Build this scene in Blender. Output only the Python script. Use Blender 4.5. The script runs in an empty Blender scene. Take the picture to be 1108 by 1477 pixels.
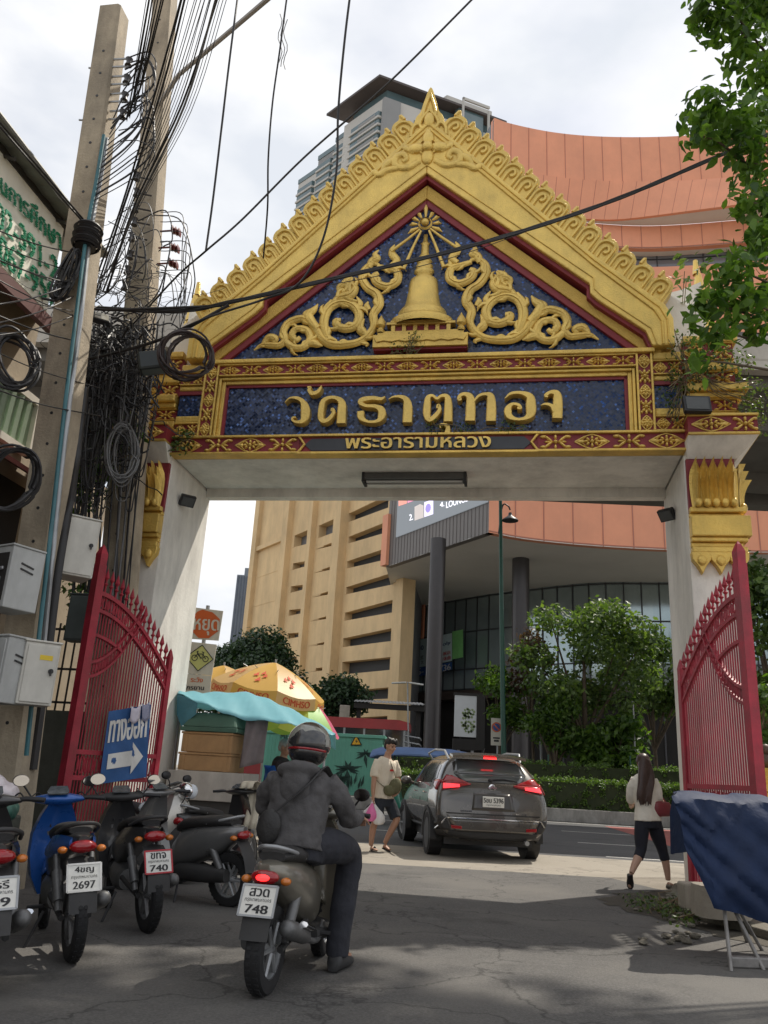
import bpy, bmesh, math, random
import numpy as np
from mathutils import Vector, Matrix
R_ = math.radians
rnd = random.Random(7)
sc = bpy.context.scene
COL = sc.collection

# ------------------------------------------------------------------ camera
F_PX, PITCH, ROLL, CAM_Z = 1175.0, R_(17.9), R_(3.2), 1.15
cam = bpy.data.cameras.new('camera'); cam_o = bpy.data.objects.new('camera', cam); COL.objects.link(cam_o)
Fv = Vector((0, math.cos(PITCH), math.sin(PITCH)))
_U0 = Vector((0, -math.sin(PITCH), math.cos(PITCH))); _R0 = Vector((1, 0, 0))
Rv = math.cos(ROLL)*_R0 + math.sin(ROLL)*_U0
Uv = -math.sin(ROLL)*_R0 + math.cos(ROLL)*_U0
mw = Matrix((Rv, Uv, -Fv)).transposed().to_4x4(); mw.translation = (0, 0, CAM_Z)
cam_o.matrix_world = mw
cam.sensor_fit = 'VERTICAL'; cam.sensor_height = 24; cam.lens = 24*F_PX/1477
cam.clip_start = 0.05; cam.clip_end = 3000
sc.camera = cam_o

# ------------------------------------------------------------------ light
SUN_EL, SUN_AZ = R_(56.7), R_(47.8)          # azimuth from +Y towards +X
w = bpy.data.worlds.new('World'); sc.world = w; w.use_nodes = True
nt = w.node_tree; nt.nodes.clear()
def _n(nt, t, **kw):
    n = nt.nodes.new(t)
    for k, v in kw.items(): setattr(n, k, v)
    return n
out = _n(nt, 'ShaderNodeOutputWorld'); bg = _n(nt, 'ShaderNodeBackground'); bg.inputs['Strength'].default_value = 0.1
sky = _n(nt, 'ShaderNodeTexSky', sky_type='NISHITA', sun_disc=False, sun_elevation=SUN_EL, sun_rotation=SUN_AZ, dust_density=2.0)
tc = _n(nt, 'ShaderNodeTexCoord'); mp = _n(nt, 'ShaderNodeMapping'); mp.inputs['Scale'].default_value = (1.0, 1.0, 2.2)
nz = _n(nt, 'ShaderNodeTexNoise'); nz.inputs['Scale'].default_value = 2.1; nz.inputs['Detail'].default_value = 7; nz.inputs['Roughness'].default_value = .52
cr = _n(nt, 'ShaderNodeValToRGB'); cr.color_ramp.elements[0].position = .30; cr.color_ramp.elements[0].color = (.35,.35,.35,1); cr.color_ramp.elements[1].position = .58; cr.color_ramp.elements[1].color = (1,1,1,1)
nz2 = _n(nt, 'ShaderNodeTexNoise'); nz2.inputs['Scale'].default_value = 3.3; nz2.inputs['Detail'].default_value = 5
cc = _n(nt, 'ShaderNodeValToRGB'); cc.color_ramp.elements[0].position = .32; cc.color_ramp.elements[0].color = (5.9,6.2,6.7,1); cc.color_ramp.elements[1].position = .62; cc.color_ramp.elements[1].color = (8.5,8.45,8.4,1)
mx = _n(nt, 'ShaderNodeMix', data_type='RGBA')
L = nt.links
L.new(tc.outputs['Generated'], mp.inputs['Vector']); L.new(mp.outputs[0], nz.inputs['Vector']); L.new(mp.outputs[0], nz2.inputs['Vector'])
L.new(nz.outputs['Fac'], cr.inputs[0]); L.new(nz2.outputs['Fac'], cc.inputs[0])
L.new(cr.outputs[0], mx.inputs[0]); L.new(sky.outputs[0], mx.inputs[6]); L.new(cc.outputs[0], mx.inputs[7])
L.new(mx.outputs[2], bg.inputs['Color']); L.new(bg.outputs[0], out.inputs['Surface'])
sun = bpy.data.lights.new('sun', 'SUN'); sun.energy = 3.2; sun.angle = R_(0.6); sun.color = (1.0, .93, .82)
sun_o = bpy.data.objects.new('sun', sun); COL.objects.link(sun_o)
sun_o.rotation_euler = (math.pi/2-SUN_EL, 0, math.pi-SUN_AZ); sun_o.location = (20, 20, 60)
sc.view_settings.view_transform = 'Standard'; sc.view_settings.look = 'None'; sc.view_settings.gamma = 1; sc.view_settings.exposure = 0.45
sc.view_settings.use_curve_mapping = False

# ------------------------------------------------------------------ measuring helpers: the photograph's pixels to points of the place
CAM = Vector((0, 0, CAM_Z))
def ray(x, y): return Fv + Rv*((x-554)/F_PX) + Uv*((738.5-y)/F_PX)
def gz(x, y, z=0.0):
    d = ray(x, y); return CAM + d*((z-CAM_Z)/d.z)
def gy(x, y, Y):
    d = ray(x, y); return CAM + d*(Y/d.y)
G0 = Vector((0.394, 10.407, 0)); GA = R_(-9.774)
EU = Vector((math.cos(GA), math.sin(GA), 0)); EV = Vector((-math.sin(GA), math.cos(GA), 0))
def gl(x, y, v=0.0):                        # pixel -> (u, z) on the gate's plane at depth v
    d = ray(x, y); t = ((G0-CAM).dot(EV)+v)/d.dot(EV); P = CAM+d*t
    return ((P-G0).dot(EU), P.z)
def gside(x, y, u):                         # pixel -> (v, z) on a plane of constant u
    d = ray(x, y); t = ((G0-CAM).dot(EU)+u)/d.dot(EU); P = CAM+d*t
    return ((P-G0).dot(EV), P.z)
def gw(u, v, z=0.0): return G0 + EU*u + EV*v + Vector((0, 0, z))
def onplane(x, y, P, dirv):                 # pixel -> point on the upright plane through P along dirv
    n = Vector((-dirv.y, dirv.x, 0)); d = ray(x, y); return CAM + d*((P-CAM).dot(n)/d.dot(n))

# ------------------------------------------------------------------ materials
MATS = {}
def mat(name, col, rough=.6, metal=0.0, var=.18, scale=2.0, bump=0.0, bscale=30.0, spec=.5, coat=0.0, emit=None, alpha=None, trans=0.0, dirt=0.0, dscale=.7):
    m = bpy.data.materials.new(name); m.use_nodes = True; nt = m.node_tree; L = nt.links
    b = nt.nodes['Principled BSDF']
    b.inputs['Roughness'].default_value = rough; b.inputs['Metallic'].default_value = metal; b.inputs['Specular IOR Level'].default_value = spec
    b.inputs['Coat Weight'].default_value = coat
    if trans: b.inputs['Transmission Weight'].default_value = trans
    tc = _n(nt, 'ShaderNodeTexCoord')
    if var > 0:
        n1 = _n(nt, 'ShaderNodeTexNoise'); n1.inputs['Scale'].default_value = scale; n1.inputs['Detail'].default_value = 6; n1.inputs['Roughness'].default_value = .62
        L.new(tc.outputs['Object'], n1.inputs['Vector'])
        r = _n(nt, 'ShaderNodeValToRGB'); r.color_ramp.elements[0].position = .3; r.color_ramp.elements[1].position = .7
        r.color_ramp.elements[0].color = (*[c*(1-var) for c in col], 1); r.color_ramp.elements[1].color = (*[min(1, c*(1+var)) for c in col], 1)
        L.new(n1.outputs['Fac'], r.inputs[0]); cout = r.outputs[0]
        if dirt > 0:
            n3 = _n(nt, 'ShaderNodeTexNoise'); n3.inputs['Scale'].default_value = dscale; n3.inputs['Detail'].default_value = 9; n3.inputs['Roughness'].default_value = .7
            mpn = _n(nt, 'ShaderNodeMapping'); mpn.inputs['Scale'].default_value = (1.6, 1.6, .5)
            L.new(tc.outputs['Object'], mpn.inputs[0]); L.new(mpn.outputs[0], n3.inputs['Vector'])
            r3 = _n(nt, 'ShaderNodeValToRGB'); r3.color_ramp.elements[0].position = .42; r3.color_ramp.elements[1].position = .68
            r3.color_ramp.elements[0].color = (0,0,0,1); r3.color_ramp.elements[1].color = (dirt,)*3+(1,)
            L.new(n3.outputs['Fac'], r3.inputs[0])
            mxd = _n(nt, 'ShaderNodeMix', data_type='RGBA'); mxd.inputs[7].default_value = (.06,.05,.04,1)
            L.new(r3.outputs[0], mxd.inputs[0]); L.new(cout, mxd.inputs[6]); cout = mxd.outputs[2]
        L.new(cout, b.inputs['Base Color'])
        rr = _n(nt, 'ShaderNodeMapRange'); rr.inputs['To Min'].default_value = max(.02, rough-.1); rr.inputs['To Max'].default_value = min(1, rough+.12)
        L.new(n1.outputs['Fac'], rr.inputs[0]); L.new(rr.outputs[0], b.inputs['Roughness'])
    else: b.inputs['Base Color'].default_value = (*col, 1)
    if bump > 0:
        n2 = _n(nt, 'ShaderNodeTexNoise'); n2.inputs['Scale'].default_value = bscale; n2.inputs['Detail'].default_value = 4
        L.new(tc.outputs['Object'], n2.inputs['Vector'])
        bp = _n(nt, 'ShaderNodeBump'); bp.inputs['Strength'].default_value = bump; bp.inputs['Distance'].default_value = .02
        L.new(n2.outputs['Fac'], bp.inputs['Height']); L.new(bp.outputs[0], b.inputs['Normal'])
    if emit:
        b.inputs['Emission Color'].default_value = (*emit[:3], 1); b.inputs['Emission Strength'].default_value = emit[3]
    MATS[name] = m
    return m

def leaf_mat(name, dark, light, transl=.35, tint=(1.6, 1.7, .6)):
    m = bpy.data.materials.new(name); m.use_nodes = True; nt = m.node_tree; L = nt.links; nt.nodes.clear()
    o = _n(nt, 'ShaderNodeOutputMaterial'); g = _n(nt, 'ShaderNodeNewGeometry'); r = _n(nt, 'ShaderNodeValToRGB')
    r.color_ramp.elements[0].color = (*dark, 1); r.color_ramp.elements[1].color = (*light, 1)
    L.new(g.outputs['Random Per Island'], r.inputs[0])
    b = _n(nt, 'ShaderNodeBsdfPrincipled'); b.inputs['Roughness'].default_value = .45
    t = _n(nt, 'ShaderNodeBsdfTranslucent'); mx = _n(nt, 'ShaderNodeMixShader'); mx.inputs[0].default_value = transl
    mul = _n(nt, 'ShaderNodeMix', data_type='RGBA', blend_type='MULTIPLY'); mul.inputs[0].default_value = 1; mul.inputs[7].default_value = (*tint, 1)
    L.new(r.outputs[0], b.inputs['Base Color']); L.new(r.outputs[0], mul.inputs[6]); L.new(mul.outputs[2], t.inputs['Color'])
    L.new(b.outputs[0], mx.inputs[1]); L.new(t.outputs[0], mx.inputs[2]); L.new(mx.outputs[0], o.inputs['Surface'])
    return m

def mosaic_mat(name, axes=(0, 2), tile=.033):
    """small diamond-laid blue glass tiles, each with its own tone and tilt"""
    m = bpy.data.materials.new(name); m.use_nodes = True; nt = m.node_tree; L = nt.links
    b = nt.nodes['Principled BSDF']; tc = _n(nt, 'ShaderNodeTexCoord')
    mp = _n(nt, 'ShaderNodeMapping'); mp.inputs['Rotation'].default_value = (0, R_(45), 0); mp.inputs['Scale'].default_value = (1/tile,)*3
    L.new(tc.outputs['Object'], mp.inputs[0])
    fl = _n(nt, 'ShaderNodeVectorMath', operation='FLOOR'); fr = _n(nt, 'ShaderNodeVectorMath', operation='FRACTION')
    sx0 = _n(nt, 'ShaderNodeSeparateXYZ'); cx0 = _n(nt, 'ShaderNodeCombineXYZ')
    L.new(mp.outputs[0], sx0.inputs[0]); L.new(sx0.outputs[0], cx0.inputs[0]); L.new(sx0.outputs[2], cx0.inputs[2])
    L.new(cx0.outputs[0], fl.inputs[0]); L.new(cx0.outputs[0], fr.inputs[0])
    wn = _n(nt, 'ShaderNodeTexWhiteNoise', noise_dimensions='3D'); L.new(fl.outputs[0], wn.inputs['Vector'])
    r = _n(nt, 'ShaderNodeValToRGB'); e = r.color_ramp.elements
    e[0].position = 0; e[0].color = (.007, .019, .065, 1); e[1].position = 1; e[1].color = (.09, .2, .55, 1)
    for p, c in ((.6, (.010, .029, .098)), (.9, (.015, .044, .16)), (.965, (.04, .12, .42))):
        q = e.new(p); q.color = (*c, 1)
    L.new(wn.outputs['Value'], r.inputs[0])
    sx = _n(nt, 'ShaderNodeSeparateXYZ'); L.new(fr.outputs[0], sx.inputs[0])
    def edge(o):
        a = _n(nt, 'ShaderNodeMath', operation='SUBTRACT'); a.inputs[1].default_value = .5; L.new(o, a.inputs[0])
        c = _n(nt, 'ShaderNodeMath', operation='ABSOLUTE'); L.new(a.outputs[0], c.inputs[0]); return c.outputs[0]
    mxm = _n(nt, 'ShaderNodeMath', operation='MAXIMUM'); L.new(edge(sx.outputs[0]), mxm.inputs[0]); L.new(edge(sx.outputs[2]), mxm.inputs[1])
    gt = _n(nt, 'ShaderNodeMath', operation='GREATER_THAN'); gt.inputs[1].default_value = .44; L.new(mxm.outputs[0], gt.inputs[0])
    big = _n(nt, 'ShaderNodeTexNoise'); big.inputs['Scale'].default_value = 1.3; big.inputs['Detail'].default_value = 5; L.new(tc.outputs['Object'], big.inputs['Vector'])
    dustf = _n(nt, 'ShaderNodeMapRange'); dustf.inputs['From Min'].default_value = .45; dustf.inputs['From Max'].default_value = .75; dustf.inputs['To Max'].default_value = .22; L.new(big.outputs['Fac'], dustf.inputs[0])
    dm = _n(nt, 'ShaderNodeMix', data_type='RGBA'); dm.inputs[7].default_value = (.05, .06, .075, 1); L.new(dustf.outputs[0], dm.inputs[0]); L.new(r.outputs[0], dm.inputs[6])
    mx = _n(nt, 'ShaderNodeMix', data_type='RGBA'); mx.inputs[7].default_value = (.035, .042, .055, 1)
    L.new(gt.outputs[0], mx.inputs[0]); L.new(dm.outputs[2], mx.inputs[6]); L.new(mx.outputs[2], b.inputs['Base Color'])
    b.inputs['Roughness'].default_value = .2
    ge = _n(nt, 'ShaderNodeNewGeometry'); sub = _n(nt, 'ShaderNodeVectorMath', operation='SUBTRACT'); sub.inputs[1].default_value = (.5, .5, .5)
    L.new(wn.outputs['Color'], sub.inputs[0])
    sca = _n(nt, 'ShaderNodeVectorMath', operation='SCALE'); sca.inputs['Scale'].default_value = .42; L.new(sub.outputs[0], sca.inputs[0])
    ad = _n(nt, 'ShaderNodeVectorMath', operation='ADD'); L.new(ge.outputs['Normal'], ad.inputs[0]); L.new(sca.outputs[0], ad.inputs[1])
    no = _n(nt, 'ShaderNodeVectorMath', operation='NORMALIZE'); L.new(ad.outputs[0], no.inputs[0]); L.new(no.outputs[0], b.inputs['Normal'])
    return m

# ------------------------------------------------------------------ mesh helpers
class MB:
    def __init__(s): s.v = []; s.f = []
    def add(s, vs, fs):
        o = len(s.v); s.v += [tuple(p) for p in vs]; s.f += [tuple(i+o for i in f) for f in fs]; return s
    def box(s, c, d, rz=0.0, M=None):
        hx, hy, hz = d[0]/2, d[1]/2, d[2]/2; ca, sa = math.cos(rz), math.sin(rz); P = []
        for z in (-hz, hz):
            for x, y in ((-hx, -hy), (hx, -hy), (hx, hy), (-hx, hy)):
                p = Vector((x*ca-y*sa, x*sa+y*ca, z))
                if M is not None: p = M @ p
                P.append((p.x+c[0], p.y+c[1], p.z+c[2]))
        return s.add(P, [(3,2,1,0),(4,5,6,7),(0,1,5,4),(1,2,6,5),(2,3,7,6),(3,0,4,7)])
    def bx(s, x0, x1, y0, y1, z0, z1): return s.box(((x0+x1)/2, (y0+y1)/2, (z0+z1)/2), (abs(x1-x0), abs(y1-y0), abs(z1-z0)))
    def hexa(s, P): return s.add(P, [(3,2,1,0),(4,5,6,7),(0,1,5,4),(1,2,6,5),(2,3,7,6),(3,0,4,7)])
    def prism(s, poly, fn, d0, d1):          # polygon (a,b) -> fn(a,b,d)
        n = len(poly); P = [fn(a, b, d0) for a, b in poly]+[fn(a, b, d1) for a, b in poly]
        return s.add(P, [tuple(range(n)), tuple(range(2*n-1, n-1, -1))]+[(i, i+n, (i+1) % n+n, (i+1) % n) for i in range(n)])
    def tube(s, pts, r, n=8, cap=True, ell=None, up=None):   # r number or list; ell = (a, b) squash
        pts = [Vector(p) for p in pts]; k = len(pts); rs = r if isinstance(r, (list, tuple)) else [r]*k
        T = []
        for i in range(k):
            t = pts[min(i+1, k-1)]-pts[max(i-1, 0)]; T.append(t.normalized() if t.length > 1e-9 else Vector((0, 0, 1)))
        a = Vector(up) if up is not None else (Vector((0, 0, 1)) if abs(T[0].z) < .9 else Vector((1, 0, 0)))
        nrm = (a-T[0]*a.dot(T[0])).normalized(); V = []
        for i in range(k):
            if up is not None: nrm = (Vector(up)-T[i]*Vector(up).dot(T[i]))
            else: nrm = nrm-T[i]*nrm.dot(T[i])
            nrm = nrm.normalized() if nrm.length > 1e-6 else T[i].orthogonal().normalized()
            bi = T[i].cross(nrm)
            ri = rs[i]; ra, rb = (ri if isinstance(ri, (list, tuple)) else (ri, ri))
            if ell: ra, rb = ra*ell[0], rb*ell[1]
            for j in range(n):
                an = 2*math.pi*j/n; V.append(pts[i]+nrm*(math.cos(an)*ra)+bi*(math.sin(an)*rb))
        Fc = [(i*n+j, i*n+(j+1) % n, (i+1)*n+(j+1) % n, (i+1)*n+j) for i in range(k-1) for j in range(n)]
        if cap: Fc += [tuple(range(n-1, -1, -1)), tuple((k-1)*n+j for j in range(n))]
        return s.add(V, Fc)
    def cyl(s, p0, p1, r0, r1=None, n=12, cap=True): return s.tube([p0, p1], [r0, r0 if r1 is None else r1], n, cap)
    def lathe(s, prof, n=20, c=(0, 0, 0), a0=0, a1=2*math.pi, M=None, sq=(1, 1)):
        full = abs(a1-a0-2*math.pi) < 1e-6; m = n if full else n+1; V = []
        for r, z in prof:
            for j in range(m):
                a = a0+(a1-a0)*j/n; p = Vector((r*math.cos(a)*sq[0], r*math.sin(a)*sq[1], z))
                if M is not None: p = M @ p
                V.append((p.x+c[0], p.y+c[1], p.z+c[2]))
        Fc = []
        for i in range(len(prof)-1):
            for j in range(n):
                j2 = (j+1) % m if full else j+1
                Fc.append((i*m+j, i*m+j2, (i+1)*m+j2, (i+1)*m+j))
        return s.add(V, Fc)
    def sph(s, c, r, n=12, m=8, M=None):
        rx, ry, rz = r if isinstance(r, (list, tuple)) else (r, r, r); V = []
        for i in range(m+1):
            th = math.pi*i/m
            for j in range(n):
                a = 2*math.pi*j/n; p = Vector((rx*math.sin(th)*math.cos(a), ry*math.sin(th)*math.sin(a), rz*math.cos(th)))
                if M is not None: p = M @ p
                V.append((p.x+c[0], p.y+c[1], p.z+c[2]))
        return s.add(V, [(i*n+j, (i+1)*n+j, (i+1)*n+(j+1) % n, i*n+(j+1) % n) for i in range(m) for j in range(n)])
    def loft(s, rings, cap=True, closed=True):
        n = len(rings[0]); V = [p for r in rings for p in r]; k = len(rings)
        Fc = [(i*n+j, i*n+(j+1) % n, (i+1)*n+(j+1) % n, (i+1)*n+j) for i in range(k-1) for j in range(n if closed else n-1)]
        if cap and closed: Fc += [tuple(range(n-1, -1, -1)), tuple((k-1)*n+j for j in range(n))]
        return s.add(V, Fc)
    def grid(s, rows): return s.loft(rows, cap=False, closed=False)
    def build(s, name, m=None, parent=None, smooth=None, bevel=0.0, subd=0, solid=0.0, loc=None, weld=False):
        me = bpy.data.meshes.new(name); me.from_pydata(s.v, [], s.f); me.update()
        bm = bmesh.new(); bm.from_mesh(me)
        if weld: bmesh.ops.remove_doubles(bm, verts=bm.verts, dist=1e-4)
        bmesh.ops.recalc_face_normals(bm, faces=bm.faces); bm.to_mesh(me); bm.free()
        o = bpy.data.objects.new(name, me); COL.objects.link(o)
        if m is not None: me.materials.append(m)
        if parent is not None: o.parent = parent
        if loc is not None: o.location = loc
        if smooth is not None:
            me.shade_smooth()
            if smooth < 180: me.set_sharp_from_angle(angle=R_(smooth))
        if solid:
            md = o.modifiers.new('thick', 'SOLIDIFY'); md.thickness = solid; md.offset = 0
        if bevel:
            md = o.modifiers.new('bevel', 'BEVEL'); md.width = bevel; md.segments = 2; md.limit_method = 'ANGLE'; md.angle_limit = R_(40)
        if subd:
            md = o.modifiers.new('sub', 'SUBSURF'); md.levels = subd; md.render_levels = subd
        return o

def thing(name, label, cat, loc=(0, 0, 0), rz=0.0, group=None):
    o = bpy.data.objects.new(name, None); COL.objects.link(o); o.location = loc; o.rotation_euler = (0, 0, rz); o.empty_display_size = .2
    return tag(o, label, cat, group)
def tag(o, label, cat, group=None, kind=None):
    o['label'] = label; o['category'] = cat
    if group: o['group'] = group
    if kind: o['kind'] = kind
    return o
def struct(o, kind='structure'): o['kind'] = kind; return o
def stuff(o, label, cat): return tag(o, label, cat, kind='stuff')

def crom(pts, k=6, closed=False):           # Catmull-Rom through points of any dimension
    P = [np.array(p, float) for p in pts]; n = len(P); o = []
    for i in range(n if closed else n-1):
        p0 = P[(i-1) % n] if closed or i > 0 else 2*P[0]-P[1]; p1 = P[i]; p2 = P[(i+1) % n]
        p3 = P[(i+2) % n] if closed or i+2 < n else 2*P[-1]-P[-2]
        for j in range(k):
            t = j/k; o.append(.5*((2*p1)+(-p0+p2)*t+(2*p0-5*p1+4*p2-p3)*t*t+(-p0+3*p1-3*p2+p3)*t**3))
    if not closed: o.append(P[-1])
    return [tuple(float(x) for x in q) for q in o]
def sring(c, hw, hh, e=2.6, n=20, axes=((0, 1, 0), (0, 0, 1)), hl=None):      # superellipse ring
    A, B = Vector(axes[0]), Vector(axes[1]); C = Vector(c); o = []
    for j in range(n):
        a = 2*math.pi*j/n; ca, sa = math.cos(a), math.sin(a)
        y = hl if (hl is not None and sa < 0) else hh
        o.append(C+A*(hw*math.copysign(abs(ca)**(2/e), ca))+B*(y*math.copysign(abs(sa)**(2/e), sa)))
    return o
_tcache = {}
def text_rows(s, step=.03):
    """a line of lettering as flat trapezoids: (quads, width); cap height about .7"""
    if (s, step) in _tcache: return _tcache[(s, step)]
    cu = bpy.data.curves.new('t', 'FONT'); cu.body = s; cu.size = 1; ob = bpy.data.objects.new('t', cu); COL.objects.link(ob)
    bpy.context.view_layer.update()
    dg = bpy.context.evaluated_depsgraph_get(); c2 = ob.evaluated_get(dg).to_curve(dg, apply_modifiers=False)
    loops = []
    for sp in c2.splines:
        if sp.type == 'BEZIER':
            bp = sp.bezier_points; L_ = []; k = len(bp)
            for i in range(k):
                a, b = bp[i], bp[(i+1) % k]; p0, p1, p2, p3 = a.co, a.handle_right, b.handle_left, b.co
                for j in range(5):
                    t = j/5; q = p0*(1-t)**3+p1*(3*t*(1-t)**2)+p2*(3*t*t*(1-t))+p3*t**3; L_.append((q.x, q.y))
        else: L_ = [(p.co.x, p.co.y) for p in sp.points]
        if len(L_) > 2: loops.append(L_)
    bpy.data.objects.remove(ob); bpy.data.curves.remove(cu)
    ys = [p[1] for l in loops for p in l]; xs = [p[0] for l in loops for p in l]
    y0, y1 = min(ys), max(ys); n = max(3, int((y1-y0)/step)); quads = []
    def spans(y):
        ev = []
        for l in loops:
            for i in range(len(l)):
                (xa, ya), (xb, yb) = l[i], l[(i+1) % len(l)]
                if (ya <= y) != (yb <= y): ev.append((xa+(y-ya)*(xb-xa)/(yb-ya), 1 if yb > ya else -1))
        ev.sort(); wn = 0; o = []
        for x, d in ev:
            if wn == 0: st = x
            wn += d
            if wn == 0: o.append((st, x))
        return o
    h = (y1-y0)/n
    for i in range(n):
        ya = y0+i*h; yb = ya+h; A = spans(ya+1e-4); B = spans(yb-1e-4); C_ = spans((ya+yb)/2)
        if len(A) == len(B) == len(C_):
            quads += [((a0, ya), (a1, ya), (b1, yb), (b0, yb)) for (a0, a1), (b0, b1) in zip(A, B)]
        else: quads += [((a, ya), (b, ya), (b, yb), (a, yb)) for a, b in C_]
    _tcache[(s, step)] = (quads, min(xs), max(xs), y0, y1)
    return _tcache[(s, step)]
def text(mb, s, x0, x1, y0, y1, fn, step=.03, bold=0.0):
    """fit the line s into the box x0..x1, y0..y1 and map it with fn(x, y)"""
    q, a0, a1, b0, b1 = text_rows(s, step); sx = (x1-x0)/(a1-a0); sy = (y1-y0)/(b1-b0)
    for k in q:
        (xa, ya), (xb, _), (xc, yc), (xd, _) = k
        P = [(xa-bold, ya), (xb+bold, ya), (xc+bold, yc), (xd-bold, yc)]
        mb.add([fn(x0+(x-a0)*sx, y0+(y-b0)*sy) for x, y in P], [(0, 1, 2, 3)])
    return mb
def evaluated(o):
    dg = bpy.context.evaluated_depsgraph_get(); dg.update(); return bpy.data.meshes.new_from_object(o.evaluated_get(dg))

# leaves: many small separate faces through a set of ellipsoid clumps
def leaves(name, clumps, n, size, m, parent=None, seed=1, shell=.55, shape='quad', droop=0.0, pts=None):
    g = np.random.default_rng(seed); vol = np.array([c[1][0]*c[1][1]*c[1][2] for c in clumps])**.75; pr = vol/vol.sum()
    k = g.choice(len(clumps), n, p=pr); d = g.normal(size=(n, 3)); d /= np.linalg.norm(d, axis=1)[:, None]
    rr = np.where(g.random(n) < shell, .82+.24*g.random(n), g.random(n)**.5)
    C_ = np.array([c[0] for c in clumps], float)[k]; Rd = np.array([c[1] for c in clumps], float)[k]
    P = C_+d*rr[:, None]*Rd+g.normal(size=(n, 3))*size*.5
    nrm = d*.6+g.normal(size=(n, 3))*.7; nrm[:, 2] += .5; nrm /= np.linalg.norm(nrm, axis=1)[:, None]
    t = np.cross(nrm, g.normal(size=(n, 3))); t[:, 2] -= droop; t -= nrm*(t*nrm).sum(1)[:, None]; t /= np.linalg.norm(t, axis=1)[:, None]; b = np.cross(nrm, t)
    s = (size*(.6+.8*g.random(n)))[:, None]
    if shape == 'quad':
        V = np.stack([P-t*s*.5, P+b*s*.28+nrm*s*.06, P+t*s*.5, P-b*s*.28+nrm*s*.06], 1).reshape(-1, 3); kf = 4
    else:
        V = np.stack([P-t*s*.5, P-t*s*.2+b*s*.24+nrm*s*.05, P+t*s*.15+b*s*.22+nrm*s*.05, P+t*s*.58-nrm*s*.06, P+t*s*.15-b*s*.22+nrm*s*.05, P-t*s*.2-b*s*.24+nrm*s*.05], 1).reshape(-1, 3); kf = 6
    me = bpy.data.meshes.new(name); me.from_pydata(V.tolist(), [], np.arange(n*kf).reshape(n, kf).tolist()); me.materials.append(m); me.update()
    o = bpy.data.objects.new(name, me); COL.objects.link(o)
    if parent is not None: o.parent = parent
    return o
def copy_tree(o, parent=None):
    c = o.copy(); COL.objects.link(c); c.parent = parent
    for ch in list(o.children): copy_tree(ch, c)
    return c
# ------------------------------------------------------------------ shared materials
GOLD = mat('gold_paint', (.74, .50, .12), .36, .45, .16, 3.0, .5, 34, dirt=.25, dscale=1.6)
GOLD2 = mat('gold_paint_bright', (.80, .56, .15), .33, .45, .14, 4.0, .45, 45, dirt=.2, dscale=2.2)
RED = mat('temple_red', (.22, .022, .03), .55, 0, .2, 4, .1, 40)
IRONRED = mat('gate_red_paint', (.40, .026, .048), .5, 0, .28, 5, .2, 60, dirt=.38, dscale=2.5)
MOSAIC = mosaic_mat('blue_mosaic')
WHITEW = mat('white_wall', (.78, .75, .685), .75, 0, .09, 1.5, .2, 20, dirt=.30, dscale=1.3)
BLACK = mat('black_plastic', (.018, .018, .02), .45, 0, .2, 6)
CABLE = mat('cable_black', (.022, .021, .022), .5, 0, .25, 8)
CABLEG = mat('cable_grey', (.13, .13, .13), .5, 0, .2, 8)
CONC = mat('concrete', (.36, .32, .26), .85, 0, .16, 3, .3, 30, dirt=.25)
POLEC = mat('pole_concrete', (.40, .335, .245), .85, 0, .2, 2.6, .35, 35, dirt=.5, dscale=1.3)
STEEL = mat('grey_steel', (.35, .36, .37), .45, .5, .15, 5)
CHROME = mat('chrome', (.75, .75, .76), .12, 1.0, 0)
RUBBER = mat('tyre_rubber', (.016, .016, .017), .8, 0, .25, 14)
GLASSD = mat('dark_glass', (.02, .025, .03), .06, 0, 0, spec=.8)
CABW = mat('cabinet_white', (.62, .60, .54), .5, 0, .1, 3, dirt=.25, dscale=1.5)
PLATE = mat('plate_white', (.72, .71, .66), .5, 0, .08, 12)
INK = mat('plate_ink', (.02, .02, .022), .6, 0, 0)
LENSR = mat('red_lens', (.30, .008, .012), .12, 0, .2, 20, coat=.6)
LAMPR = mat('lit_red_lamp', (.5, .01, .015), .2, 0, 0, emit=(1, .02, .02, 3.0))
LENSO = mat('amber_lens', (.55, .16, .02), .15, 0, 0, coat=.5)
SKIN = mat('skin', (.42, .23, .15), .5, 0, .08, 12)
HAIRB = mat('hair_black', (.014, .011, .010), .5, 0, .3, 30)
WHITEP = mat('white_paint', (.72, .71, .68), .6, 0, .12, 4, dirt=.25)
DKGREEN = mat('dark_green_paint', (.012, .075, .05), .4, 0, .15, 4)

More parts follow.
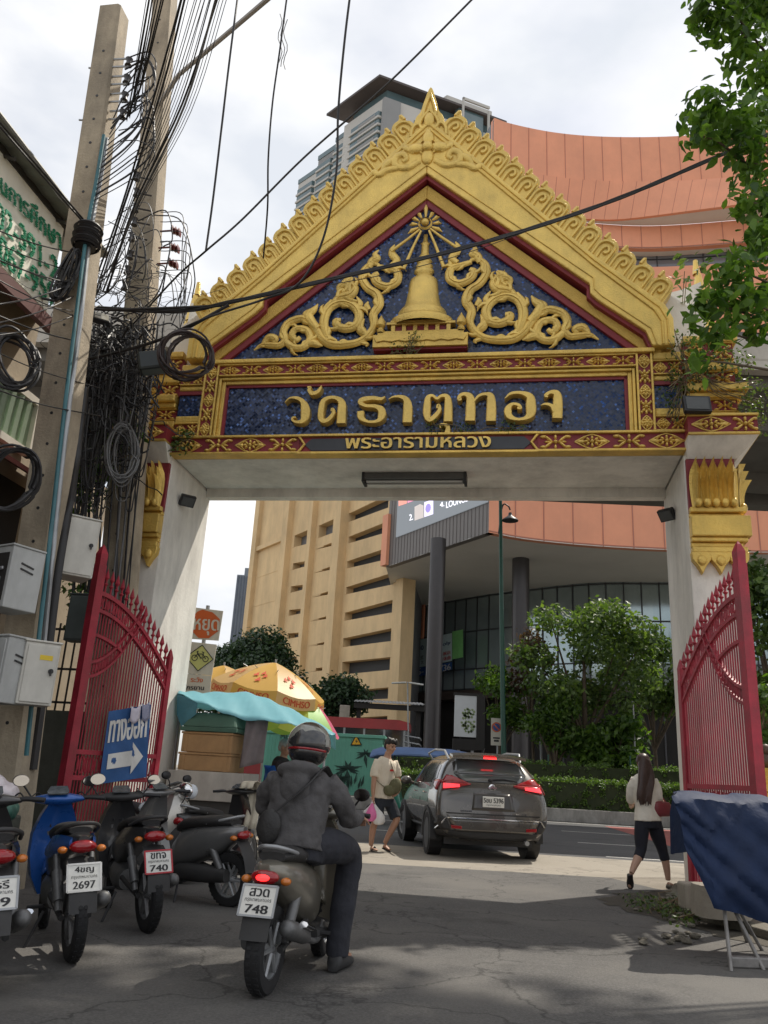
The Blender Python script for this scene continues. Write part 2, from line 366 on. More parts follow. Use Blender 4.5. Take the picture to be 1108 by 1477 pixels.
# ------------------------------------------------------------------ ground, lane, road
def ground_mat(name, base, var, patches, rough=.85, warm=None, crack=.5):
    m = bpy.data.materials.new(name); m.use_nodes = True; nt = m.node_tree; L = nt.links; b = nt.nodes['Principled BSDF']
    tc = _n(nt, 'ShaderNodeTexCoord')
    def noise(sc_, det, ro=.6, mpv=None):
        n = _n(nt, 'ShaderNodeTexNoise'); n.inputs['Scale'].default_value = sc_; n.inputs['Detail'].default_value = det; n.inputs['Roughness'].default_value = ro
        if mpv:
            q = _n(nt, 'ShaderNodeMapping'); q.inputs['Scale'].default_value = mpv; L.new(tc.outputs['Object'], q.inputs[0]); L.new(q.outputs[0], n.inputs['Vector'])
        else: L.new(tc.outputs['Object'], n.inputs['Vector'])
        return n.outputs['Fac']
    def ramp(f, a, ca, b_, cb):
        r = _n(nt, 'ShaderNodeValToRGB'); e = r.color_ramp.elements; e[0].position = a; e[0].color = (*ca, 1); e[1].position = b_; e[1].color = (*cb, 1); L.new(f, r.inputs[0]); return r.outputs[0]
    def mix(a, b_, f, bl='MIX'):
        x = _n(nt, 'ShaderNodeMix', data_type='RGBA', blend_type=bl); L.new(a, x.inputs[6])
        if isinstance(b_, tuple): x.inputs[7].default_value = (*b_, 1)
        else: L.new(b_, x.inputs[7])
        if isinstance(f, float): x.inputs[0].default_value = f
        else: L.new(f, x.inputs[0])
        return x.outputs[2]
    c = ramp(noise(60, 3, .7), .3, tuple(x*(1-var) for x in base), .7, tuple(x*(1+var) for x in base))
    c = mix(c, patches, ramp(noise(.55, 8, .62), .46, (0,)*3, .62, (.75,)*3))
    c = mix(c, tuple(x*.35 for x in base), ramp(noise(.9, 9, .68, (1.0, .8, 1)), .56, (0,)*3, .68, (.7,)*3))
    c = mix(c, tuple(min(1, x*1.7) for x in base), ramp(noise(1.4, 6, .6, (.35, 1.6, 1)), .60, (0,)*3, .72, (.5,)*3))
    vo = _n(nt, 'ShaderNodeTexVoronoi', feature='DISTANCE_TO_EDGE'); vo.inputs['Scale'].default_value = .55
    q = _n(nt, 'ShaderNodeVectorMath', operation='ADD'); nn = _n(nt, 'ShaderNodeTexNoise'); nn.inputs['Scale'].default_value = 2.2; nn.inputs['Detail'].default_value = 6
    L.new(tc.outputs['Object'], nn.inputs['Vector']); L.new(tc.outputs['Object'], q.inputs[0]); L.new(nn.outputs['Color'], q.inputs[1]); L.new(q.outputs[0], vo.inputs['Vector'])
    c = mix(c, tuple(x*.3 for x in base), ramp(vo.outputs['Distance'], .0, (crack,)*3, .012, (0,)*3))
    L.new(c, b.inputs['Base Color']); b.inputs['Roughness'].default_value = rough
    bp = _n(nt, 'ShaderNodeBump'); bp.inputs['Strength'].default_value = .5; bp.inputs['Distance'].default_value = .012
    L.new(noise(90, 4, .7), bp.inputs['Height']); L.new(bp.outputs[0], b.inputs['Normal'])
    return m
M_LANE = ground_mat('lane_asphalt', (.098, .094, .089), .40, (.14, .132, .12), crack=.75)
M_APRON = ground_mat('dusty_concrete', (.31, .278, .23), .18, (.25, .222, .18), crack=.6)
M_ROAD = ground_mat('road_asphalt', (.075, .076, .078), .25, (.09, .09, .09), crack=.2)
M_PAVE = ground_mat('pavement_concrete', (.24, .21, .17), .2, (.16, .14, .11))
def sheet(name, pts, z, m):
    mb = MB(); mb.add([(p[0], p[1], z) for p in pts], [tuple(range(len(pts)))]); return struct(mb.build(name, m))
RD = R_(-5.5); rdx, rdy = math.cos(RD), math.sin(RD)       # direction of the main road
def rd(a, b): return (a*rdx - b*rdy, 15.35+a*rdy+b*rdx)     # a along the road, b away from its near edge
struct(MB().bx(-900, 900, -200, 1500, -.5, 0).build('ground', M_PAVE))
sheet('lane', [(-7, -12), (5.4, -12), (4.6, 5), (4.1, 9.3), (3.3, 11.9), (-5, 12.2), (-7, 11)], .004, M_LANE)
sheet('lane_apron', [(-5, 12.2), (3.3, 11.9), (4.4, 12.4), (9, 13.4), rd(9, 0), rd(-9, 0)], .004, M_APRON)
sheet('road', [rd(-130, 0), rd(130, 0), rd(130, 14.0), rd(-130, 14.0)], .004, M_ROAD)
sheet('far_road', [rd(-130, 19.5), rd(130, 19.5), rd(130, 32), rd(-130, 32)], .004, M_ROAD)
M_LINE = mat('road_paint', (.62, .61, .57), .7, 0, .2, 6, dirt=.35, dscale=3)
M_REDL = mat('red_road_paint', (.34, .10, .085), .75, 0, .2, 4, dirt=.3, dscale=2)
mb = MB()
def strip(mb, a0, a1, b0, b1, z): mb.add([(*rd(a0, b0), z), (*rd(a1, b0), z), (*rd(a1, b1), z), (*rd(a0, b1), z)], [(0, 1, 2, 3)])
for k in range(-12, 14):
    strip(mb, 4.2+k*4.4, 5.6+k*4.4, 3.75, 3.87, .008); strip(mb, 4.4+k*6, 6.2+k*6, 8.1, 8.23, .008)
strip(mb, -120, 120, 13.25, 13.42, .008); strip(mb, 4.2, 9.5, .35, .5, .008)
struct(mb.build('lane_markings', M_LINE))
mb = MB(); strip(mb, 6.3, 9.6, .9, 12.6, .0075); struct(mb.build('road_red_marking', M_REDL))
# median with kerb
M_KERB = mat('kerb_concrete', (.30, .29, .27), .85, 0, .18, 3, .2, 30, dirt=.5, dscale=1.6)
def rbox(mb, a0, a1, b0, b1, z0, z1):
    mb.hexa([(*rd(a0, b0), z0), (*rd(a1, b0), z0), (*rd(a1, b1), z0), (*rd(a0, b1), z0), (*rd(a0, b0), z1), (*rd(a1, b0), z1), (*rd(a1, b1), z1), (*rd(a0, b1), z1)])
mb = MB(); rbox(mb, -40, 90, 14.0, 14.3, 0, .42); rbox(mb, -40, 90, 19.2, 19.5, 0, .42); struct(mb.build('median_kerb', M_KERB, bevel=.03))
M_SOIL = mat('soil', (.09, .065, .04), .95, 0, .3, 4, .4, 20)
mb = MB(); rbox(mb, -40, 90, 14.3, 19.2, 0, .36); struct(mb.build('median_ground', M_SOIL))
mb = MB(); rbox(mb, -130, 130, 32, 90, 0, .15); struct(mb.build('far_pavement', M_PAVE))

# broken pavement edge on the right, by the gate
M_RUBBLE = ground_mat('old_kerb', (.17, .15, .12), .25, (.10, .10, .07))
mb = MB(); pr0 = [(3.3, 8.2), (3.6, 7.2), (6.5, 6.4), (6.5, 11.4), (4.7, 11.6), (4.0, 11.1), (3.45, 10.1), (3.2, 9.2)]; pr = []
for (xa, ya), (xb_, yb_) in zip(pr0, pr0[1:]+pr0[:1]):      # a crumbled edge, not a ruled one
    for k in range(9): t_ = k/9; pr.append((xa+(xb_-xa)*t_+(rnd.uniform(-.06, .06) if k else 0), ya+(yb_-ya)*t_+(rnd.uniform(-.06, .06) if k else 0)))
mb.prism(pr, lambda a, b, d: (a, b, d), 0, .08); struct(mb.build('pavement', M_RUBBLE, bevel=.015))
M_DIRT = ground_mat('kerb_dirt', (.062, .054, .042), .45, (.09, .08, .06), crack=.2)
mb = MB(); dp = [(x+rnd.uniform(-.09, .09), y+rnd.uniform(-.09, .09)) for x, y in crom([(2.75, 9.9), (2.55, 9.2), (2.85, 8.4), (3.1, 7.5), (3.9, 6.8), (4.2, 8.5), (3.8, 10.4), (3.3, 10.5)], 6, True)]
mb.add([(x, y, .0085) for x, y in dp], [tuple(range(len(dp)))]); struct(mb.build('kerb_dirt', M_DIRT))

# ------------------------------------------------------------------ hedges and planting on the median
HEDGE = leaf_mat('hedge_leaf', (.045, .095, .020), (.15, .24, .05), .35)
HEDGED = leaf_mat('hedge_leaf_dark', (.010, .032, .010), (.05, .10, .025), .25)
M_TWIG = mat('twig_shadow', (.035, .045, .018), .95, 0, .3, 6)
def hedge(label, a0, a1, b0, b1, z0, z1, n, seed, m=HEDGE):
    t = thing('hedge', label, 'hedge', (*rd((a0+a1)/2, (b0+b1)/2), 0), RD, 'clipped hedges on the median')
    g = np.random.default_rng(seed); hx, hy, hz = (a1-a0)/2, (b1-b0)/2, (z1-z0)/2
    mb = MB(); mb.bx(-hx+.06, hx-.06, -hy+.08, hy-.08, z0, z1-.09); mb.build('shade_core', M_TWIG, t)  # solid dark box, the shade between the leaves put into its colour
    cl = []
    for i in range(int(n/26)):                   # clumps of leaves over the top and the sides
        x = g.uniform(-hx, hx); q = g.random()
        if q < .42: c = (x, g.uniform(-hy, hy), z1-.05+g.normal()*.035)
        elif q < .92: c = (x, -hy+.04+g.normal()*.03, g.uniform(z0, z1))
        else: c = (hx*(1 if g.random() < .5 else -1), g.uniform(-hy, hy), g.uniform(z0, z1))
        cl.append((c, (.10, .07, .09)))
    leaves('foliage', cl, n, .085, m, t, seed, shell=.4)
    return t
hedge('low front hedge along the kerb from behind the car to the gate', -.6, 14, 14.5, 15.5, .36, 1.35, 16000, 3)
hedge('taller back hedge standing behind the low front hedge', -.6, 15, 17.0, 18.2, .36, 1.95, 12000, 4)

BARK = mat('bark', (.10, .075, .05), .9, 0, .3, 6, .6, 25)
def tree(name, label, cat, loc, trunk, limbs, clumps, n, size, m, seed, shell=.6, group=None, shape='quad'):
    t = thing(name, label, cat, loc, 0, group)
    mb = MB(); mb.tube([p[:3] for p in trunk], [p[3] for p in trunk], 10)
    for l in limbs: mb.tube([p[:3] for p in l], [p[3] for p in l], 7)
    mb.build('trunk', BARK, t, smooth=60); leaves('crown', clumps, n, size, m, t, seed, shell, shape)
    return t
def auto_tree(name, label, cat, loc, h0, h1, r, n, size, m, seed, k=14, group=None, squash=1.0, tr=.12, shell=.6, cf=1.0):
    g = random.Random(seed); cl = []; lim = []
    for i in range(k):
        a = g.random()*6.283; q = (g.random()**.6)*r*.72; z = h0+(h1-h0)*(.15+.75*g.random()); rr = r*(.26+.22*g.random())*cf
        zz = (z-(h0+h1)/2)/((h1-h0)/2); q *= math.sqrt(max(.12, 1-zz*zz*.85))
        c = (q*math.cos(a), q*math.sin(a), z); cl.append((c, (rr, rr, rr*.75*squash)))
        if i < 9: lim.append([(0, 0, h0*.75, tr*.6), (c[0]*.5, c[1]*.5, (h0*.75+z)/2+.1, tr*.35), (c[0], c[1], z, tr*.12)])
    return tree(name, label, cat, loc, [(0, 0, 0, tr), (.05, .03, h0*.5, tr*.85), (0, 0, h0*1.0, tr*.7), (0, 0, (h0+h1)/2, tr*.3)], lim, cl, n, size, m, seed, shell, group)
TREE1 = leaf_mat('tree_leaf', (.035, .075, .022), (.15, .225, .06), .38)
TREE2 = leaf_mat('tree_leaf_fresh', (.03, .075, .014), (.13, .22, .04), .4)
TREED = leaf_mat('tree_leaf_far', (.012, .035, .016), (.045, .085, .03), .2)
TREEB = leaf_mat('tree_leaf_brown', (.05, .03, .018), (.13, .075, .045), .25)
def P3(v, z=0): return (v.x, v.y, z)
g_tr = 'street trees in front of the shopping centre'
q = gy(845, 1100, 35); auto_tree('street_tree', 'tallest round crowned street tree, over the dark glass entrance', 'tree', (q.x, 35, .3), 3.4, 8.6, 3.5, 7600, .24, TREE1, 11, 22, g_tr, .8, .16, .6, .72)
q = gy(718, 1100, 36.5); auto_tree('street_tree', 'narrow loose street tree crossing the green lamp post', 'tree', (q.x+.1, 36.5, .3), 2.6, 6.4, 1.5, 2300, .22, TREE2, 12, 12, g_tr, .9, .08, .6, .8)
q = gy(800, 1100, 34.4); auto_tree('street_tree', 'small leaning street tree with bright leaves low in front of the tallest tree', 'tree', (q.x, 34.4, .3), 1.9, 4.3, 1.35, 3800, .2, TREE2, 13, 10, g_tr, 1.0, .10)
q = gy(880, 1100, 34.2); auto_tree('street_tree', 'broad low shrub like tree with large drooping leaves beside the woman', 'tree', (q.x+.1, 34.2, .3), 1.3, 3.5, 1.75, 3000, .3, TREE2, 14, 12, g_tr, .9, .08)
q = gy(945, 1100, 38); auto_tree('street_tree', 'dark street tree half hidden behind the white gate pillar', 'tree', (q.x, 38, .3), 3.4, 8.2, 2.6, 4200, .26, TREE1, 15, 14, g_tr, .9, .12, .6, .8)
q = gy(768, 1100, 36); auto_tree('street_tree', 'sparse street tree with withered brown leaves in its crown', 'tree', (q.x, 36, .3), 3.6, 7.6, 1.6, 900, .22, TREEB, 16, 9, g_tr, .9, .08, .6, .7)
q = gy(1092, 900, 24); auto_tree('weeping_tree', 'hanging dark green tree at the edge behind the tall gate post', 'tree', (q.x+.5, 24, 0), 2.2, 8.4, 1.9, 6000, .26, TREE1, 17, 14, None, 1.3, .14)
g_rt = 'round trees in front of the yellow building'
for (px, Y, h0, h1, r, s, lb) in ((365, 62, 4.5, 10.6, 3.9, 21, 'round dark tree above the yellow parasol, left of the other'), (318, 64, 4.2, 10.2, 3.0, 22, 'dark tree just beside the stop sign'),
                                  (470, 60, 2.6, 8.3, 2.7, 23, 'round dark tree between the parasol and the grey canopy roof')):
    q = gy(px, 1090, Y); auto_tree('round_tree', lb, 'tree', (q.x, Y, 0), h0, h1, r, 9000, .34, TREED, s, 18, g_rt, 1.0, .2, .75)

# ------------------------------------------------------------------ shopping centre
TERRA = mat('terracotta_panel', (.80, .335, .19), .55, 0, .07, .4, 0, dirt=.08, dscale=.3)
TERRAD = mat('terracotta_joint', (.46, .19, .13), .7, 0, 0)
GREYP = mat('grey_ribbed_panel', (.20, .185, .175), .55, .2, .08, .6)
SOFFIT = mat('pale_soffit', (.66, .65, .60), .8, 0, .05, .3)
M_GLASS = mat('curtain_glass', (.36, .43, .43), .08, .65, .22, .18, spec=.9)
M_MULL = mat('mullion_dark', (.035, .037, .04), .5, .2, 0)
M_DARK = mat('shade_and_dark_trim', (.02, .018, .016), .85, 0, .3, .6)  # near black: dark frames, and the painted shade of unlit interiors
M_BROWN = mat('dark_stone', (.050, .036, .030), .45, 0, .2, .8)
mall = thing('shopping_centre', 'terracotta and grey shopping centre with curved overhanging bands and a screen', 'building', (0, 0, 0))
def smoothplan(pts, k=8): return [Vector((p[0], p[1], 0)) for p in crom([(q.x, q.y) for q in pts], k)]
def curtain(mb, plan, z0, z1, th=.5):
    n = len(plan); nr = []
    for i in range(n):
        t = (plan[min(i+1, n-1)]-plan[max(i-1, 0)]).normalized(); nr.append(Vector((-t.y, t.x, 0)))
    rows = [[(p.x, p.y, z0) for p in plan], [(p.x, p.y, z1) for p in plan], [(p.x+q.x*th, p.y+q.y*th, z1) for p, q in zip(plan, nr)], [(p.x+q.x*th, p.y+q.y*th, z0) for p, q in zip(plan, nr)]]
    rows.append(rows[0]); mb.grid(rows)
    mb.add([r[0] for r in rows[:4]]+[r[-1] for r in rows[:4]], [(0, 1, 2, 3), (7, 6, 5, 4)])
def joints(mb, plan, z0, z1, step, wd=.05, out=.03, hz=()):
    d = 0; last = 0
    for i in range(1, len(plan)):
        seg = plan[i]-plan[i-1]; l = seg.length; t = seg.normalized(); a = math.atan2(t.y, t.x)
        while last+step < d+l:
            last += step; p = plan[i-1]+t*(last-d); mb.box((p.x+t.y*out*.2, p.y-t.x*out*.2, (z0+z1)/2), (wd, out, z1-z0-.04), a)
        for z in hz:
            c = (plan[i]+plan[i-1])/2; mb.box((c.x+t.y*out*.2, c.y-t.x*out*.2, z), (l+.01, out*1.1, wd), a)
        d += l
zc = gy(705, 770, 52).z
bandD = [gz(x, y, zc) for x, y in ((705, 768), (760, 778), (850, 787), (957, 793), (1108, 797), (1250, 795))]
planD = smoothplan(bandD); C0 = bandD[0]; LE = gz(557, 818, zc)
mb = MB(); curtain(mb, planD, zc, zc+9.5); mb.build('terracotta_band', TERRA, mall)
mb = MB(); joints(mb, planD, zc, zc+9.5, 2.1, .07, .05, (zc+.12,)); mb.build('panel_joints', TERRAD, mall)
wl = [Vector((LE.x, LE.y, 0)), Vector((C0.x, C0.y, 0))]
mb = MB(); curtain(mb, wl, zc, zc+9.5); mb.build('grey_wing', GREYP, mall)
mb = MB(); joints(mb, wl, zc, zc+9.4, .42, .05, .04); mb.build('panel_ribs', mat('grey_rib', (.15, .135, .125), .6, .2, 0), mall)
mb = MB(); tW = (wl[1]-wl[0]).normalized(); aW = math.atan2(tW.y, tW.x); nW = Vector((tW.y, -tW.x, 0))
p_ = wl[0]+nW*.06; mb.box((p_.x, p_.y, zc+2.2), (.8, .5, 4.2), aW); mb.build('end_fin', TERRA, mall)
# screen on the grey wing
def onw(x, y, o=.0):
    n = nW; d = ray(x, y); P0 = wl[0]+nW*o; return CAM+d*((P0-CAM).dot(n)/d.dot(n))
scr = MB(); a_ = onw(572, 768, .08); b_ = onw(704, 728, .08)
s0 = (a_-wl[0]).dot(tW); s1 = (wl[1]-wl[0]).length-.05; zs0 = (a_.z+b_.z)/2-.1; zs1 = zc+9.3
def wpt(s, z, o): p = wl[0]+tW*s+nW*o; return (p.x, p.y, z)
scr.hexa([wpt(s0, zs0, .02), wpt(s1, zs0, .02), wpt(s1, zs0, .12), wpt(s0, zs0, .12), wpt(s0, zs1, .02), wpt(s1, zs1, .02), wpt(s1, zs1, .12), wpt(s0, zs1, .12)])
screen = scr.build('video_screen', mat('screen_grey', (.06, .065, .07), .4, 0, 0, emit=(.42, .46, .50, .34)), mall)
def spx(x, y): p = onw(x, y, .14); return ((p-wl[0]).dot(tW), p.z)
def squad(mb, P, o=.14): mb.add([wpt(*spx(x, y), o) for x, y in P], [tuple(range(len(P)))])
def textq(mb, s, P, fn_xy, **k):          # lettering into a pixel quadrilateral P = bl, br, tr, tl
    def f(a, b):
        x = (P[0][0]*(1-a)+P[1][0]*a)*(1-b)+(P[3][0]*(1-a)+P[2][0]*a)*b; y = (P[0][1]*(1-a)+P[1][1]*a)*(1-b)+(P[3][1]*(1-a)+P[2][1]*a)*b
        return fn_xy(x, y)
    return text(mb, s, 0, 1, 0, 1, f, **k)
M_SCW = mat('screen_white', (.5, .5, .5), .5, 0, 0, emit=(.9, .9, 1.0, .95)); fw = lambda x, y: wpt(*spx(x, y), .16)
for s__, q__, b__ in (('LOUNGE', [(644, 733), (675, 723), (674.5, 714), (644, 724)], .02), ('FOOD', [(644.5, 722), (674, 713.5), (674, 700), (644.5, 710)], .03), ('4.', [(635, 732), (641, 730), (641, 723), (635, 725)], .03), ('2.', [(591, 751), (596, 749.5), (596, 741), (591, 742)], .03)):
    mb = MB(); textq(mb, s__, q__, fw, bold=b__); mb.build('screen_lettering', M_SCW, screen)
mb = MB(); squad(mb, [(612, 746), (625, 741.5), (625, 720), (612, 724.5)]); mb.build('screen_picture', mat('screen_lilac', (.5, .5, .6), .5, 0, 0, emit=(.74, .68, .95, .85)), screen)
mb = MB(); squad(mb, [(598, 751), (611, 746.5), (611, 729), (606, 727), (598, 731)]); mb.build('screen_picture', mat('screen_beige', (.4, .35, .3), .5, 0, 0, emit=(.62, .56, .55, .6)), screen)
mb = MB(); squad(mb, [(575, 730), (587, 726), (587, 710), (575, 714)]); mb.build('screen_picture', mat('screen_coral', (.5, .2, .15), .5, 0, 0, emit=(.95, .35, .28, .7)), screen)
mb = MB(); squad(mb, [(588, 725.5), (599, 721.5), (599, 708), (588, 711)]); mb.build('screen_picture', mat('screen_pink', (.5, .2, .3), .5, 0, 0, emit=(.9, .30, .45, .7)), screen)
mb = MB(); pc = [(618+4*math.cos(a), 733+6.5*math.sin(a)-1.2*math.cos(a)) for a in [i*.52 for i in range(12)]]; mb.add([wpt(*spx(*p), .165) for p in pc], [tuple(range(12))]); mb.build('screen_emblem', mat('screen_violet', (.2, .15, .4), .5, 0, 0, emit=(.36, .30, .72, .7)), screen)
# soffit and glazed ground storeys
inner = [gz(x, y, zc-.02) for x, y in ((574, 884), (600, 876), (635, 869), (720, 855), (850, 841), (960, 840), (1108, 838), (1250, 836))]
planI = smoothplan(inner, 6)
mb = MB(); outer = wl[:1]+planD[::1]
m_ = len(planI); mb_pts = [(p.x, p.y, zc+.03) for p in outer]+[(p.x, p.y, zc+.03) for p in reversed(planI)]
k_ = len(outer)
def rs(pl, n):
    dl = [0]
    for i in range(1, len(pl)): dl.append(dl[-1]+(pl[i]-pl[i-1]).length)
    o = []
    for j in range(n):
        s = dl[-1]*j/(n-1); i = next((i for i in range(1, len(dl)) if dl[i] >= s-1e-9), len(dl)-1); t = (s-dl[i-1])/max(1e-9, dl[i]-dl[i-1]); o.append(pl[i-1].lerp(pl[i], t))
    return o
A_, B_ = rs(outer, 40), rs(planI, 40)
mb.grid([[(p.x, p.y, zc+.03) for p in A_], [(p.x, p.y, zc+.03) for p in B_]]); mb.build('soffit', SOFFIT, mall, solid=.05)
zg = onplane(577, 1003, inner[0], Vector(inner[1]-inner[0])).z
mb = MB(); curtain(mb, planI, zg, zc, .3); mb.build('glass_wall', M_GLASS, mall)
mb = MB(); joints(mb, planI, zg, zc, 1.35, .10, .12, (zg+.1, zg+(zc-zg)*.22, zg+(zc-zg)*.62, zc-.15)); mb.build('mullions', M_MULL, mall)
mb = MB(); q0 = [gz(x, y, zc-.02) for x, y in ((573, 884), (616, 873))]; tq = (q0[1]-q0[0]).normalized(); nq = Vector((tq.y, -tq.x, 0))*.35
mb.hexa([(q0[0].x-nq.x*0, q0[0].y, zc-3.2), (q0[1].x, q0[1].y, zc-3.2), (q0[1].x+nq.x, q0[1].y+nq.y, zc-3.2), (q0[0].x+nq.x, q0[0].y+nq.y, zc-3.2), (q0[0].x, q0[0].y, zc), (q0[1].x, q0[1].y, zc), (q0[1].x+nq.x, q0[1].y+nq.y, zc), (q0[0].x+nq.x, q0[0].y+nq.y, zc)]); mb.build('terracotta_infill', TERRA, mall)
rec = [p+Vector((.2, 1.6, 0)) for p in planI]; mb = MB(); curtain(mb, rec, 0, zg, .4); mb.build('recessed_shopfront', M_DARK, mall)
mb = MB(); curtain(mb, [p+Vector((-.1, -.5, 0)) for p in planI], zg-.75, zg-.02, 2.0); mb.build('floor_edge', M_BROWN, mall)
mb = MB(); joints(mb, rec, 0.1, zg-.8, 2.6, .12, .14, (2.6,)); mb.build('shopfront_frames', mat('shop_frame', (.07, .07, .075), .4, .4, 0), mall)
# window posters
def onI(x, y, i0=0, i1=1, o=.14):
    t = (inner[i1]-inner[i0]); t.z = 0; t.normalize(); n = Vector((t.y, -t.x, 0)); P0 = inner[i0]+n*o; d = ray(x, y); return CAM+d*((P0-CAM).dot(n)/d.dot(n))
ad = MB(); ad.add([onI(*p) for p in ((579, 968), (652, 953), (652, 913), (580, 928))], [(0, 1, 2, 3)]); poster = ad.build('window_poster', mat('poster_pale', (.55, .68, .68), .4, 0, .05, 3), mall)
mb = MB(); mb.add([onI(*p, o=.16) for p in ((579, 981), (652, 965.5), (652, 955), (579.5, 967))], [(0, 1, 2, 3)]); mb.build('poster_blue_band', mat('poster_blue', (.015, .075, .26), .4, 0, 0), poster)
fi = lambda x, y: onI(x, y, o=.18)
mb = MB(); textq(mb, '085-', [(591, 976.5), (611, 972), (611, 963), (591, 967)], fi, bold=.02); textq(mb, '736', [(634, 970), (650, 966), (650, 957), (634, 960.5)], fi, bold=.02)
mb.add([fi(*p) for p in crom([(582, 968), (583.5, 967), (585, 970), (584.5, 971.5), (587, 974), (588.5, 973), (588, 975.5), (585.5, 976), (582.5, 972.5)], 1)], [tuple(range(9))]); mb.build('poster_number', M_LINE, poster)
mb = MB(); textq(mb, 'ZEN Go', [(584, 941), (611, 937), (611, 927.5), (584, 931)], fi, bold=.02); textq(mb, 'doly', [(634, 935), (650, 930), (650, 924), (634, 928)], fi, bold=.02); mb.build('poster_title', mat('poster_navy', (.02, .07, .18), .5, 0, 0), poster)
mb = MB(); textq(mb, 'タイ古式', [(591, 954.5), (611, 951), (611, 945), (591, 948.5)], fi); textq(mb, 'プロセス', [(591, 961), (611, 957.5), (611, 952.5), (591, 956)], fi); mb.build('poster_small_print', M_MULL, poster)
mb = MB(); textq(mb, 'フ飯店', [(634, 947), (650, 943), (650, 938), (634, 942)], fi, bold=.02); textq(mb, '整体曲', [(634, 955), (650, 951), (650, 945), (634, 949)], fi, bold=.02); mb.build('poster_red_print', mat('poster_red', (.5, .05, .05), .5, 0, 0), poster)
mb = MB(); mb.add([fi(586.5+3.6*math.cos(a), 954+7.6*math.sin(a)) for a in [i*.45 for i in range(14)]], [tuple(range(14))]); mb.build('poster_green_disc', mat('poster_green', (.06, .17, .05), .5, 0, 0), poster)
mb = MB(); mb.add([onI(*p, o=.15) for p in ((652.5, 951), (668, 948), (668, 908), (652.5, 911))], [(0, 1, 2, 3)]); mb.build('green_window_panel', mat('poster_lime', (.20, .5, .16), .4, 0, .1, 2), mall)
# columns
M_COL = mat('column_dark', (.055, .05, .05), .35, .3, .15, .6)
for (px, Y, w_, py) in ((625, 54, 22, 822), (751, 58, 24, 786)):
    b0 = gy(px, 1000, Y); r_ = w_/2/F_PX*Y*1.05; n_ = 20; mb = MB(); V = []
    for z in (0, zc+.02):
        for j in range(2*n_):
            a = math.pi*j/n_; rr = r_*(1 if j % 2 else .95); V.append((b0.x+rr*math.cos(a), Y+rr*math.sin(a), z))
    mb.add(V, [(j, (j+1) % (2*n_), 2*n_+(j+1) % (2*n_), 2*n_+j) for j in range(2*n_)]); mb.build('column', M_COL, mall, smooth=50)
# upper curved bands
zA = gy(713, 170, 60).z
bA = [gz(x, y, zA) for x, y in ((713, 170), (740, 179), (800, 191), (870, 197), (960, 197), (1060, 190), (1180, 176))]; pA = smoothplan(bA)
zAs = onplane(870, 262, bA[3], bA[4]-bA[2]).z; zAb = onplane(900, 317, bA[3], bA[4]-bA[2]).z
mb = MB(); curtain(mb, pA, zAs, zA, .6); mb.build('terracotta_band', TERRA, mall)
mb = MB(); joints(mb, pA, zAs, zA, 1.75, .05, .05, (zAs,)); mb.build('panel_joints', TERRAD, mall)
pB = smoothplan([Vector((p.x, p.y, 0)) for p in bA[:2]]+[gz(x, y, zAb) for x, y in ((808, 313), (850, 317), (900, 317), (1000, 305), (1085, 293), (1180, 272))])
def rs0(pl, n):
    dl = [0]
    for i in range(1, len(pl)): dl.append(dl[-1]+(pl[i]-pl[i-1]).length)
    o = []
    for j in range(n):
        s = dl[-1]*j/(n-1); i = next((i for i in range(1, len(dl)) if dl[i] >= s-1e-9), len(dl)-1); t = (s-dl[i-1])/max(1e-9, dl[i]-dl[i-1]); o.append(pl[i-1].lerp(pl[i], t))
    return o
U_, D_ = rs0(pA, 49), rs0(pB, 49)
mb = MB(); mb.grid([[(p.x, p.y, zAs-.01) for p in U_], [(p.x, p.y, zAb) for p in D_]]); mb.build('terracotta_band', TERRA, mall, solid=.25)
mb = MB()
for a_, b_ in list(zip(U_, D_))[::2]: mb.tube([(a_.x, a_.y-.12, zAs), (b_.x, b_.y-.12, zAb)], .03, 4)
mb.build('panel_joints', TERRAD, mall)
e0 = bA[0]; mb = MB(); mb.hexa([(e0.x-.05, e0.y+.1, zAb), (e0.x-.02, e0.y+.2, zAb), (e0.x-4, e0.y+16, zAb), (e0.x-4.4, e0.y+16, zAb), (e0.x-.05, e0.y+.1, zA-.1), (e0.x-.02, e0.y+.2, zA-.1), (e0.x-4, e0.y+16, zA-.1), (e0.x-4.4, e0.y+16, zA-.1)]); mb.build('grey_flank', mat('slate_grey', (.16, .17, .185), .6, 0, .06, .4), mall)
inn = [gz(x, y, zAb) for x, y in ((760, 312), (830, 320), (940, 326), (1085, 316), (1200, 306))]; pC = smoothplan(inn)
A_, B_ = rs(pB, 40), rs(pC, 40)
mb = MB(); mb.grid([[(p.x, p.y, zAb+.06) for p in A_], [(p.x, p.y, zAb+.06) for p in B_]]); mb.build('soffit', SOFFIT, mall, solid=.06)
zCb = onplane(960, 358, inn[2], inn[3]-inn[1]).z
mb = MB(); curtain(mb, pC, zCb, zAb, .5); mb.build('terracotta_band', TERRA, mall)
mb = MB(); joints(mb, pC, zCb, zAb, 1.75, .06, .05, (zCb+.1,)); mb.build('panel_joints', TERRAD, mall)
pG = [p+Vector((.2, 1.2, 0)) for p in pC]; zGb = onplane(960, 402, inn[2]+Vector((.2, 1.2, 0)), inn[3]-inn[1]).z
mb = MB(); curtain(mb, pG, zGb, zCb+.3, .4); mb.build('glass_wall', mat('grey_glass', (.16, .17, .18), .12, 0, .1, .3, spec=.8), mall)
mb = MB(); joints(mb, pG, zGb, zCb, 2.0, .09, .1, (zCb-.35,)); mb.build('mullions', M_MULL, mall)
mb = MB(); mb.grid([[(p.x, p.y, zCb+.04) for p in pC], [(p.x, p.y, zCb+.04) for p in pG]]); mb.build('soffit', SOFFIT, mall, solid=.05)
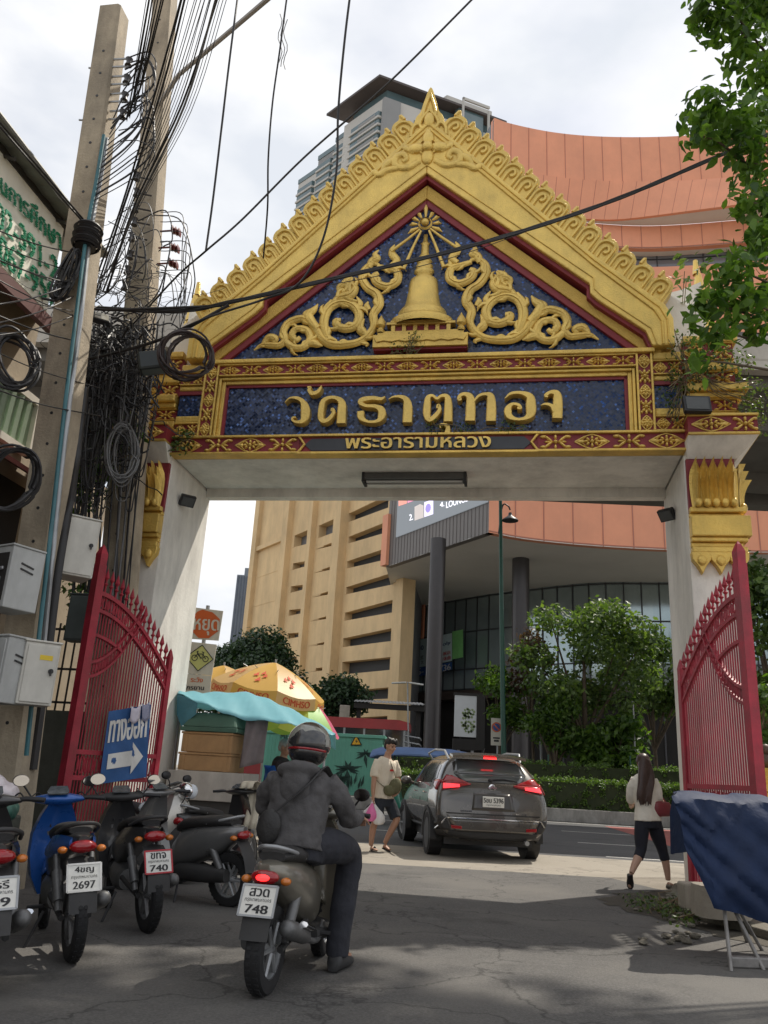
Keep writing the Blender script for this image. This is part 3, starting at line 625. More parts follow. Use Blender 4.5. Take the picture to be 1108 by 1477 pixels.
mb = MB(); curtain(mb, [p+Vector((-.1, -.6, 0)) for p in pC], zc+9.0, zGb, .6); mb.build('terracotta_band', TERRA, mall)
# body behind, so that the place is closed from the side
rb = max(q.y for q in planI)+6-LE.y
mb = MB(); mb.hexa([(LE.x+1, LE.y+rb, 0), (LE.x+60, LE.y+rb, 0), (LE.x+60, LE.y+rb+20, 0), (LE.x+1, LE.y+rb+20, 0), (LE.x+1, LE.y+rb, zc+9), (LE.x+60, LE.y+rb, zc+9), (LE.x+60, LE.y+rb+20, zc+9), (LE.x+1, LE.y+rb+20, zc+9)]); mb.build('rear_block', GREYP, mall)

# ------------------------------------------------------------------ yellow car park building
YEL = mat('yellow_render', (.74, .54, .295), .8, 0, .09, .25, .05, 5, dirt=.24, dscale=.35)
LOUV = mat('grey_louvre', (.20, .205, .215), .6, .2, .25, 1.2)
yb = thing('car_park_building', 'yellow multistorey car park with slanted grey slot openings', 'building')
zr = gy(489, 745, 76).z; pa, pb = gz(424, 772, zr), gz(489, 745, zr); dY = (pb-pa); dY.z = 0; dY.normalize(); nY = Vector((dY.y, -dY.x, 0)); Py = Vector((pb.x, pb.y, 0))
def yp(x, y): p = onplane(x, y, Py, dY); return ((p-Py).dot(dY), p.z)
def yw(s, z, o): p = Py+dY*s+nY*o; return (p.x, p.y, z)
ZT = yp(489, 640)[1]
sL, sR = yp(358, 900)[0], yp(580, 900)[0]
mb = MB(); mb.hexa([yw(sL, 0, -1.0), yw(sR, 0, -1.0), yw(sR-9, 0, -9), yw(sL, 0, -9), yw(sL, ZT, -1.0), yw(sR, ZT, -1.0), yw(sR-9, ZT, -9), yw(sL, ZT, -9)]); mb.build('louvre_core', LOUV, yb)
def yq(mb, P, o0=-1.0, o1=0.0): mb.prism([yp(x, y) for x, y in P], lambda a, b, d: yw(a, b, d), o0, o1)
Z8 = lambda x, y: (340+x/3.4625, 700+y/3.4625)
wall = MB()
def poly8(P, **k): yq(wall, [Z8(*p) for p in P], **k)
def yrect(mb, s0, s1, z0, z1, o0, o1): mb.hexa([yw(s0, z0, o0), yw(s1, z0, o0), yw(s1, z0, o1), yw(s0, z0, o1), yw(s0, z1, o0), yw(s1, z1, o0), yw(s1, z1, o1), yw(s0, z1, o1)])
# solid bay on the left
yrect(wall, sL, yp(*Z8(270, 300))[0], 0, ZT, -1, 0)
# left and middle slot bays: walls between traced slots
bay1 = [((290, 250), (378, 212), (375, 285), (290, 305)), ((282, 385), (366, 374), (365, 398), (284, 418)), ((272, 500), (356, 492), (356, 513), (276, 533)), ((262, 618), (350, 612), (350, 632), (266, 650)), ((254, 735), (341, 732), (341, 750), (258, 766)), ((264, 850), (332, 852), (332, 868), (264, 884))]
bay2 = [((412, 200), (518, 152), (516, 222), (412, 262)), ((434, 300), (512, 272), (510, 294), (434, 304)), ((426, 420), (503, 392), (503, 413), (426, 424)), ((418, 543), (496, 516), (496, 537), (418, 547)), ((410, 665), (488, 642), (488, 660), (410, 668)), ((402, 792), (481, 772), (481, 788), (402, 796)), ((394, 912), (474, 902), (472, 920), (394, 926))]
bay3 = [((560, 140), (760, 40), (760, 110), (560, 182)), ((560, 256), (765, 172), (765, 232), (560, 288)), ((552, 378), (765, 305), (765, 368), (556, 412)), ((548, 508), (784, 432), (780, 495), (548, 542)), ((540, 636), (778, 570), (776, 635), (542, 674)), ((532, 764), (772, 712), (770, 778), (532, 806)), ((528, 880), (766, 858), (762, 922), (522, 944)), ((600, 1022), (757, 1008), (755, 1066), (605, 1066)), ((580, 1162), (752, 1150), (750, 1240), (580, 1240))]
def bay(x0, x1, slots):
    prev = None; s0, s1 = x0, x1
    for sl in slots+[None]:
        if sl is None: top = [(s0, 0), (s1, 0)]
        tl, tr = (yp(*Z8(*sl[0])), yp(*Z8(*sl[1]))) if sl else ((s0, 0), (s1, 0))
        if sl:
            yl, yr = tl[1], tr[1]
        else: yl = yr = 0
        pl, pr_ = prev if prev else (ZT, ZT)
        wall.prism([(s0, yl), (s1, yr), (s1, pr_), (s0, pl)], lambda a, b, d: yw(a, b, d), -1.0, -.12)
        if sl:
            bl, br = yp(*Z8(*sl[3])), yp(*Z8(*sl[2])); prev = (bl[1], br[1])
            if tl[0] > s0+.05: wall.prism([(s0, bl[1]), (tl[0], bl[1]), (tl[0], tl[1]), (s0, tl[1])], lambda a, b, d: yw(a, b, d), -1.0, -.121)
            if tr[0] < s1-.05: wall.prism([(tr[0], br[1]), (s1, br[1]), (s1, tr[1]), (tr[0], tr[1])], lambda a, b, d: yw(a, b, d), -1.0, -.121)
S1a, S1b = yp(*Z8(272, 300))[0], yp(*Z8(378, 250))[0]; S2a, S2b = yp(*Z8(396, 240))[0], yp(*Z8(520, 200))[0]; S3a, S3b = yp(*Z8(548, 300))[0], yp(*Z8(800, 700))[0]
bay(S1a, S1b, bay1); bay(S2a, S2b, bay2); bay(S3a, S3b, bay3)
yrect(wall, S3b, sR, 0, ZT, -1, -.02)
wall.build('wall', YEL, yb)
mb = MB()
for s0, s1, o in ((S1a-1.2, S1a, .55), (S1b, S2a, .5), (S2b, S3a, .75), (sL-.3, sL+.8, .5), (S3b+.3, S3b+1.3, .4)): mb = MB(); yrect(mb, s0, s1, 0, ZT-.05, -.9, o); mb.build('pilaster', YEL, yb)
mb = MB(); zl = yp(*Z8(160, 305))[1]; yrect(mb, sL, S1a-1.2, zl-.2, zl+.3, -.5, .35); mb.build('ledge', YEL, yb)
for i in range(1, 8): mb = MB(); yrect(mb, sL+.9, S1a-1.3, zl-i*3.3-.04, zl-i*3.3+.04, -.5, .03); mb.build('wall_joint', YEL, yb)
mb = MB()
for i in range(90):
    s = S3a+(S3b-S3a)*i/90; yrect(mb, s, s+.05, 2, ZT-1, -1.0, -.9)
mb.build('louvre_fins', mat('louvre_fin', (.09, .095, .10), .6, .2, 0), yb)

# ------------------------------------------------------------------ tower blocks
def tower(): 
    t = thing('residential_tower', 'tall pale apartment tower with glass balconies and a dark flat roof', 'building')
    zt = gy(556, 140, 240).z; K = gz(556, 140, zt); PR = gz(712, 196, zt); PL = gz(497, 182, zt)
    K.z = PR.z = PL.z = 0; dr = (PR-K).normalized(); dl = (PL-K).normalized(); lr, ll = (PR-K).length, (PL-K).length
    W = mat('tower_wall', (.50, .48, .44), .8, 0, .06, .08); G = mat('tower_glass', (.10, .15, .16), .08, 0, .25, .12, spec=.8); D = mat('tower_dark', (.075, .06, .055), .6, 0, .1, .2); LG = mat('tower_grey', (.26, .26, .255), .8, 0, .06, .1)
    def bl(mb, a0, a1, b0, b1, z0, z1):
        P = [K+dr*a+dl*b for a, b in ((a0, b0), (a1, b0), (a1, b1), (a0, b1))]
        mb.hexa([(p.x, p.y, z0) for p in P]+[(p.x, p.y, z1) for p in P])
    mb = MB(); bl(mb, 0, lr, 0, ll, 0, zt); mb.build('wall', W, t)
    mb = MB(); bl(mb, -5, lr+3, -3, ll+4, zt+5.6, zt+6.6); bl(mb, 6, 8, 4, 6, zt, zt+5.5); mb.build('roof', D, t)
    mb = MB(); bl(mb, 2, lr-1, 2, ll-2, zt, zt+5.4); mb.build('penthouse_glass', G, t)
    mb = MB(); bl(mb, lr*.30, lr*.62, 6, ll+2, zt+7.0, zt+14); bl(mb, lr*.55, lr*.98, 0, ll, zt+9.5, zt+11.5); bl(mb, lr*.60, lr*.9, 2, ll-2, zt+6.9, zt+9.6); mb.build('plant_room', W, t)
    mb = MB(); bl(mb, lr*.62, lr*.63, -4.6, -3.9, zt-5, zt+9); bl(mb, lr*.86, lr*.87, -4.6, -3.9, zt-5, zt+7); bl(mb, lr*.62, lr*.87, -4.6, -3.9, zt+7.8, zt+9); mb.build('roof_frame', W, t)
    mb = MB(); bl(mb, lr*.63, lr*.86, -2.0, -.1, zt-6, zt+6); 
    for i in range(24):
        z = zt-6-i*3.4
        bl(mb, lr*.26, lr*.42, -.25, -.02, z-2.2, z)
    mb.build('window', G, t)
    mb = MB(); bl(mb, -1.0, lr*.12, -1.2, 0, 0, zt-1); mb.build('corner_panel', LG, t)
    g = MB(); s = MB(); r = MB()
    for i in range(34):
        z = zt-6-i*3.4
        bl(g, -1.4, -.02, ll*.06, ll*.72, z-2.5, z); bl(s, -1.9, -.02, ll*.03, ll*.75, z-3.4, z-2.5); bl(r, -2.0, -1.88, ll*.1, ll*.5, z-2.5, z-1.3)
    g.build('window', G, t); s.build('balcony', W, t); r.build('balcony_rail', LG, t)
    # lower stepped wings to the left
    for j, (b0, b1, px, py) in enumerate(((497, 471, 478, 205), (471, 444, 447, 232), (444, 415, 420, 262))):
        zz = onplane(px, py, K, dl).z; b0, b1 = [(onplane(q, 300, K, dl)-K).dot(dl) for q in (b0-(3 if j == 0 else 0), b1)]
        mb = MB(); bl(mb, 1.5+j, lr, b0, b1, 0, zz); mb.build('wing', LG if j % 2 else W, t)
        g = MB(); s = MB()
        for i in range(26):
            z = zz-4-i*3.4; bl(g, .3+j, 1.6+j, b0+(b1-b0)*.2, b1-(b1-b0)*.12, z-2.4, z); bl(s, -.1+j, 1.6+j, b0+(b1-b0)*.18, b1-(b1-b0)*.10, z-3.3, z-2.4)
        g.build('window', G, t); s.build('balcony', W, t)
        mb = MB(); bl(mb, 1.2+j, 1.5+j, b0, b1, zz, zz+2.2); mb.build('parapet_glass', G, t)
tower()
t = thing('slim_tower', 'slim distant grey blue tower between the stop sign and the yellow building', 'building')
q0 = gy(331, 930, 300); q1 = gy(352, 930, 300); zt = gy(346, 829, 300).z
mb = MB(); mb.bx(q0.x, q1.x, 300, 325, 0, zt); mb.bx(q0.x+2.5, q1.x-.5, 301, 322, zt, zt+3); mb.build('wall', mat('far_tower_wall', (.20, .23, .27), .6, 0, .15, .1), t)
mb = MB()
for i in range(5): mb.bx(q0.x+.4+i*1.1, q0.x+.9+i*1.1, 299.7, 300.05, 0, zt-.5)
mb.build('window', mat('far_tower_window', (.09, .11, .15), .3, 0, .2, .2), t)
# ------------------------------------------------------------------ elevated railway crossing behind the gate
VIA = mat('viaduct_concrete', (.17, .165, .155), .85, 0, .15, .5, .2, 10, dirt=.35, dscale=.4)
VIAP = mat('viaduct_parapet', (.50, .47, .42), .8, 0, .1, .8, dirt=.3, dscale=.8)
via = thing('elevated_railway', 'grey concrete elevated railway crossing behind the temple gate', 'viaduct', (0, 0, 0))
zv = gy(640, 717, 32.4).z
def vbox(mb, a0, a1, y0, y1, z0, z1):
    ang = R_(-2.0); ca, sa = math.cos(ang), math.sin(ang)
    P = [(a*ca-(y-27)*sa, 27+a*sa+(y-27)*ca) for a, y in ((a0, y0), (a1, y0), (a1, y1), (a0, y1))]
    mb.hexa([(*p, z0) for p in P]+[(*p, z1) for p in P])
mb = MB(); vbox(mb, -70, 70, 22.6, 32.2, zv+.5, zv+2.4); vbox(mb, -70, 70, 24.5, 25.4, zv, zv+.5); vbox(mb, -70, 70, 29.5, 30.4, zv, zv+.5); vbox(mb, -70, 70, 31.7, 32.4, zv-.02, zv+.49); mb.build('deck', VIA, via)
ztop = gy(1095, 490, 22).z
mb = MB(); vbox(mb, -70, 70, 22.2, 22.6, zv+2.2, ztop-.75); mb.build('edge_beam', VIA, via)
mb = MB(); vbox(mb, -70, 70, 22.0, 22.35, ztop-1.25, ztop-.95); mb.build('ledge', VIAP, via)
mb = MB()
for i in range(-28, 28): vbox(mb, i*2.5, i*2.5+2.46, 22.1, 22.5, ztop-.9, ztop)
mb.build('parapet', VIAP, via, bevel=.08)
for a in (-34, 34):
    mb = MB(); vbox(mb, a-1.2, a+1.2, 25.5, 28.5, 0, zv+.5); mb.build('pier', VIA, via)

# ------------------------------------------------------------------ temple gate
gate = thing('temple_gate', 'white temple gateway with gold pediment, blue mosaic and gold lettering', 'gateway', G0, GA)
def gf(u, z, v): return (u, v, z)            # local order: u, depth, height
for s in (-1, 1):
    mb = MB(); mb.bx(s*3.5, s*4.12, -.06, 1.47, 0, 5.3); mb.build('pillar', WHITEW, gate, bevel=.012)
mb = MB(); mb.bx(-3.499, 3.499, .062, 1.30, 5.34, 6.8); mb.bx(-3.499, 3.499, 1.30, 1.47, 5.20, 6.8); mb.build('beam', WHITEW, gate)
mb = MB(); mb.prism([(-3.95, 6.8), (3.95, 6.8), (3.9, 7.5), (0, 10.8), (-3.9, 7.5)], gf, .16, 1.25); mb.build('gable_wall', WHITEW, gate)
# white blocks and gold spikes at the rear corners of the roof
for s in (-1, 1):
    mb = MB(); mb.prism([(s*3.0, 7.6), (s*4.25, 7.6), (s*4.2, 8.75), (s*3.9, 8.62), (s*3.2, 8.45)], gf, 1.26, 1.5); mb.bx(s*3.4, s*3.9, 1.2, 1.26, 8.0, 8.25); mb.build('rear_wing', WHITEW, gate)
    mb = MB()
    for i in range(7):
        z0 = 7.4+i*.26; r_ = .17-.02*i; mb.lathe([(r_*1.15, 0), (r_, .1), (r_*.72, .25), (r_*.7, .262)], 8, (s*(4.32-.025*i), 1.38, z0))
    mb.build('roof_spike', GOLD2, gate, smooth=40)

# flower relief used by every band
def motif(mb, cx, cz, w_, h_, v, kind=0):
    def el(x, z, rx, rz, ang, d=.035):
        mb.sph((cx+x, v, cz+z), (rx, d, rz), 10, 6, Matrix.Rotation(ang, 4, 'Y'))
    rr = h_*.13; el(0, 0, rr, rr, 0, .055)
    if kind == 0:
        for i in range(8):
            a = i*math.pi/4; k = .25 if i % 2 else .30; el(math.cos(a)*w_*.16, math.sin(a)*h_*k*.8, h_*.15, h_*.085, -a, .04)
        for sx in (-1, 1):
            el(sx*w_*.30, 0, w_*.13, h_*.13, 0, .03)
            for sz in (-1, 1): el(sx*w_*.24, sz*h_*.17, w_*.14, h_*.055, sx*sz*.75, .03)
        P = [(-.47, 0), (-.2, .34), (0, .47), (.2, .34), (.47, 0), (.2, -.34), (0, -.47), (-.2, -.34), (-.47, 0)]
        mb.tube([(cx+a*w_, v, cz+b*h_) for a, b in P], h_*.05, 6)
    else:
        for sx in (-1, 1):
            for sz in (-1, 1):
                el(sx*w_*.20, sz*h_*.20, w_*.19, h_*.09, -sx*sz*.72, .04); el(sx*w_*.34, sz*h_*.33, w_*.10, h_*.10, 0, .035)
        el(0, h_*.32, h_*.09, h_*.16, 0); el(0, -h_*.32, h_*.09, h_*.16, 0); el(-w_*.22, 0, w_*.09, h_*.07, 0, .03); el(w_*.22, 0, w_*.09, h_*.07, 0, .03)
def band(name, u0, u1, z0, z1, v, n, rail=.035, first=0, th=.16):
    h = z1-z0; mb = MB(); mb.bx(u0, u1, v, v+th, z0+rail*.5, z1-rail*.5); g_ = mb.build(name, RED, gate)
    mb = MB(); mb.bx(u0-.003, u1+.003, v-.045, v+th-.003, z0, z0+rail); mb.bx(u0-.003, u1+.003, v-.045, v+th-.003, z1-rail, z1); mb.build('rail', GOLD, g_, bevel=.008)
    mb = MB(); w_ = (u1-u0)/n
    for i in range(n): motif(mb, u0+(i+.5)*w_, (z0+z1)/2, w_*1.0, h-rail*2, v-.005, (i+first) % 2)
    mb.build('flower_relief', GOLD2, g_, smooth=60); return g_
def vband(name, u0, u1, z0, z1, v, n):
    mb = MB(); mb.bx(u0+.01, u1-.01, v, v+.16, z0, z1); g_ = mb.build(name, RED, gate)
    mb = MB(); mb.bx(u0, u0+.03, v-.04, v+.157, z0, z1); mb.bx(u1-.03, u1, v-.04, v+.157, z0, z1); mb.build('rail', GOLD, g_, bevel=.008)
    mb = MB(); h = (z1-z0)/n
    for i in range(n): motif(mb, (u0+u1)/2, z0+(i+.5)*h, (u1-u0)*.8, h*.98, v-.005, i % 2)
    mb.build('flower_relief', GOLD2, g_, smooth=60)
ub = 1.56
band('lower_frieze', -3.53, -ub-.08, 5.34, 5.63, -.10, 4); band('lower_frieze', ub+.08, 3.53, 5.34, 5.63, -.10, 4, first=1)
mb = MB(); mb.bx(-ub-.08, ub+.08, -.09, .05, 5.36, 5.61); mb.build('name_plate_surround', RED, gate)
mb = MB(); mb.prism([(-ub, 5.485), (-ub+.10, 5.575), (ub-.10, 5.575), (ub, 5.485), (ub-.10, 5.395), (-ub+.10, 5.395)], gf, -.105, -.05); np_ = mb.build('name_plate', mat('slate_plate', (.035, .038, .045), .35, 0, .3, 3), gate)
mb = MB(); mb.bx(-ub-.085, ub+.085, -.14, .047, 5.335, 5.37); mb.bx(-ub-.085, ub+.085, -.14, .047, 5.60, 5.635)
for s in (-1, 1): mb.tube([(s*(ub+.09), -.115, 5.36), (s*(ub+.0), -.115, 5.485), (s*(ub+.09), -.115, 5.61)], .022, 6)
mb.build('name_plate_frame', GOLD, gate, bevel=.006)
mb = MB(); text(mb, 'พระอารามหลวง', -.97, 1.02, 5.405, 5.565, lambda a, b: (a, -.125, b), .015, .018)
o_ = mb.build('raised_letters', GOLD2, np_); md = o_.modifiers.new('t', 'SOLIDIFY'); md.thickness = .02; md.offset = 1
# name panel
mb = MB(); mb.bx(-2.83, 2.83, .0, .06, 5.60, 6.48); panel = mb.build('mosaic_panel', MOSAIC, gate)
mb = MB()
for s in (-1, 1): mb.bx(s*2.80, s*2.845, -.03, .05, 5.63, 6.47)
mb.bx(-2.845, 2.845, -.03, .05, 6.43, 6.47); mb.build('red_fillet', RED, gate)
mb = MB()
def frame_u(u, z, wd, v0, v1):
    for s in (-1, 1): mb.bx(s*u, s*(u+wd), v0, v1, 5.63, z+wd-.002)
    mb.bx(-u, u, v0, v1, z, z+wd)
frame_u(2.845, 6.47, .055, -.06, .055); frame_u(2.90, 6.525, .04, -.10, .056); mb.build('gold_frame', GOLD, gate, bevel=.01)
band('upper_frieze', -2.95, 2.95, 6.575, 6.77, -.09, 18, .022)
for s in (-1, 1): vband('side_frieze', *sorted((s*2.95, s*3.17)), 5.635, 6.77, -.088, 5)
mb = MB(); mb.bx(-3.2, 3.2, -.16, .1, 6.772, 6.835); mb.build('gold_cornice', GOLD, gate, bevel=.012)
# short stepped bands beside the panel
for s in (-1, 1):
    a, b = sorted((s*3.18, s*3.55)); 
    band('wing_band', a, b, 5.64, 5.86, -.05, 2, .02); band('wing_band', a, b, 6.46, 6.68, -.05, 2, .02)
    mb = MB(); mb.bx(a, b, -.02, .1, 5.98, 6.32); mb.build('mosaic_panel', MOSAIC, gate)
    for q0_, q1_, q2_ in ((-.07, 5.865, 5.975), (-.07, 6.38, 6.455), (-.09, 6.685, 6.80)): mb = MB(); mb.bx(a, b, q0_, .1, q1_, q2_); mb.build('gold_moulding', GOLD, gate, bevel=.02)
    mb = MB(); mb.bx(a, b, -.055, .1, 6.322, 6.378); mb.build('red_fillet', RED, gate)
    # stepped stack above the capital
    a, b = s*3.6, s*4.28
    for grp in (((5.76, 5.84, .10), (5.84, 5.95, .0)), ((6.14, 6.22, .04), (6.22, 6.33, .10)), ((6.55, 6.63, .03), (6.63, 6.72, -.02)), ((6.98, 7.08, .03),)):
        mb = MB()
        for z0, z1, e in grp: mb.bx(a, b+s*e, .02-e, 1.4, z0, z1)
        mb.build('gold_moulding', GOLD, gate, bevel=.02)
    for z0, z1 in ((5.95, 6.14), (6.33, 6.55), (6.72, 6.98)): band('wing_band', *sorted((a, b-s*.03)), z0, z1, .06, 2, .015, th=1.3)

# pediment: mosaic triangle, red line, textured band, dark line, broad raking board
mb = MB(); mb.prism([(-3.0, 6.80), (3.0, 6.80), (0, 9.46)], gf, .02, .16); mb.build('mosaic_pediment', MOSAIC, gate)
def chevron(name, inner, outer, v0, v1, m, bevel=.01):
    for s in (-1, 1):
        P = [(s*a, b) for a, b in inner]+[(s*a, b) for a, b in reversed(outer)]
        mb = MB(); mb.prism(P, gf, v0, v1); mb.build(name, m, gate, bevel=bevel)
chevron('red_trim', [(0.0, 9.43), (2.97, 6.80)], [(0, 9.56), (3.11, 6.80)], -.03, .155, RED)
GOLDT = mat('gold_chequer', (.60, .39, .085), .45, .35, .1, 4, .8, 55)
chevron('chequered_band', [(0, 9.555), (3.105, 6.802)], [(0, 9.80), (3.30, 6.87), (3.30, 6.802)], -.06, .152, GOLDT)
st = [(0, 9.84), (2.33, 7.80), (2.33, 7.66), (2.44, 7.53), (3.06, 7.02), (3.13, 6.84)]
so = [(0, 9.92), (2.375, 7.85), (2.375, 7.70), (2.48, 7.58), (3.10, 7.07), (3.19, 6.84)]
chevron('dark_red_line', st, so, -.14, .10, RED)
chevron('raking_board', [(0, 9.91), (2.37, 7.84), (2.37, 7.69), (2.475, 7.57), (3.09, 7.065), (3.17, 6.838)], [(0, 10.93), (2.45, 8.30), (3.37, 7.46), (3.46, 7.25), (3.46, 6.838)], -.20, .145, GOLD2, .02)
GD = GOLD
for s in (-1, 1):
    for pts, r_ in (([(0, 10.74), (2.43, 8.14), (3.22, 7.38), (3.31, 7.2), (3.31, 6.85)], .022), ([(0, 10.83), (2.44, 8.22), (3.29, 7.42), (3.38, 7.22), (3.38, 6.85)], .016), ([(0, 10.05), (2.42, 7.93), (2.43, 7.75), (2.53, 7.63), (3.16, 7.1), (3.23, 6.85)], .012)):
        mb = MB(); mb.tube([(s*a, -.203, b) for a, b in pts], r_, 6); mb.build('board_moulding', GD, gate)
# crest: hooked leaves climbing the outer edge
def crest_leaf():
    mb = MB()
    out = crom([(.0, -.14), (-.03, .10), (-.02, .27), (.03, .33), (.02, .40), (.06, .50), (.12, .42), (.22, .40), (.30, .34), (.335, .24), (.335, -.14)], 4)
    mb.prism(out, gf, -.12, .10)
    mb.tube([(a, -.125, b) for a, b in crom([(.03, -.10), (.02, .12), (.03, .25), (.10, .33), (.21, .33), (.275, .26), (.275, -.10)], 4)], .028, 6)
    mb.tube([(a, -.125, b) for a, b in crom([(.12, -.10), (.105, .10), (.12, .20), (.17, .245), (.215, .20), (.20, .13), (.165, .14)], 4)], .03, 6)
    mb.tube([(a, -.12, b) for a, b in crom([(.045, .36), (.055, .44), (.06, .48)], 3)], [.03]*6+[.01], 5)
    me = mb.build('crest_leaf', GOLD2, gate, smooth=50)
    md = me.modifiers.new('b', 'BEVEL'); md.width = .014; md.segments = 2; md.angle_limit = R_(50)
    return me
proto = crest_leaf(); used = False
edge = [(.16, 10.76), (2.45, 8.30), (3.37, 7.46)]
dl = [0]; 
for i in (1, 2): dl.append(dl[-1]+math.dist(edge[i-1], edge[i]))
nl = 14
for s in (1, -1):
    for i in range(nl):
        d = (i+.02)*(dl[-1]-.05)/nl; k = 1 if d < dl[1] else 2; t = (d-dl[k-1])/(dl[k]-dl[k-1])
        x = edge[k-1][0]+(edge[k][0]-edge[k-1][0])*t; z = edge[k-1][1]+(edge[k][1]-edge[k-1][1])*t
        o = proto if not used else proto.copy()
        if used: COL.objects.link(o)
        used = True
        ang = R_(34); f_ = .99-.006*i
        o.location = (s*x, 0, z); o.scale = (s*f_, 1, f_); o.rotation_euler = (0, s*ang, 0)
mb = MB()
KX = .72
out = crom([(-.40, 10.40), (-.47, 10.66), (-.36, 10.84), (-.29, 11.02), (-.2, 11.12), (-.14, 11.3), (0, 11.60), (.14, 11.3), (.2, 11.12), (.29, 11.02), (.36, 10.84), (.47, 10.66), (.40, 10.40)], 4)
mb.prism([(a*KX, b) for a, b in out], gf, -.16, .12)
for s in (-KX, KX):
    mb.tube([(s*a, -.17, b) for a, b in crom([(.0, 11.45), (.1, 11.2), (.13, 11.05), (.05, 10.95)], 4)], .03, 6)
    mb.tube([(s*a, -.17, b) for a, b in crom([(.38, 10.62), (.36, 10.78), (.26, 10.86), (.17, 10.8), (.2, 10.68), (.27, 10.7)], 4)], .035, 6)
    mb.tube([(s*a, -.18, b) for a, b in crom([(0, 11.12), (.14, 10.98), (.2, 10.84), (.1, 10.72)], 4)], .03, 6)
mb.sph((0, -.17, 10.92), (.09, .07, .16), 12, 8)
mb.build('apex_finial', GOLD2, gate, smooth=50, bevel=.015)
# flower and scrolls on the board under the apex
mb = MB()
for i in range(4):
    a = i*math.pi/2; cx, cz = .17*math.sin(a), 10.37+.17*math.cos(a); mb.sph((cx, -.2, cz), (.10, .06, .15), 10, 8, Matrix.Rotation(a, 4, 'Y'))
mb.sph((0, -.23, 10.37), (.09, .07, .09), 12, 8); mb.lathe([(.13, -.02), (.15, 0), (.13, .02)], 16, (0, -.22, 10.37), M=Matrix.Rotation(R_(90), 4, 'X'))
mb.sph((0, -.2, 10.62), (.06, .05, .12), 10, 8)
def vine(mb, pts, sgn, v, k=5, flat=.7):
    c = crom([(a, b, r) for a, b, r in pts], k); mb.tube([(sgn*a, v, b) for a, b, r in c], [(max(.006, r), max(.006, r)*flat) for a, b, r in c], 8, up=(0, 0.01, 0) if False else None)
for s in (-1, 1):
    vine(mb, [(.12, 10.13, .05), (.3, 10.02, .06), (.48, 10.07, .06), (.5, 10.22, .06), (.38, 10.28, .06), (.32, 10.19, .045), (.38, 10.14, .04)], s, -.2)
    vine(mb, [(.42, 10.03, .05), (.62, 10.0, .06), (.74, 9.92, .055), (.82, 9.98, .05), (.9, 9.9, .01)], s, -.2); vine(mb, [(.2, 10.3, .04), (.36, 10.4, .05), (.28, 10.47, .01)], s, -.2); vine(mb, [(.5, 10.2, .05), (.62, 10.12, .06), (.72, 9.97, .02)], s, -.2)
mb.build('apex_flower_relief', GOLD2, gate, smooth=60)

# chedi in relief
mb = MB(); hl = Matrix.Scale(.55, 4, Vector((0, 1, 0)))
prof = [(.43, 7.36), (.45, 7.40), (.45, 7.46), (.40, 7.49), (.36, 7.54), (.35, 7.60), (.32, 7.64), (.27, 7.70), (.245, 7.80), (.225, 7.95), (.215, 8.07), (.20, 8.15), (.16, 8.19), (.11, 8.20), (.12, 8.24), (.15, 8.27), (.15, 8.31), (.12, 8.34), (.135, 8.38), (.12, 8.41), (.105, 8.43), (.12, 8.47), (.10, 8.50), (.085, 8.52), (.10, 8.55), (.08, 8.58), (.06, 8.62), (.055, 8.76), (.07, 8.79), (.05, 8.81), (.035, 8.84), (.03, 8.95)]
mb.lathe([(r_, z) for r_, z in prof], 20, (0, .02, 0), math.pi, 2*math.pi, sq=(1, .62)); 
mb.build('chedi_relief', GOLD2, gate, smooth=35)
mb = MB(); mb.bx(-.62, .62, -.12, .02, 7.17, 7.22); mb.bx(-.68, .68, -.14, .02, 6.97, 7.17); mb.bx(-.50, .50, -.12, .02, 7.34, 7.38); mb.bx(-.44, .44, -.12, .02, 7.38, 7.41)
for i in range(6): u = -.40+i*.16; mb.bx(u-.03, u+.03, -.105, .02, 7.22, 7.34)
mb.bx(-.54, .54, -.115, .02, 7.217, 7.24)
mb.tube([(-.66, -.145, 7.12)]+[(-.62+.62*i/6, -.15, 7.05+(.02 if i % 2 else 0)) for i in range(13)]+[(.66, -.145, 7.12)], .014, 6)
for s in (-1, 1): mb.lathe([(.05, 7.22), (.06, 7.26), (.035, 7.29), (.07, 7.33), (.065, 7.40), (.03, 7.46), (.0, 7.52)], 10, (s*.58, -.1, 0))
mb.build('chedi_base', GOLD, gate, smooth=35, bevel=.008)
mb = MB(); mb.bx(-.42, .42, -.07, .02, 7.24, 7.335); mb.bx(-.67, .67, -.10, .02, 6.94, 6.969); mb.build('red_fillet', RED, gate)
mb = MB(); c_ = (0, 9.07)
mb.sph((0, -.12, 9.07), (.06, .06, .06), 12, 8); mb.lathe([(.085, -.03), (.11, 0), (.085, .03)], 16, (0, -.09, 9.07), M=Matrix.Rotation(R_(90), 4, 'X'))
for i in range(12):
    a = i*math.pi/6; l0 = .12; l1 = .36 if i == 0 else (.24 if i in (1, 11, 2, 10, 3, 9) else (.30 if i in (4, 8) else 0))
    if l1: mb.tube([(math.sin(a)*l0, -.08, 9.07+math.cos(a)*l0), (math.sin(a)*(l0+l1)*.55, -.09, 9.07+math.cos(a)*(l0+l1)*.55), (math.sin(a)*l1, -.07, 9.07+math.cos(a)*l1)], [.015, .034, .006], 8)
for s in (-1, 1):
    mb.tube([(s*.08, -.08, 8.98), (s*.25, -.08, 8.82), (s*.50, -.07, 8.62)], [.018, .022, .028], 8); mb.tube([(s*.06, -.08, 8.95), (s*.16, -.08, 8.7), (s*.30, -.07, 8.30)], [.018, .022, .03], 8)
mb.build('radiant_star', GOLD2, gate, smooth=50)
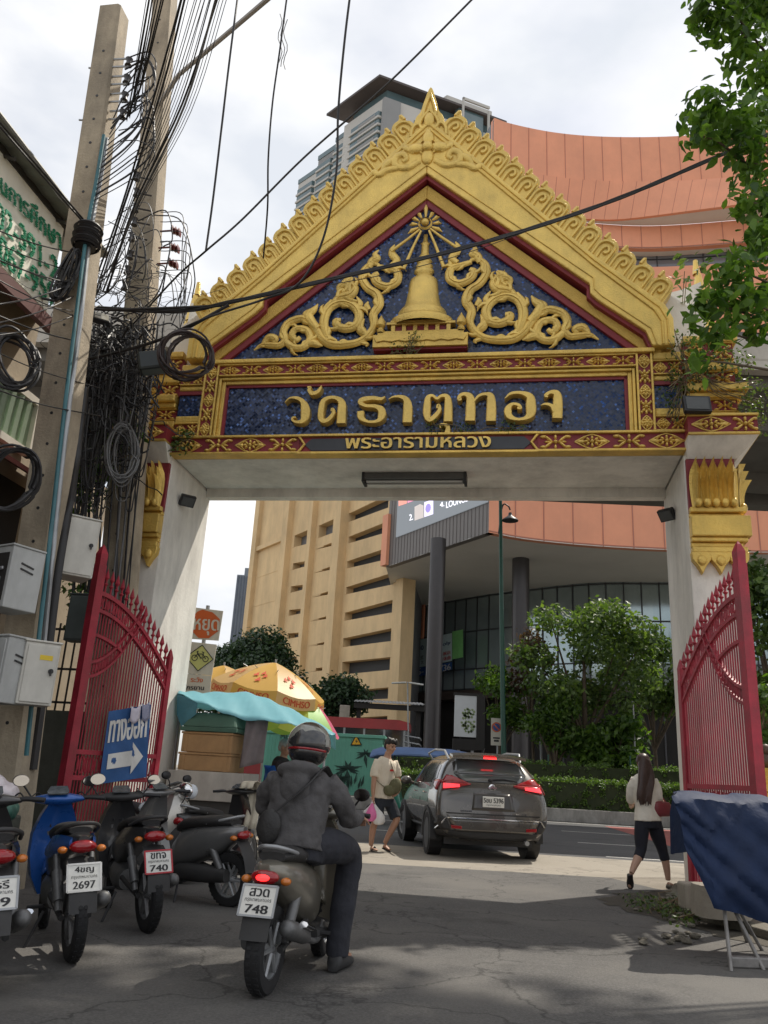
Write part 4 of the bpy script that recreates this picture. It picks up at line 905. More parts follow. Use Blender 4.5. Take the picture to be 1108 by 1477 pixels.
# scrolls, traced on the left half and mirrored to the right
def sp(x, y): u, z = gl(350+x/4.104, 280+y/4.104, .02); return u, z
px2m = 1/4.104*.0088
SCROLL = [
 [(62, 934, 4), (110, 905, 16), (165, 905, 22), (215, 905, 22), (245, 870, 24), (235, 825, 24), (265, 775, 26), (335, 748, 26), (395, 765, 26), (430, 815, 26), (465, 865, 28), (520, 900, 28), (600, 902, 26), (680, 885, 24), (735, 845, 24), (770, 790, 24), (765, 725, 26), (800, 665, 28), (785, 605, 28), (735, 570, 26), (702, 515, 26), (715, 460, 24), (760, 425, 18), (800, 430, 10)],
 [(110, 905, 10), (150, 862, 26), (190, 868, 22), (180, 890, 12)],
 [(250, 885, 20), (300, 922, 24), (360, 915, 24), (395, 865, 24), (370, 815, 22), (310, 812, 22), (285, 850, 20), (310, 878, 18), (335, 860, 14)],
 [(360, 905, 14), (410, 895, 26), (440, 905, 20), (468, 912, 4)], [(385, 850, 14), (410, 870, 22), (440, 900, 6)],
 [(525, 905, 22), (485, 840, 26), (475, 760, 28), (505, 690, 28), (570, 655, 28), (640, 668, 28), (682, 720, 28), (665, 785, 28), (610, 808, 28), (560, 795, 26), (545, 765, 22), (575, 760, 16)],
 [(470, 760, 10), (480, 700, 20), (520, 640, 8)], [(660, 690, 14), (690, 665, 18), (668, 620, 4)],
 [(530, 655, 20), (570, 625, 30), (625, 612, 34), (655, 570, 26), (630, 535, 18), (645, 505, 4)], [(560, 590, 10), (570, 560, 22), (610, 545, 20), (612, 580, 22), (580, 590, 14)], [(580, 560, 12), (600, 530, 18), (640, 505, 5)],
 [(440, 810, 22), (405, 775, 28), (385, 730, 28), (415, 700, 22), (440, 665, 4)], [(375, 750, 12), (365, 720, 18), (400, 690, 6)],
 [(790, 440, 16), (850, 455, 20), (905, 470, 24), (905, 530, 26), (850, 560, 26), (790, 540, 24), (770, 500, 22), (795, 480, 14)],
 [(740, 450, 18), (760, 410, 26), (790, 395, 22), (775, 370, 16), (798, 345, 4)], [(870, 440, 18), (905, 410, 22), (880, 375, 24), (875, 345, 16), (892, 316, 4)], [(905, 460, 16), (912, 410, 14), (900, 380, 6)],
 [(735, 850, 14), (700, 825, 28), (690, 795, 22), (712, 750, 4)], [(690, 890, 12), (730, 900, 12), (722, 915, 4)], [(740, 700, 14), (728, 675, 18), (735, 650, 4)], [(560, 900, 12), (590, 880, 14), (640, 905, 5)],
]
strokes = [[(*sp(x, y), r*px2m*1.2) for x, y, r in S] for S in SCROLL]
for s in (1, -1):
    mb = MB()
    for i, S in enumerate(strokes): vine(mb, [(u+.03, z, r) for u, z, r in S], s, -.03-.004*(i % 4), 5, .62)
    for S in strokes:
        c = crom([(u+.03, z, r) for u, z, r in S], 5)
        step_ = max(4, int(len(c)/7))
        for i in range(4, len(c)-4, step_) if len(c) > 24 else ():     # small flame leaves springing from the stem
            a, b, r = c[i]; dx, dz = c[i+1][0]-c[i-1][0], c[i+1][1]-c[i-1][1]; l = math.hypot(dx, dz) or 1; dx, dz = dx/l, dz/l; sd_ = 1 if (i//step_) % 2 else -1
            nx_, nz_ = -dz*sd_, dx*sd_
            mb.tube([(s*(a+nx_*r*.3), -.035, b+nz_*r*.3), (s*(a+nx_*r*1.1+dx*r*.7), -.045, b+nz_*r*1.1+dz*r*.7), (s*(a+nx_*r*1.35+dx*r*1.7), -.04, b+nz_*r*1.35+dz*r*1.7), (s*(a+nx_*r*1.1+dx*r*2.5), -.03, b+nz_*r*1.1+dz*r*2.5)], [r*.6, r*.55, r*.34, .003], 6)
        if len(c) > 12: mb.tube([(s*a, -.03-r*.62, b) for a, b, r in c[3:-3]], [max(.004, r*.22) for a, b, r in c[3:-3]], 5)
    mb.build('scroll_relief', GOLD2, gate, smooth=60)
# large lettering: ribbons of changing width, traced
def lp(S): 
    A = (400, 550, 5.036) if S == 0 else (600, 550, 4.817)
    return lambda x, y: gl(A[0]+x/A[2], A[1]+y/A[2], -.04)
L0, L1 = lp(0), lp(1)
kw0, kw1 = .0090/5.036, .0090/4.817
LET = [
 (L0, kw0, [[(66, 172, 3), (100, 140, 12), (150, 138, 26), (190, 160, 36), (210, 205, 62), (210, 270, 62), (190, 305, 40), (150, 312, 22), (122, 300, 16), (122, 280, 14), (145, 278, 12)],
            [(228, 60, 12), (250, 62, 20), (240, 80, 26), (262, 105, 34), (300, 95, 30), (322, 70, 22), (330, 50, 6)],
            [(402, 235, 10), (408, 218, 22), (418, 245, 28), (385, 290, 34), (345, 305, 36), (325, 280, 44), (330, 210, 46), (345, 160, 40), (390, 136, 28), (440, 140, 32), (475, 170, 52), (475, 230, 60), (470, 322, 64)],
            [(790, 130, 8), (760, 146, 26), (700, 140, 34), (630, 150, 40), (610, 172, 34), (650, 195, 26), (720, 200, 32), (762, 225, 52), (762, 275, 52), (735, 305, 28), (680, 312, 20), (640, 300, 30), (615, 275, 50), (612, 235, 50)],
            [(815, 150, 3), (850, 132, 14), (900, 130, 26), (940, 150, 44), (952, 200, 62), (948, 316, 64)]]),
 (L1, kw1, [[(150, 205, 12), (160, 185, 26), (168, 215, 26), (140, 255, 34), (100, 285, 34), (80, 250, 48), (82, 180, 48), (90, 130, 36), (120, 118, 20), (150, 138, 22), (180, 120, 22), (215, 122, 34), (228, 165, 50), (225, 296, 58)],
            [(175, 342, 8), (172, 322, 18), (200, 318, 22), (225, 335, 30), (222, 375, 40)],
            [(320, 140, 18), (302, 145, 24), (310, 118, 26), (345, 108, 30), (378, 130, 52), (382, 200, 62), (378, 292, 64)], [(400, 165, 10), (440, 120, 20), (490, 108, 26), (520, 125, 50), (525, 200, 62), (522, 294, 64)],
            [(618, 140, 4), (660, 105, 20), (730, 100, 26), (790, 125, 50), (798, 180, 64), (796, 240, 60), (760, 275, 28), (700, 282, 22), (650, 260, 44), (640, 215, 48), (665, 180, 24), (710, 182, 22), (728, 205, 20), (705, 205, 18)],
            [(915, 130, 10), (900, 118, 24), (935, 96, 26), (975, 105, 48), (984, 160, 60), (980, 275, 64)], [(866, 188, 3), (900, 178, 18), (940, 190, 26), (965, 225, 40)]])]
letters = MB(); kk = 0
for fn, kw, gl_ in LET:
    for S in gl_:
        c = crom([(*fn(x, y), w_*kw*.57) for x, y, w_ in S], 6); n = len(c); lf, rt = [], []
        for i in range(n):
            tx, tz = c[min(i+1, n-1)][0]-c[max(i-1, 0)][0], c[min(i+1, n-1)][1]-c[max(i-1, 0)][1]; l = math.hypot(tx, tz) or 1
            lf.append((c[i][0]-tz/l*c[i][2], c[i][1]+tx/l*c[i][2])); rt.append((c[i][0]+tz/l*c[i][2], c[i][1]-tx/l*c[i][2]))
        v0 = -.125-.0015*kk; kk += 1
        rows = [[(*gf(a, b, .01),) for a, b in lf], [gf(a, b, v0+.012) for a, b in lf], [gf(a*.9+d*.1, b*.9+e*.1, v0) for (a, b), (d, e) in zip(lf, rt)], [gf(a*.1+d*.9, b*.1+e*.9, v0) for (a, b), (d, e) in zip(lf, rt)], [gf(a, b, v0+.012) for a, b in rt], [gf(a, b, .01) for a, b in rt]]
        letters.grid(rows)
        for i in (0, n-1): letters.add([r[i] for r in rows], [tuple(range(6))])
letters.build('raised_letters', GOLD2, panel, smooth=40)

# capitals
for s in (-1, 1):
    cap = MB(); cap.bx(s*3.52, s*4.36, -.34, 1.5, 5.47, 5.74); c_ = cap.build('capital', RED, gate)
    mb = MB(); mb.bx(s*3.515, s*4.375, -.37, 1.51, 5.46, 5.495); mb.bx(s*3.515, s*4.375, -.37, 1.51, 5.715, 5.75)
    for sd in (0,):
        pass
    mb.build('rail', GOLD, c_, bevel=.008)
    mb = MB(); motif(mb, s*3.80, 5.605, .50, .21, -.345, 0); motif(mb, s*4.21, 5.605, .34, .21, -.345, 1); mb.build('flower_relief', GOLD2, c_, smooth=60)
    mb = MB(); T = [(s*3.515, -.34), (s*4.365, -.34), (s*4.365, 1.5), (s*3.515, 1.5)]; B = [(s*3.53, -.13), (s*4.14, -.13), (s*4.14, 1.5), (s*3.53, 1.5)]
    mb.hexa([(*p, 5.22) for p in B]+[(*p, 5.46) for p in T]); mb.build('splayed_soffit', WHITEW, c_)
    mb = MB(); mb.bx(s*3.515, s*4.10, -.12, 1.48, 4.5, 5.22); mb.build('core', RED, c_)
    mb = MB()
    def petal(x, y, w_, ax, ay):             # one tall pointed leaf, bowed outwards at its tip
        for k, (wf, dep, zt) in enumerate(((1.0, .04, 5.20), (.62, .07, 5.10), (.3, .10, 4.98))):
            rows = []
            for i in range(9):
                t = i/8; z = 4.56+(zt-4.56)*t; hw = w_*wf*(.42+.12*math.sin(t*3.1)) if t < .75 else w_*wf*.5*(1-t)/.25*.9
                bow = dep+.03+.10*t**2-.03*math.sin(t*3.14)
                rows.append([(x+ax[0]*q*hw-ay[0]*bow*(1-.5*abs(q)), y+ax[1]*q*hw-ay[1]*bow*(1-.5*abs(q)), z) for q in (-1, -.5, 0, .5, 1)])
            mb.grid(rows)
        mb.sph((x-ay[0]*.1, y-ay[1]*.1, 4.60), (.05, .05, .06), 8, 6)
    for i in range(5): petal(s*(3.56+.5*(i+.5)/5+.03*i*.2), -.12, .15, (1, 0), (0, 1))
    for i in range(9): petal(s*4.10, -.08+1.5*(i+.5)/9, .18, (0, 1), (-s, 0))
    mb.build('lotus_leaves', GOLD, c_, smooth=50)
    mb = MB()
    for z0, z1, e in ((4.49, 4.56, .06), (4.44, 4.49, .0), (4.17, 4.44, .09), (4.11, 4.17, .05), (4.05, 4.11, .0), (3.97, 4.05, .04)): mb.bx(s*(3.515), s*(4.13+e), -.12-e, 1.48+.01, z0, z1)
    mb.build('gold_moulding', GOLD, c_, bevel=.015)
    mb = MB()
    for i in range(3):
        x = s*(3.62+.22*i); mb.prism([(x-.12, 3.98), (x+.12, 3.98), (x+.11, 3.88), (x+.05, 3.80), (x, 3.70), (x-.05, 3.80), (x-.11, 3.88)], gf, -.16, -.05); mb.sph((x, -.165, 3.87), (.06, .03, .07), 8, 6)
    mb.build('hanging_leaves', GOLD, c_, smooth=40, bevel=.01)
# strip lamp under the beam
t = thing('strip_lamp', 'long grey strip lamp fixed under the white beam', 'lamp', gw(-.1, .72, 5.34), GA)
mb = MB(); mb.bx(-.74, .74, -.12, .12, -.10, -.002); mb.build('housing', mat('lamp_housing', (.10, .10, .095), .5, .3, .2, 5), t, bevel=.01)
mb = MB(); mb.cyl((-.7, -.05, -.12), (.7, -.05, -.12), .018); mb.cyl((-.7, .05, -.12), (.7, .05, -.12), .018); mb.build('tube', mat('unlit_tube', (.5, .5, .47), .3, 0, 0), t)
mb = MB(); mb.bx(-.76, -.72, -.13, .13, -.14, 0); mb.bx(.72, .76, -.13, .13, -.14, 0); mb.build('end_cap', BLACK, t)
# floodlights
def flood(label, loc, w_, h_, rz, tilt, arm=None, lens=(.07, .075, .075)):
    t = thing('floodlight', label, 'floodlight', loc, rz, None)
    M = Matrix.Rotation(tilt, 4, 'X'); mb = MB(); mb.box((0, 0, 0), (w_, .07, h_), M=M)
    for k in range(5): mb.box(tuple(M @ Vector(((-.4+.2*k)*w_, .05, 0))), (.012, .05, h_*.8), M=M)
    mb.build('housing', BLACK, t, bevel=.008)
    mb = MB(); mb.box(tuple(M @ Vector((0, -.037, 0))), (w_*.82, .01, h_*.78), M=M); mb.build('lens', mat('flood_lens', lens, .15, 0, .1, 6), t)
    if arm: mb = MB(); mb.tube([(0, .03, 0)]+arm, .012, 6); mb.build('bracket', STEEL, t)
    return t
u_, z_ = gl(1005, 584, -.42); flood('large black floodlight standing on the ledge of the gold capital', gw(u_, -.42, z_), .34, .24, GA+.1, R_(-12), [(0, .1, -.1), (0, .3, -.1)])
p = gw(3.36, .95, 4.95); flood('small black floodlight on the inner face of the pillar behind the tall red post', gw(3.40, .75, gside(965, 737, 3.4)[1]), .22, .17, GA-.75, R_(38), [(.06, .10, .03), (.10, .14, .10)])
flood('small floodlight pointing down from the pillar beside the lotus capital above the banner', gw(-3.38, .35, gside(283, 733, -3.38)[1]), .22, .17, GA+.75, R_(38), [(-.06, .10, .03), (-.10, .14, .06)])
# weeds rooted on the gate
WEED = leaf_mat('weed_leaf', (.03, .055, .018), (.12, .18, .05), .3); DRY = mat('dry_stem', (.16, .12, .07), .9, 0, .3, 10)
def weed(label, loc, clumps, n, size, stems, seed):
    t = thing('weed', label, 'plant', loc, GA, None); mb = MB(); g = random.Random(seed)
    for _ in range(stems):
        c, r_ = g.choice(clumps); e = Vector([c[i]+(g.random()-.5)*2*r_[i] for i in range(3)]); mb.tube([((g.random()-.5)*.1+c[0]*.3, .05, 0), tuple(e*.5+Vector((g.random()-.5, 0, g.random()-.5))*.15), tuple(e)], .006, 4)
    mb.build('stems', DRY, t); leaves('foliage', clumps, n, size, WEED, t, seed); return t
weed('dense dry weeds growing over the corner of the gable above the large floodlight', gw(3.62, -.18, 6.35), [((0, 0, .25), (.30, .15, .45)), ((.45, .1, .25), (.4, .2, .22)), ((.75, .2, -.2), (.25, .25, .3)), ((-.25, -.02, -.3), (.1, .1, .35))], 900, .055, 60, 5)
weed('leafy shoot sprouting above the corner of the gable', gw(3.75, .3, 7.2), [((.15, 0, 1.15), (.32, .12, .25)), ((-.05, 0, .9), (.2, .1, .2)), ((.2, 0, .5), (.3, .1, .15))], 60, .13, 8, 6)
weed('small weeds on the sill below the mosaic triangle', gw(-.18, -.15, 6.83), [((0, 0, .12), (.25, .06, .12)), ((.1, 0, .25), (.1, .05, .2))], 160, .035, 14, 7)
weed('small green weeds on the ledge under the large gold letters', gw(.55, -.12, 5.63), [((-.3, 0, .08), (.12, .05, .09)), ((.1, 0, .07), (.15, .05, .08)), ((.75, 0, .08), (.18, .05, .09))], 220, .04, 14, 8)
weed('creeper with green leaves at the frieze end near the small floodlight', gw(-3.35, -.16, 5.55), [((0, 0, .02), (.22, .06, .16)), ((-.1, 0, -.1), (.15, .05, .12))], 110, .075, 8, 9)
weed('tuft of weeds hanging off the ledge of the capital', gw(4.32, -.1, 5.7), [((.1, 0, .15), (.2, .15, .2)), ((.1, 0, -.1), (.1, .1, .15))], 120, .05, 10, 10)
# ------------------------------------------------------------------ left shop building (its front runs along the lane)
TIN = mat('tin_roof', (.20, .20, .18), .55, .3, .15, 2, dirt=.3)
BEIGE = mat('beige_wall', (.42, .35, .26), .85, 0, .12, 1.5, .2, 20, dirt=.35)
SIGNW = mat('sign_board_cream', (.86, .82, .70), .6, 0, .06, 1.2, dirt=.15)
GREENL = mat('sign_green', (.012, .26, .13), .4, 0, .1, 5)
MAROON = mat('maroon_paint', (.13, .05, .045), .6, 0, .15, 3)
CURT = mat('green_curtain', (.40, .50, .36), .85, 0, .15, 2)
shop = thing('shop_building', 'beige shop building with a tin roof over its green lettered sign board', 'building')
def sb(mb, u0, u1, v0, v1, z0, z1):
    P = [gw(u, v) for u, v in ((u0, v0), (u1, v0), (u1, v1), (u0, v1))]; mb.hexa([(p.x, p.y, z0) for p in P]+[(p.x, p.y, z1) for p in P])
US = -5.05
v1s, zt1 = gside(92, 332, US); v0s, zt0 = gside(0, 215, US); vb, zb = gside(72, 452, US); zT = (zt0+zt1)/2; zB = (zb+gside(0, 383, US)[1])/2
mb = MB(); sb(mb, -9, -5.3, -12, v1s+.25, 0, zT+.3); mb.build('wall', BEIGE, shop)
mb = MB(); sb(mb, US-.22, US, -10, v1s, zB, zT); board = mb.build('sign_board', SIGNW, shop)
def fsb(x, y): p = gside(x, y, US+.03); q = gw(US+.03, p[0], p[1]); return (q.x, q.y, q.z)
mb = MB()
textq(mb, 'นทุนการศึกษา', [(-24, 262), (88, 372), (88, 330), (-24, 222)], lambda x, y: fsb(x, y), step=.02, bold=.012)
textq(mb, '- 02-391-2', [(-20, 312), (84, 408), (84, 375), (-20, 272)], fsb, bold=.012); textq(mb, '4 067-959', [(-20, 362), (80, 446), (80, 412), (-20, 318)], fsb, bold=.012)
o_ = mb.build('green_lettering', GREENL, board); md = o_.modifiers.new('t', 'SOLIDIFY'); md.thickness = .012
# tin roof over the sign, open underside
mb = MB(); n_ = 26
ur = US+.26; zr0 = gside(47, 236, ur)[1]
for k, dz in ((0, 0),):
    rows = []
    for i in range(61):
        v = -11+(v1s+.75+11)*i/60; c_ = .02*(i % 2)
        rows.append([tuple(gw(US-.5, v, zT+.2+c_)), tuple(gw(ur, v, zr0+c_))])
    mb.grid(rows)
mb.build('roof', TIN, shop, solid=.02)
mb = MB()
for i in range(7): v = v1s-.2-i*1.25; mb.tube([tuple(gw(US-.3, v, zT+.12)), tuple(gw(ur-.1, v, zr0-.1))], .03, 4)
sb(mb, US-.1, US+.02, -10, v1s+.6, zT, zT+.12); mb.build('roof_frame', mat('roof_frame_dark', (.05, .045, .04), .6, .2, .2), shop)
mb = MB(); mb.tube([tuple(gw(ur, -11, zr0+.06)), tuple(gw(ur, v1s+.75, zr0+.06))], .045, 8); mb.build('gutter', TIN, shop)
# awning and window storey
zA1 = gside(60, 500, US)[1]; zW0, zW1 = gside(20, 622, US)[1], gside(20, 545, US)[1]
mb = MB(); mb.grid([[tuple(gw(US-.25, v, zB-.02)), tuple(gw(US+.55, v, zB-.55))] for v in (-10, vb+.1)]); mb.build('awning', mat('awning_greenish', (.17, .18, .13), .7, 0, .2, 2, dirt=.3), shop, solid=.03)
mb = MB(); sb(mb, US+.50, US+.58, -10, vb+.12, zB-.72, zB-.54); mb.build('awning_edge', MAROON, shop)
vw = gside(44, 600, US-.24)[0]
mb = MB(); sb(mb, -5.3, -5.27, -9, vw, zW0, zW1); win = mb.build('window', CURT, shop)
mb = MB()
for i in range(40): v = -8+(vw+8)*i/40; mb.tube([tuple(gw(-5.26, v, zW0)), tuple(gw(-5.25, v+.03, zW1))], .05, 5)
mb.build('curtain_folds', CURT, win, smooth=60)
mb = MB(); sb(mb, -5.29, -5.2, -9, vw+.1, zW1, zW1+.1); sb(mb, -5.29, -5.2, -9, vw+.1, zW0-.1, zW0)
for i in range(6): v = vw-i*1.0; sb(mb, -5.291, -5.2, v, v+.09, zW0-.1, zW1+.1)
mb.build('window_frame', mat('window_white', (.66, .62, .54), .6, 0, .1, 4), win)
mb = MB(); mb.grid([[tuple(gw(-5.3, v, zW0-.25)), tuple(gw(-4.45, v, zW0-.7))] for v in (-9, vw+.3)]); mb.build('lower_awning', mat('awning_red_tile', (.20, .06, .05), .7, 0, .2, 4, dirt=.3), shop, solid=.05)
mb = MB(); sb(mb, -5.31, -5.28, -9, vw+.2, 0.1, zW0-.5); mb.build('shopfront_shade', M_DARK, shop)  # flat dark sheet, the unlit shop interior put into its colour
mb = MB(); sb(mb, -9, -5.33, v1s+.26, 1.6, 0, zW0+.3); mb.build('side_wall', BEIGE, shop)

# ------------------------------------------------------------------ concrete poles
def pole(label, p0, p1, w0, w1, rz):
    t = thing('utility_pole', label, 'pole', (p0.x, p0.y, 0), 0, 'concrete utility poles by the gate'); d = p1-p0; mb = MB(); ca, sa = math.cos(rz), math.sin(rz); V = []
    for k, wd in ((0, w0), (1, w1)):
        for x, y in ((-1, -1), (-.8, -1), (.8, -1), (1, -.8), (1, .8), (.8, 1), (-.8, 1), (-1, .8)): V.append((d.x*k+(x*ca-y*sa)*wd/2, d.y*k+(x*sa+y*ca)*wd/2, p1.z*k))
    mb.add(V, [tuple(range(7, -1, -1)), tuple(range(8, 16))]+[(i, (i+1) % 8, 8+(i+1) % 8, 8+i) for i in range(8)]); mb.build('shaft', POLEC, t)
    mb = MB(); f = Vector((sa, -ca, 0))
    for i in range(24):
        k = .14+.82*i/24; wd = w0+(w1-w0)*k; c = d*k+f*(wd/2+.001); c.z = p1.z*k; mb.cyl(tuple(c-f*.01), tuple(c+f*.004), .017, n=8)
    mb.build('bolt_holes', BLACK, t); return t
PA0, PA1 = gy(45, 910, 8.0), gy(166, 20, 8.0); PA0 = PA0+(PA0-PA1)*(PA0.z/(PA1.z-PA0.z))
poleA = pole('near flat topped concrete pole with drilled holes, carrying the drum of cable', PA0, PA1, .37, .27, GA)
PB0, PB1 = gy(172, 850, 10.6), gy(244, -60, 10.6); PB0 = PB0+(PB0-PB1)*(PB0.z/(PB1.z-PB0.z))
poleB = pole('second concrete pole closer to the gate with red insulators, rising out of view', PB0, PB1, .42, .30, GA)
def px(x, y, Y, base): p = gy(x, y, Y); return (p.x-base.x, p.y-base.y, p.z)
SPOOL = mat('insulator_dark', (.03, .025, .025), .35, 0, .2, 5); REDIN = mat('insulator_red_brown', (.16, .035, .03), .3, 0, .2, 6, coat=.4)
for y in (92, 117, 142, 167):
    a = px(170+(.0), y, 7.9, PA0); b = px(186-(y-92)*.12, y-2, 7.75, PA0)
    mb = MB(); mb.tube([(a[0]-.1, a[1], a[2]+.06), (b[0], b[1], b[2]+.06)], .014, 5); mb.tube([(a[0]-.1, a[1], a[2]-.06), (b[0], b[1], b[2]-.06)], .014, 5); mb.build('bracket', STEEL, poleA)
    mb = MB(); mb.lathe([(.0, -.05), (.045, -.05), (.03, -.015), (.03, .015), (.045, .05), (0, .05)], 12, b); mb.build('insulator', SPOOL, poleA, smooth=50)
for x, y in ((254, 332), (252, 356), (250, 379)):
    b = px(x, y, 10.3, PB0); mb = MB()
    for k in range(3): mb.lathe([(0, -.03), (.045, -.02), (.075, .012), (.03, .03), (0, .03)], 12, (b[0]+.05*k-.05, b[1], b[2]-.02*k), M=Matrix.Rotation(R_(80), 4, 'Y'))
    mb.tube([(b[0]-.25, b[1]+.05, b[2]), (b[0], b[1], b[2])], .015, 5); mb.build('insulator', REDIN, poleB, smooth=50)
for x, y in ((198, 255), (197, 278), (196, 300), (194, 320), (190, 342), (188, 368), (184, 390), (180, 412)):
    b = px(x, y, 10.3, PB0); mb = MB(); mb.lathe([(.0, -.06), (.05, -.06), (.032, -.02), (.032, .02), (.05, .06), (0, .06)], 12, b); mb.tube([(b[0], b[1], b[2]), (b[0]+.22, b[1]+.05, b[2])], .014, 5); mb.build('insulator', SPOOL, poleB, smooth=50)
t = tag(MB().tube([tuple(gy(230, 150, 10.4)), tuple(gy(258, 108, 10)), tuple(gy(420, -30, 8))], .035, 8).build('stay_bar', mat('stay_grey', (.30, .28, .26), .5, .3, .1, 4)), 'straight pale bar slanting up to the right from the second pole', 'stay')
# climbing pegs
mb = MB()
for x, y in ((128, 98), (114, 173)): a = gy(x, y, 7.95); mb.cyl((a.x-PA0.x, a.y-PA0.y, a.z), (a.x-PA0.x+.14, a.y-PA0.y, a.z), .012, n=6); mb.build('peg', STEEL, poleA); mb = MB()

# ------------------------------------------------------------------ cables
def wire(name, label, pts, r, m=None, group=None, k=7, cat='cable', sub=None):
    P = crom([tuple(gy(x, y, Y)) for x, y, Y in pts], k); mb = MB(); mb.tube(P, r, 6); o = mb.build(name, m or CABLE, None, smooth=60); return tag(o, label, cat, group)
mb = MB(); P = [tuple(gy(x, y, Y)) for x, y, Y in ((110, 442, 8.8), (250, 449, 8.5), (340, 434, 8.2), (480, 402, 8), (640, 365, 8), (780, 325, 8), (900, 283, 8), (1020, 232, 8), (1140, 180, 8))]
base = crom(P, 10)
for ph in range(4):
    mb.tube([(a+.016*math.cos(i*.35+ph*1.57), b, c+.016*math.sin(i*.35+ph*1.57)) for i, (a, b, c) in enumerate(base)], .0135, 6)
tag(mb.build('cable_bundle', CABLE, None, smooth=60), 'thick black twisted cable bundle crossing in front of the gold gable', 'cable')
wire('thin_cable', 'thin wire strung just below the thick black bundle across the gable', [(470, 412, 8), (560, 395, 8), (650, 372, 8), (730, 345, 8), (790, 322, 8)], .005)
wire('looping_cable', 'black cable hanging in a wide loop down to the coil at the gable foot', [(508, -30, 6.8), (497, 60, 7), (488, 160, 7.3), (485, 250, 7.5), (466, 345, 7.8), (432, 408, 8), (380, 432, 8.1), (305, 456, 8.2), (248, 480, 8.4)], .013)
wire('hanging_cable', 'slack cable dropping to the tip of the taut diagonal wire', [(345, -20, 7), (332, 80, 7.1), (319, 190, 7.3), (307, 290, 7.5), (297, 362, 7.6)], .012)
wire('taut_cable', 'taut straight wire running diagonally from above the tower down to the left', [(700, -20, 6.5), (560, 120, 6.9), (440, 226, 7.2), (350, 316, 7.5), (297, 362, 7.6), (252, 402, 8.2), (190, 470, 9.4)], .011)
wire('hanging_cable', 'cable hanging to the left gable slope, curly frayed strands beside it', [(416, -20, 6.8), (404, 70, 7), (393, 150, 7.2), (387, 230, 7.4), (386, 300, 7.8), (380, 372, 8.8)], .010)
mb = MB()
for k in range(3): mb.tube([tuple(gy(404+4*k+3*math.sin(i*1.3+k), 20+i*9+4*k, 7)) for i in range(9)], .005, 4)
tag(mb.build('frayed_strands', CABLEG, None), 'curly frayed grey strands dangling beside a hanging cable near the top', 'cable')
g1 = 'cables rising from the poles to the top of the picture'
for i in range(10):
    f_ = i/9; wire('overhead_cable', 'black overhead cable rising from the spools of the near pole', [(184+10*f_+rnd.uniform(-3, 3), 175-20*f_, 7.7), (196+16*f_, 95, 7.2), (214+24*f_+rnd.uniform(-3, 3), -20, 6.3)], rnd.choice((.005, .007, .009)), None, g1, 6)
for i in range(16):
    f_ = i/15; wire('overhead_cable', 'dark cable fanning up from the tangle between the poles', [(128+30*f_+rnd.uniform(-5, 5), 440-25*f_, 9.2), (176+24*f_+rnd.uniform(-2, 2), 300, 8.4), (228+48*f_, 120+40*f_, 7.2), (268+66*f_+rnd.uniform(-5, 5), -25, 6.0)], rnd.choice((.004, .005, .007, .012)), rnd.choice((CABLE, CABLE, CABLEG)), 'cables fanning up past the second pole', 6)
g2 = 'thin wires crossing in front of the sign board'
for (a, b, c, d) in ((330, 372, .007, 0), (348, 402, .006, 0), (372, 418, .008, 0), (366, 430, .005, 0), (398, 470, .007, 0), (418, 455, .005, 0), (446, 392, .008, 0), (474, 408, .007, 0), (490, 440, .006, 0), (452, 500, .008, 0), (505, 560, .006, 0), (560, 600, .007, 0)):
    wire('service_wire', 'thin dark wire crossing the sign board towards the poles', [(-20, a-4, 6.4), (60, a+(b-a)*.46+5, 7.2), (145, b, 8.5)], c, None, g2, 5)
for i, (y0, y1) in enumerate(((180, 300), (186, 304))): wire('roofline_cable', 'one of two cables running along the tin roof edge to the near pole', [(-20, y0-26, 6.0), (60, y0+66, 7.0), (125, y1+22, 7.8)], .011, None, 'cables along the tin roof', 5)
for i in range(16):
    y = 70+i*8; wire('jumper_wire', 'black jumper wire looping off the spools of the near pole', [(182-.1*(y-70), y+14, 7.75), (200+rnd.uniform(0, 16), y-6+rnd.uniform(-20, 20), 7.6), (212+rnd.uniform(-8, 12), y+34, 7.6), (188+rnd.uniform(-8, 8), y+66, 7.7), (164-.25*(y-70), y+100, 7.75)], rnd.choice((.006, .008, .011)), None, 'jumper wires at the spools of the near pole', 5)
g3 = 'looped jumper wires around the second pole'
for i in range(22):
    x0 = rnd.uniform(150, 235); y0 = rnd.uniform(300, 430); x1 = x0+rnd.uniform(10, 60)*rnd.choice((-1, 1)); y1 = y0+rnd.uniform(20, 150); b = rnd.uniform(15, 55)
    wire('jumper_wire', 'loose looped jumper wire around the second pole', [(x0, y0, 10.1), (x0+(x1-x0)*.3+b*.6, y0+(y1-y0)*.25-b*.5, 9.9), (x0+(x1-x0)*.7+b*.5, y0+(y1-y0)*.7, 9.9), (x1, y1, 10)], rnd.choice((.006, .008, .010)), rnd.choice((CABLE, CABLE, CABLEG)), g3, 6)
for i in range(7):
    y = 318+i*14; wire('jumper_wire', 'loose looped jumper wire around the second pole', [(232, y-12, 10.2), (258+rnd.uniform(0, 18), y-8, 10), (270+rnd.uniform(-8, 8), y+40, 9.9), (262+rnd.uniform(-16, 6), 450+i*4, 9.8)], .007, None, g3, 6)
# horizontal run to the coil
wire('trunk_cable', 'black trunk cable running level from the tangle to the large coil', [(60, 430, 8.4), (140, 446, 8.6), (220, 445, 8.5), (320, 441, 8.3)], .018)
wire('trunk_cable', 'black cable sagging along the top of the large coil', [(120, 520, 9.2), (200, 500, 8.8), (260, 478, 8.4), (330, 440, 8.2)], .02)
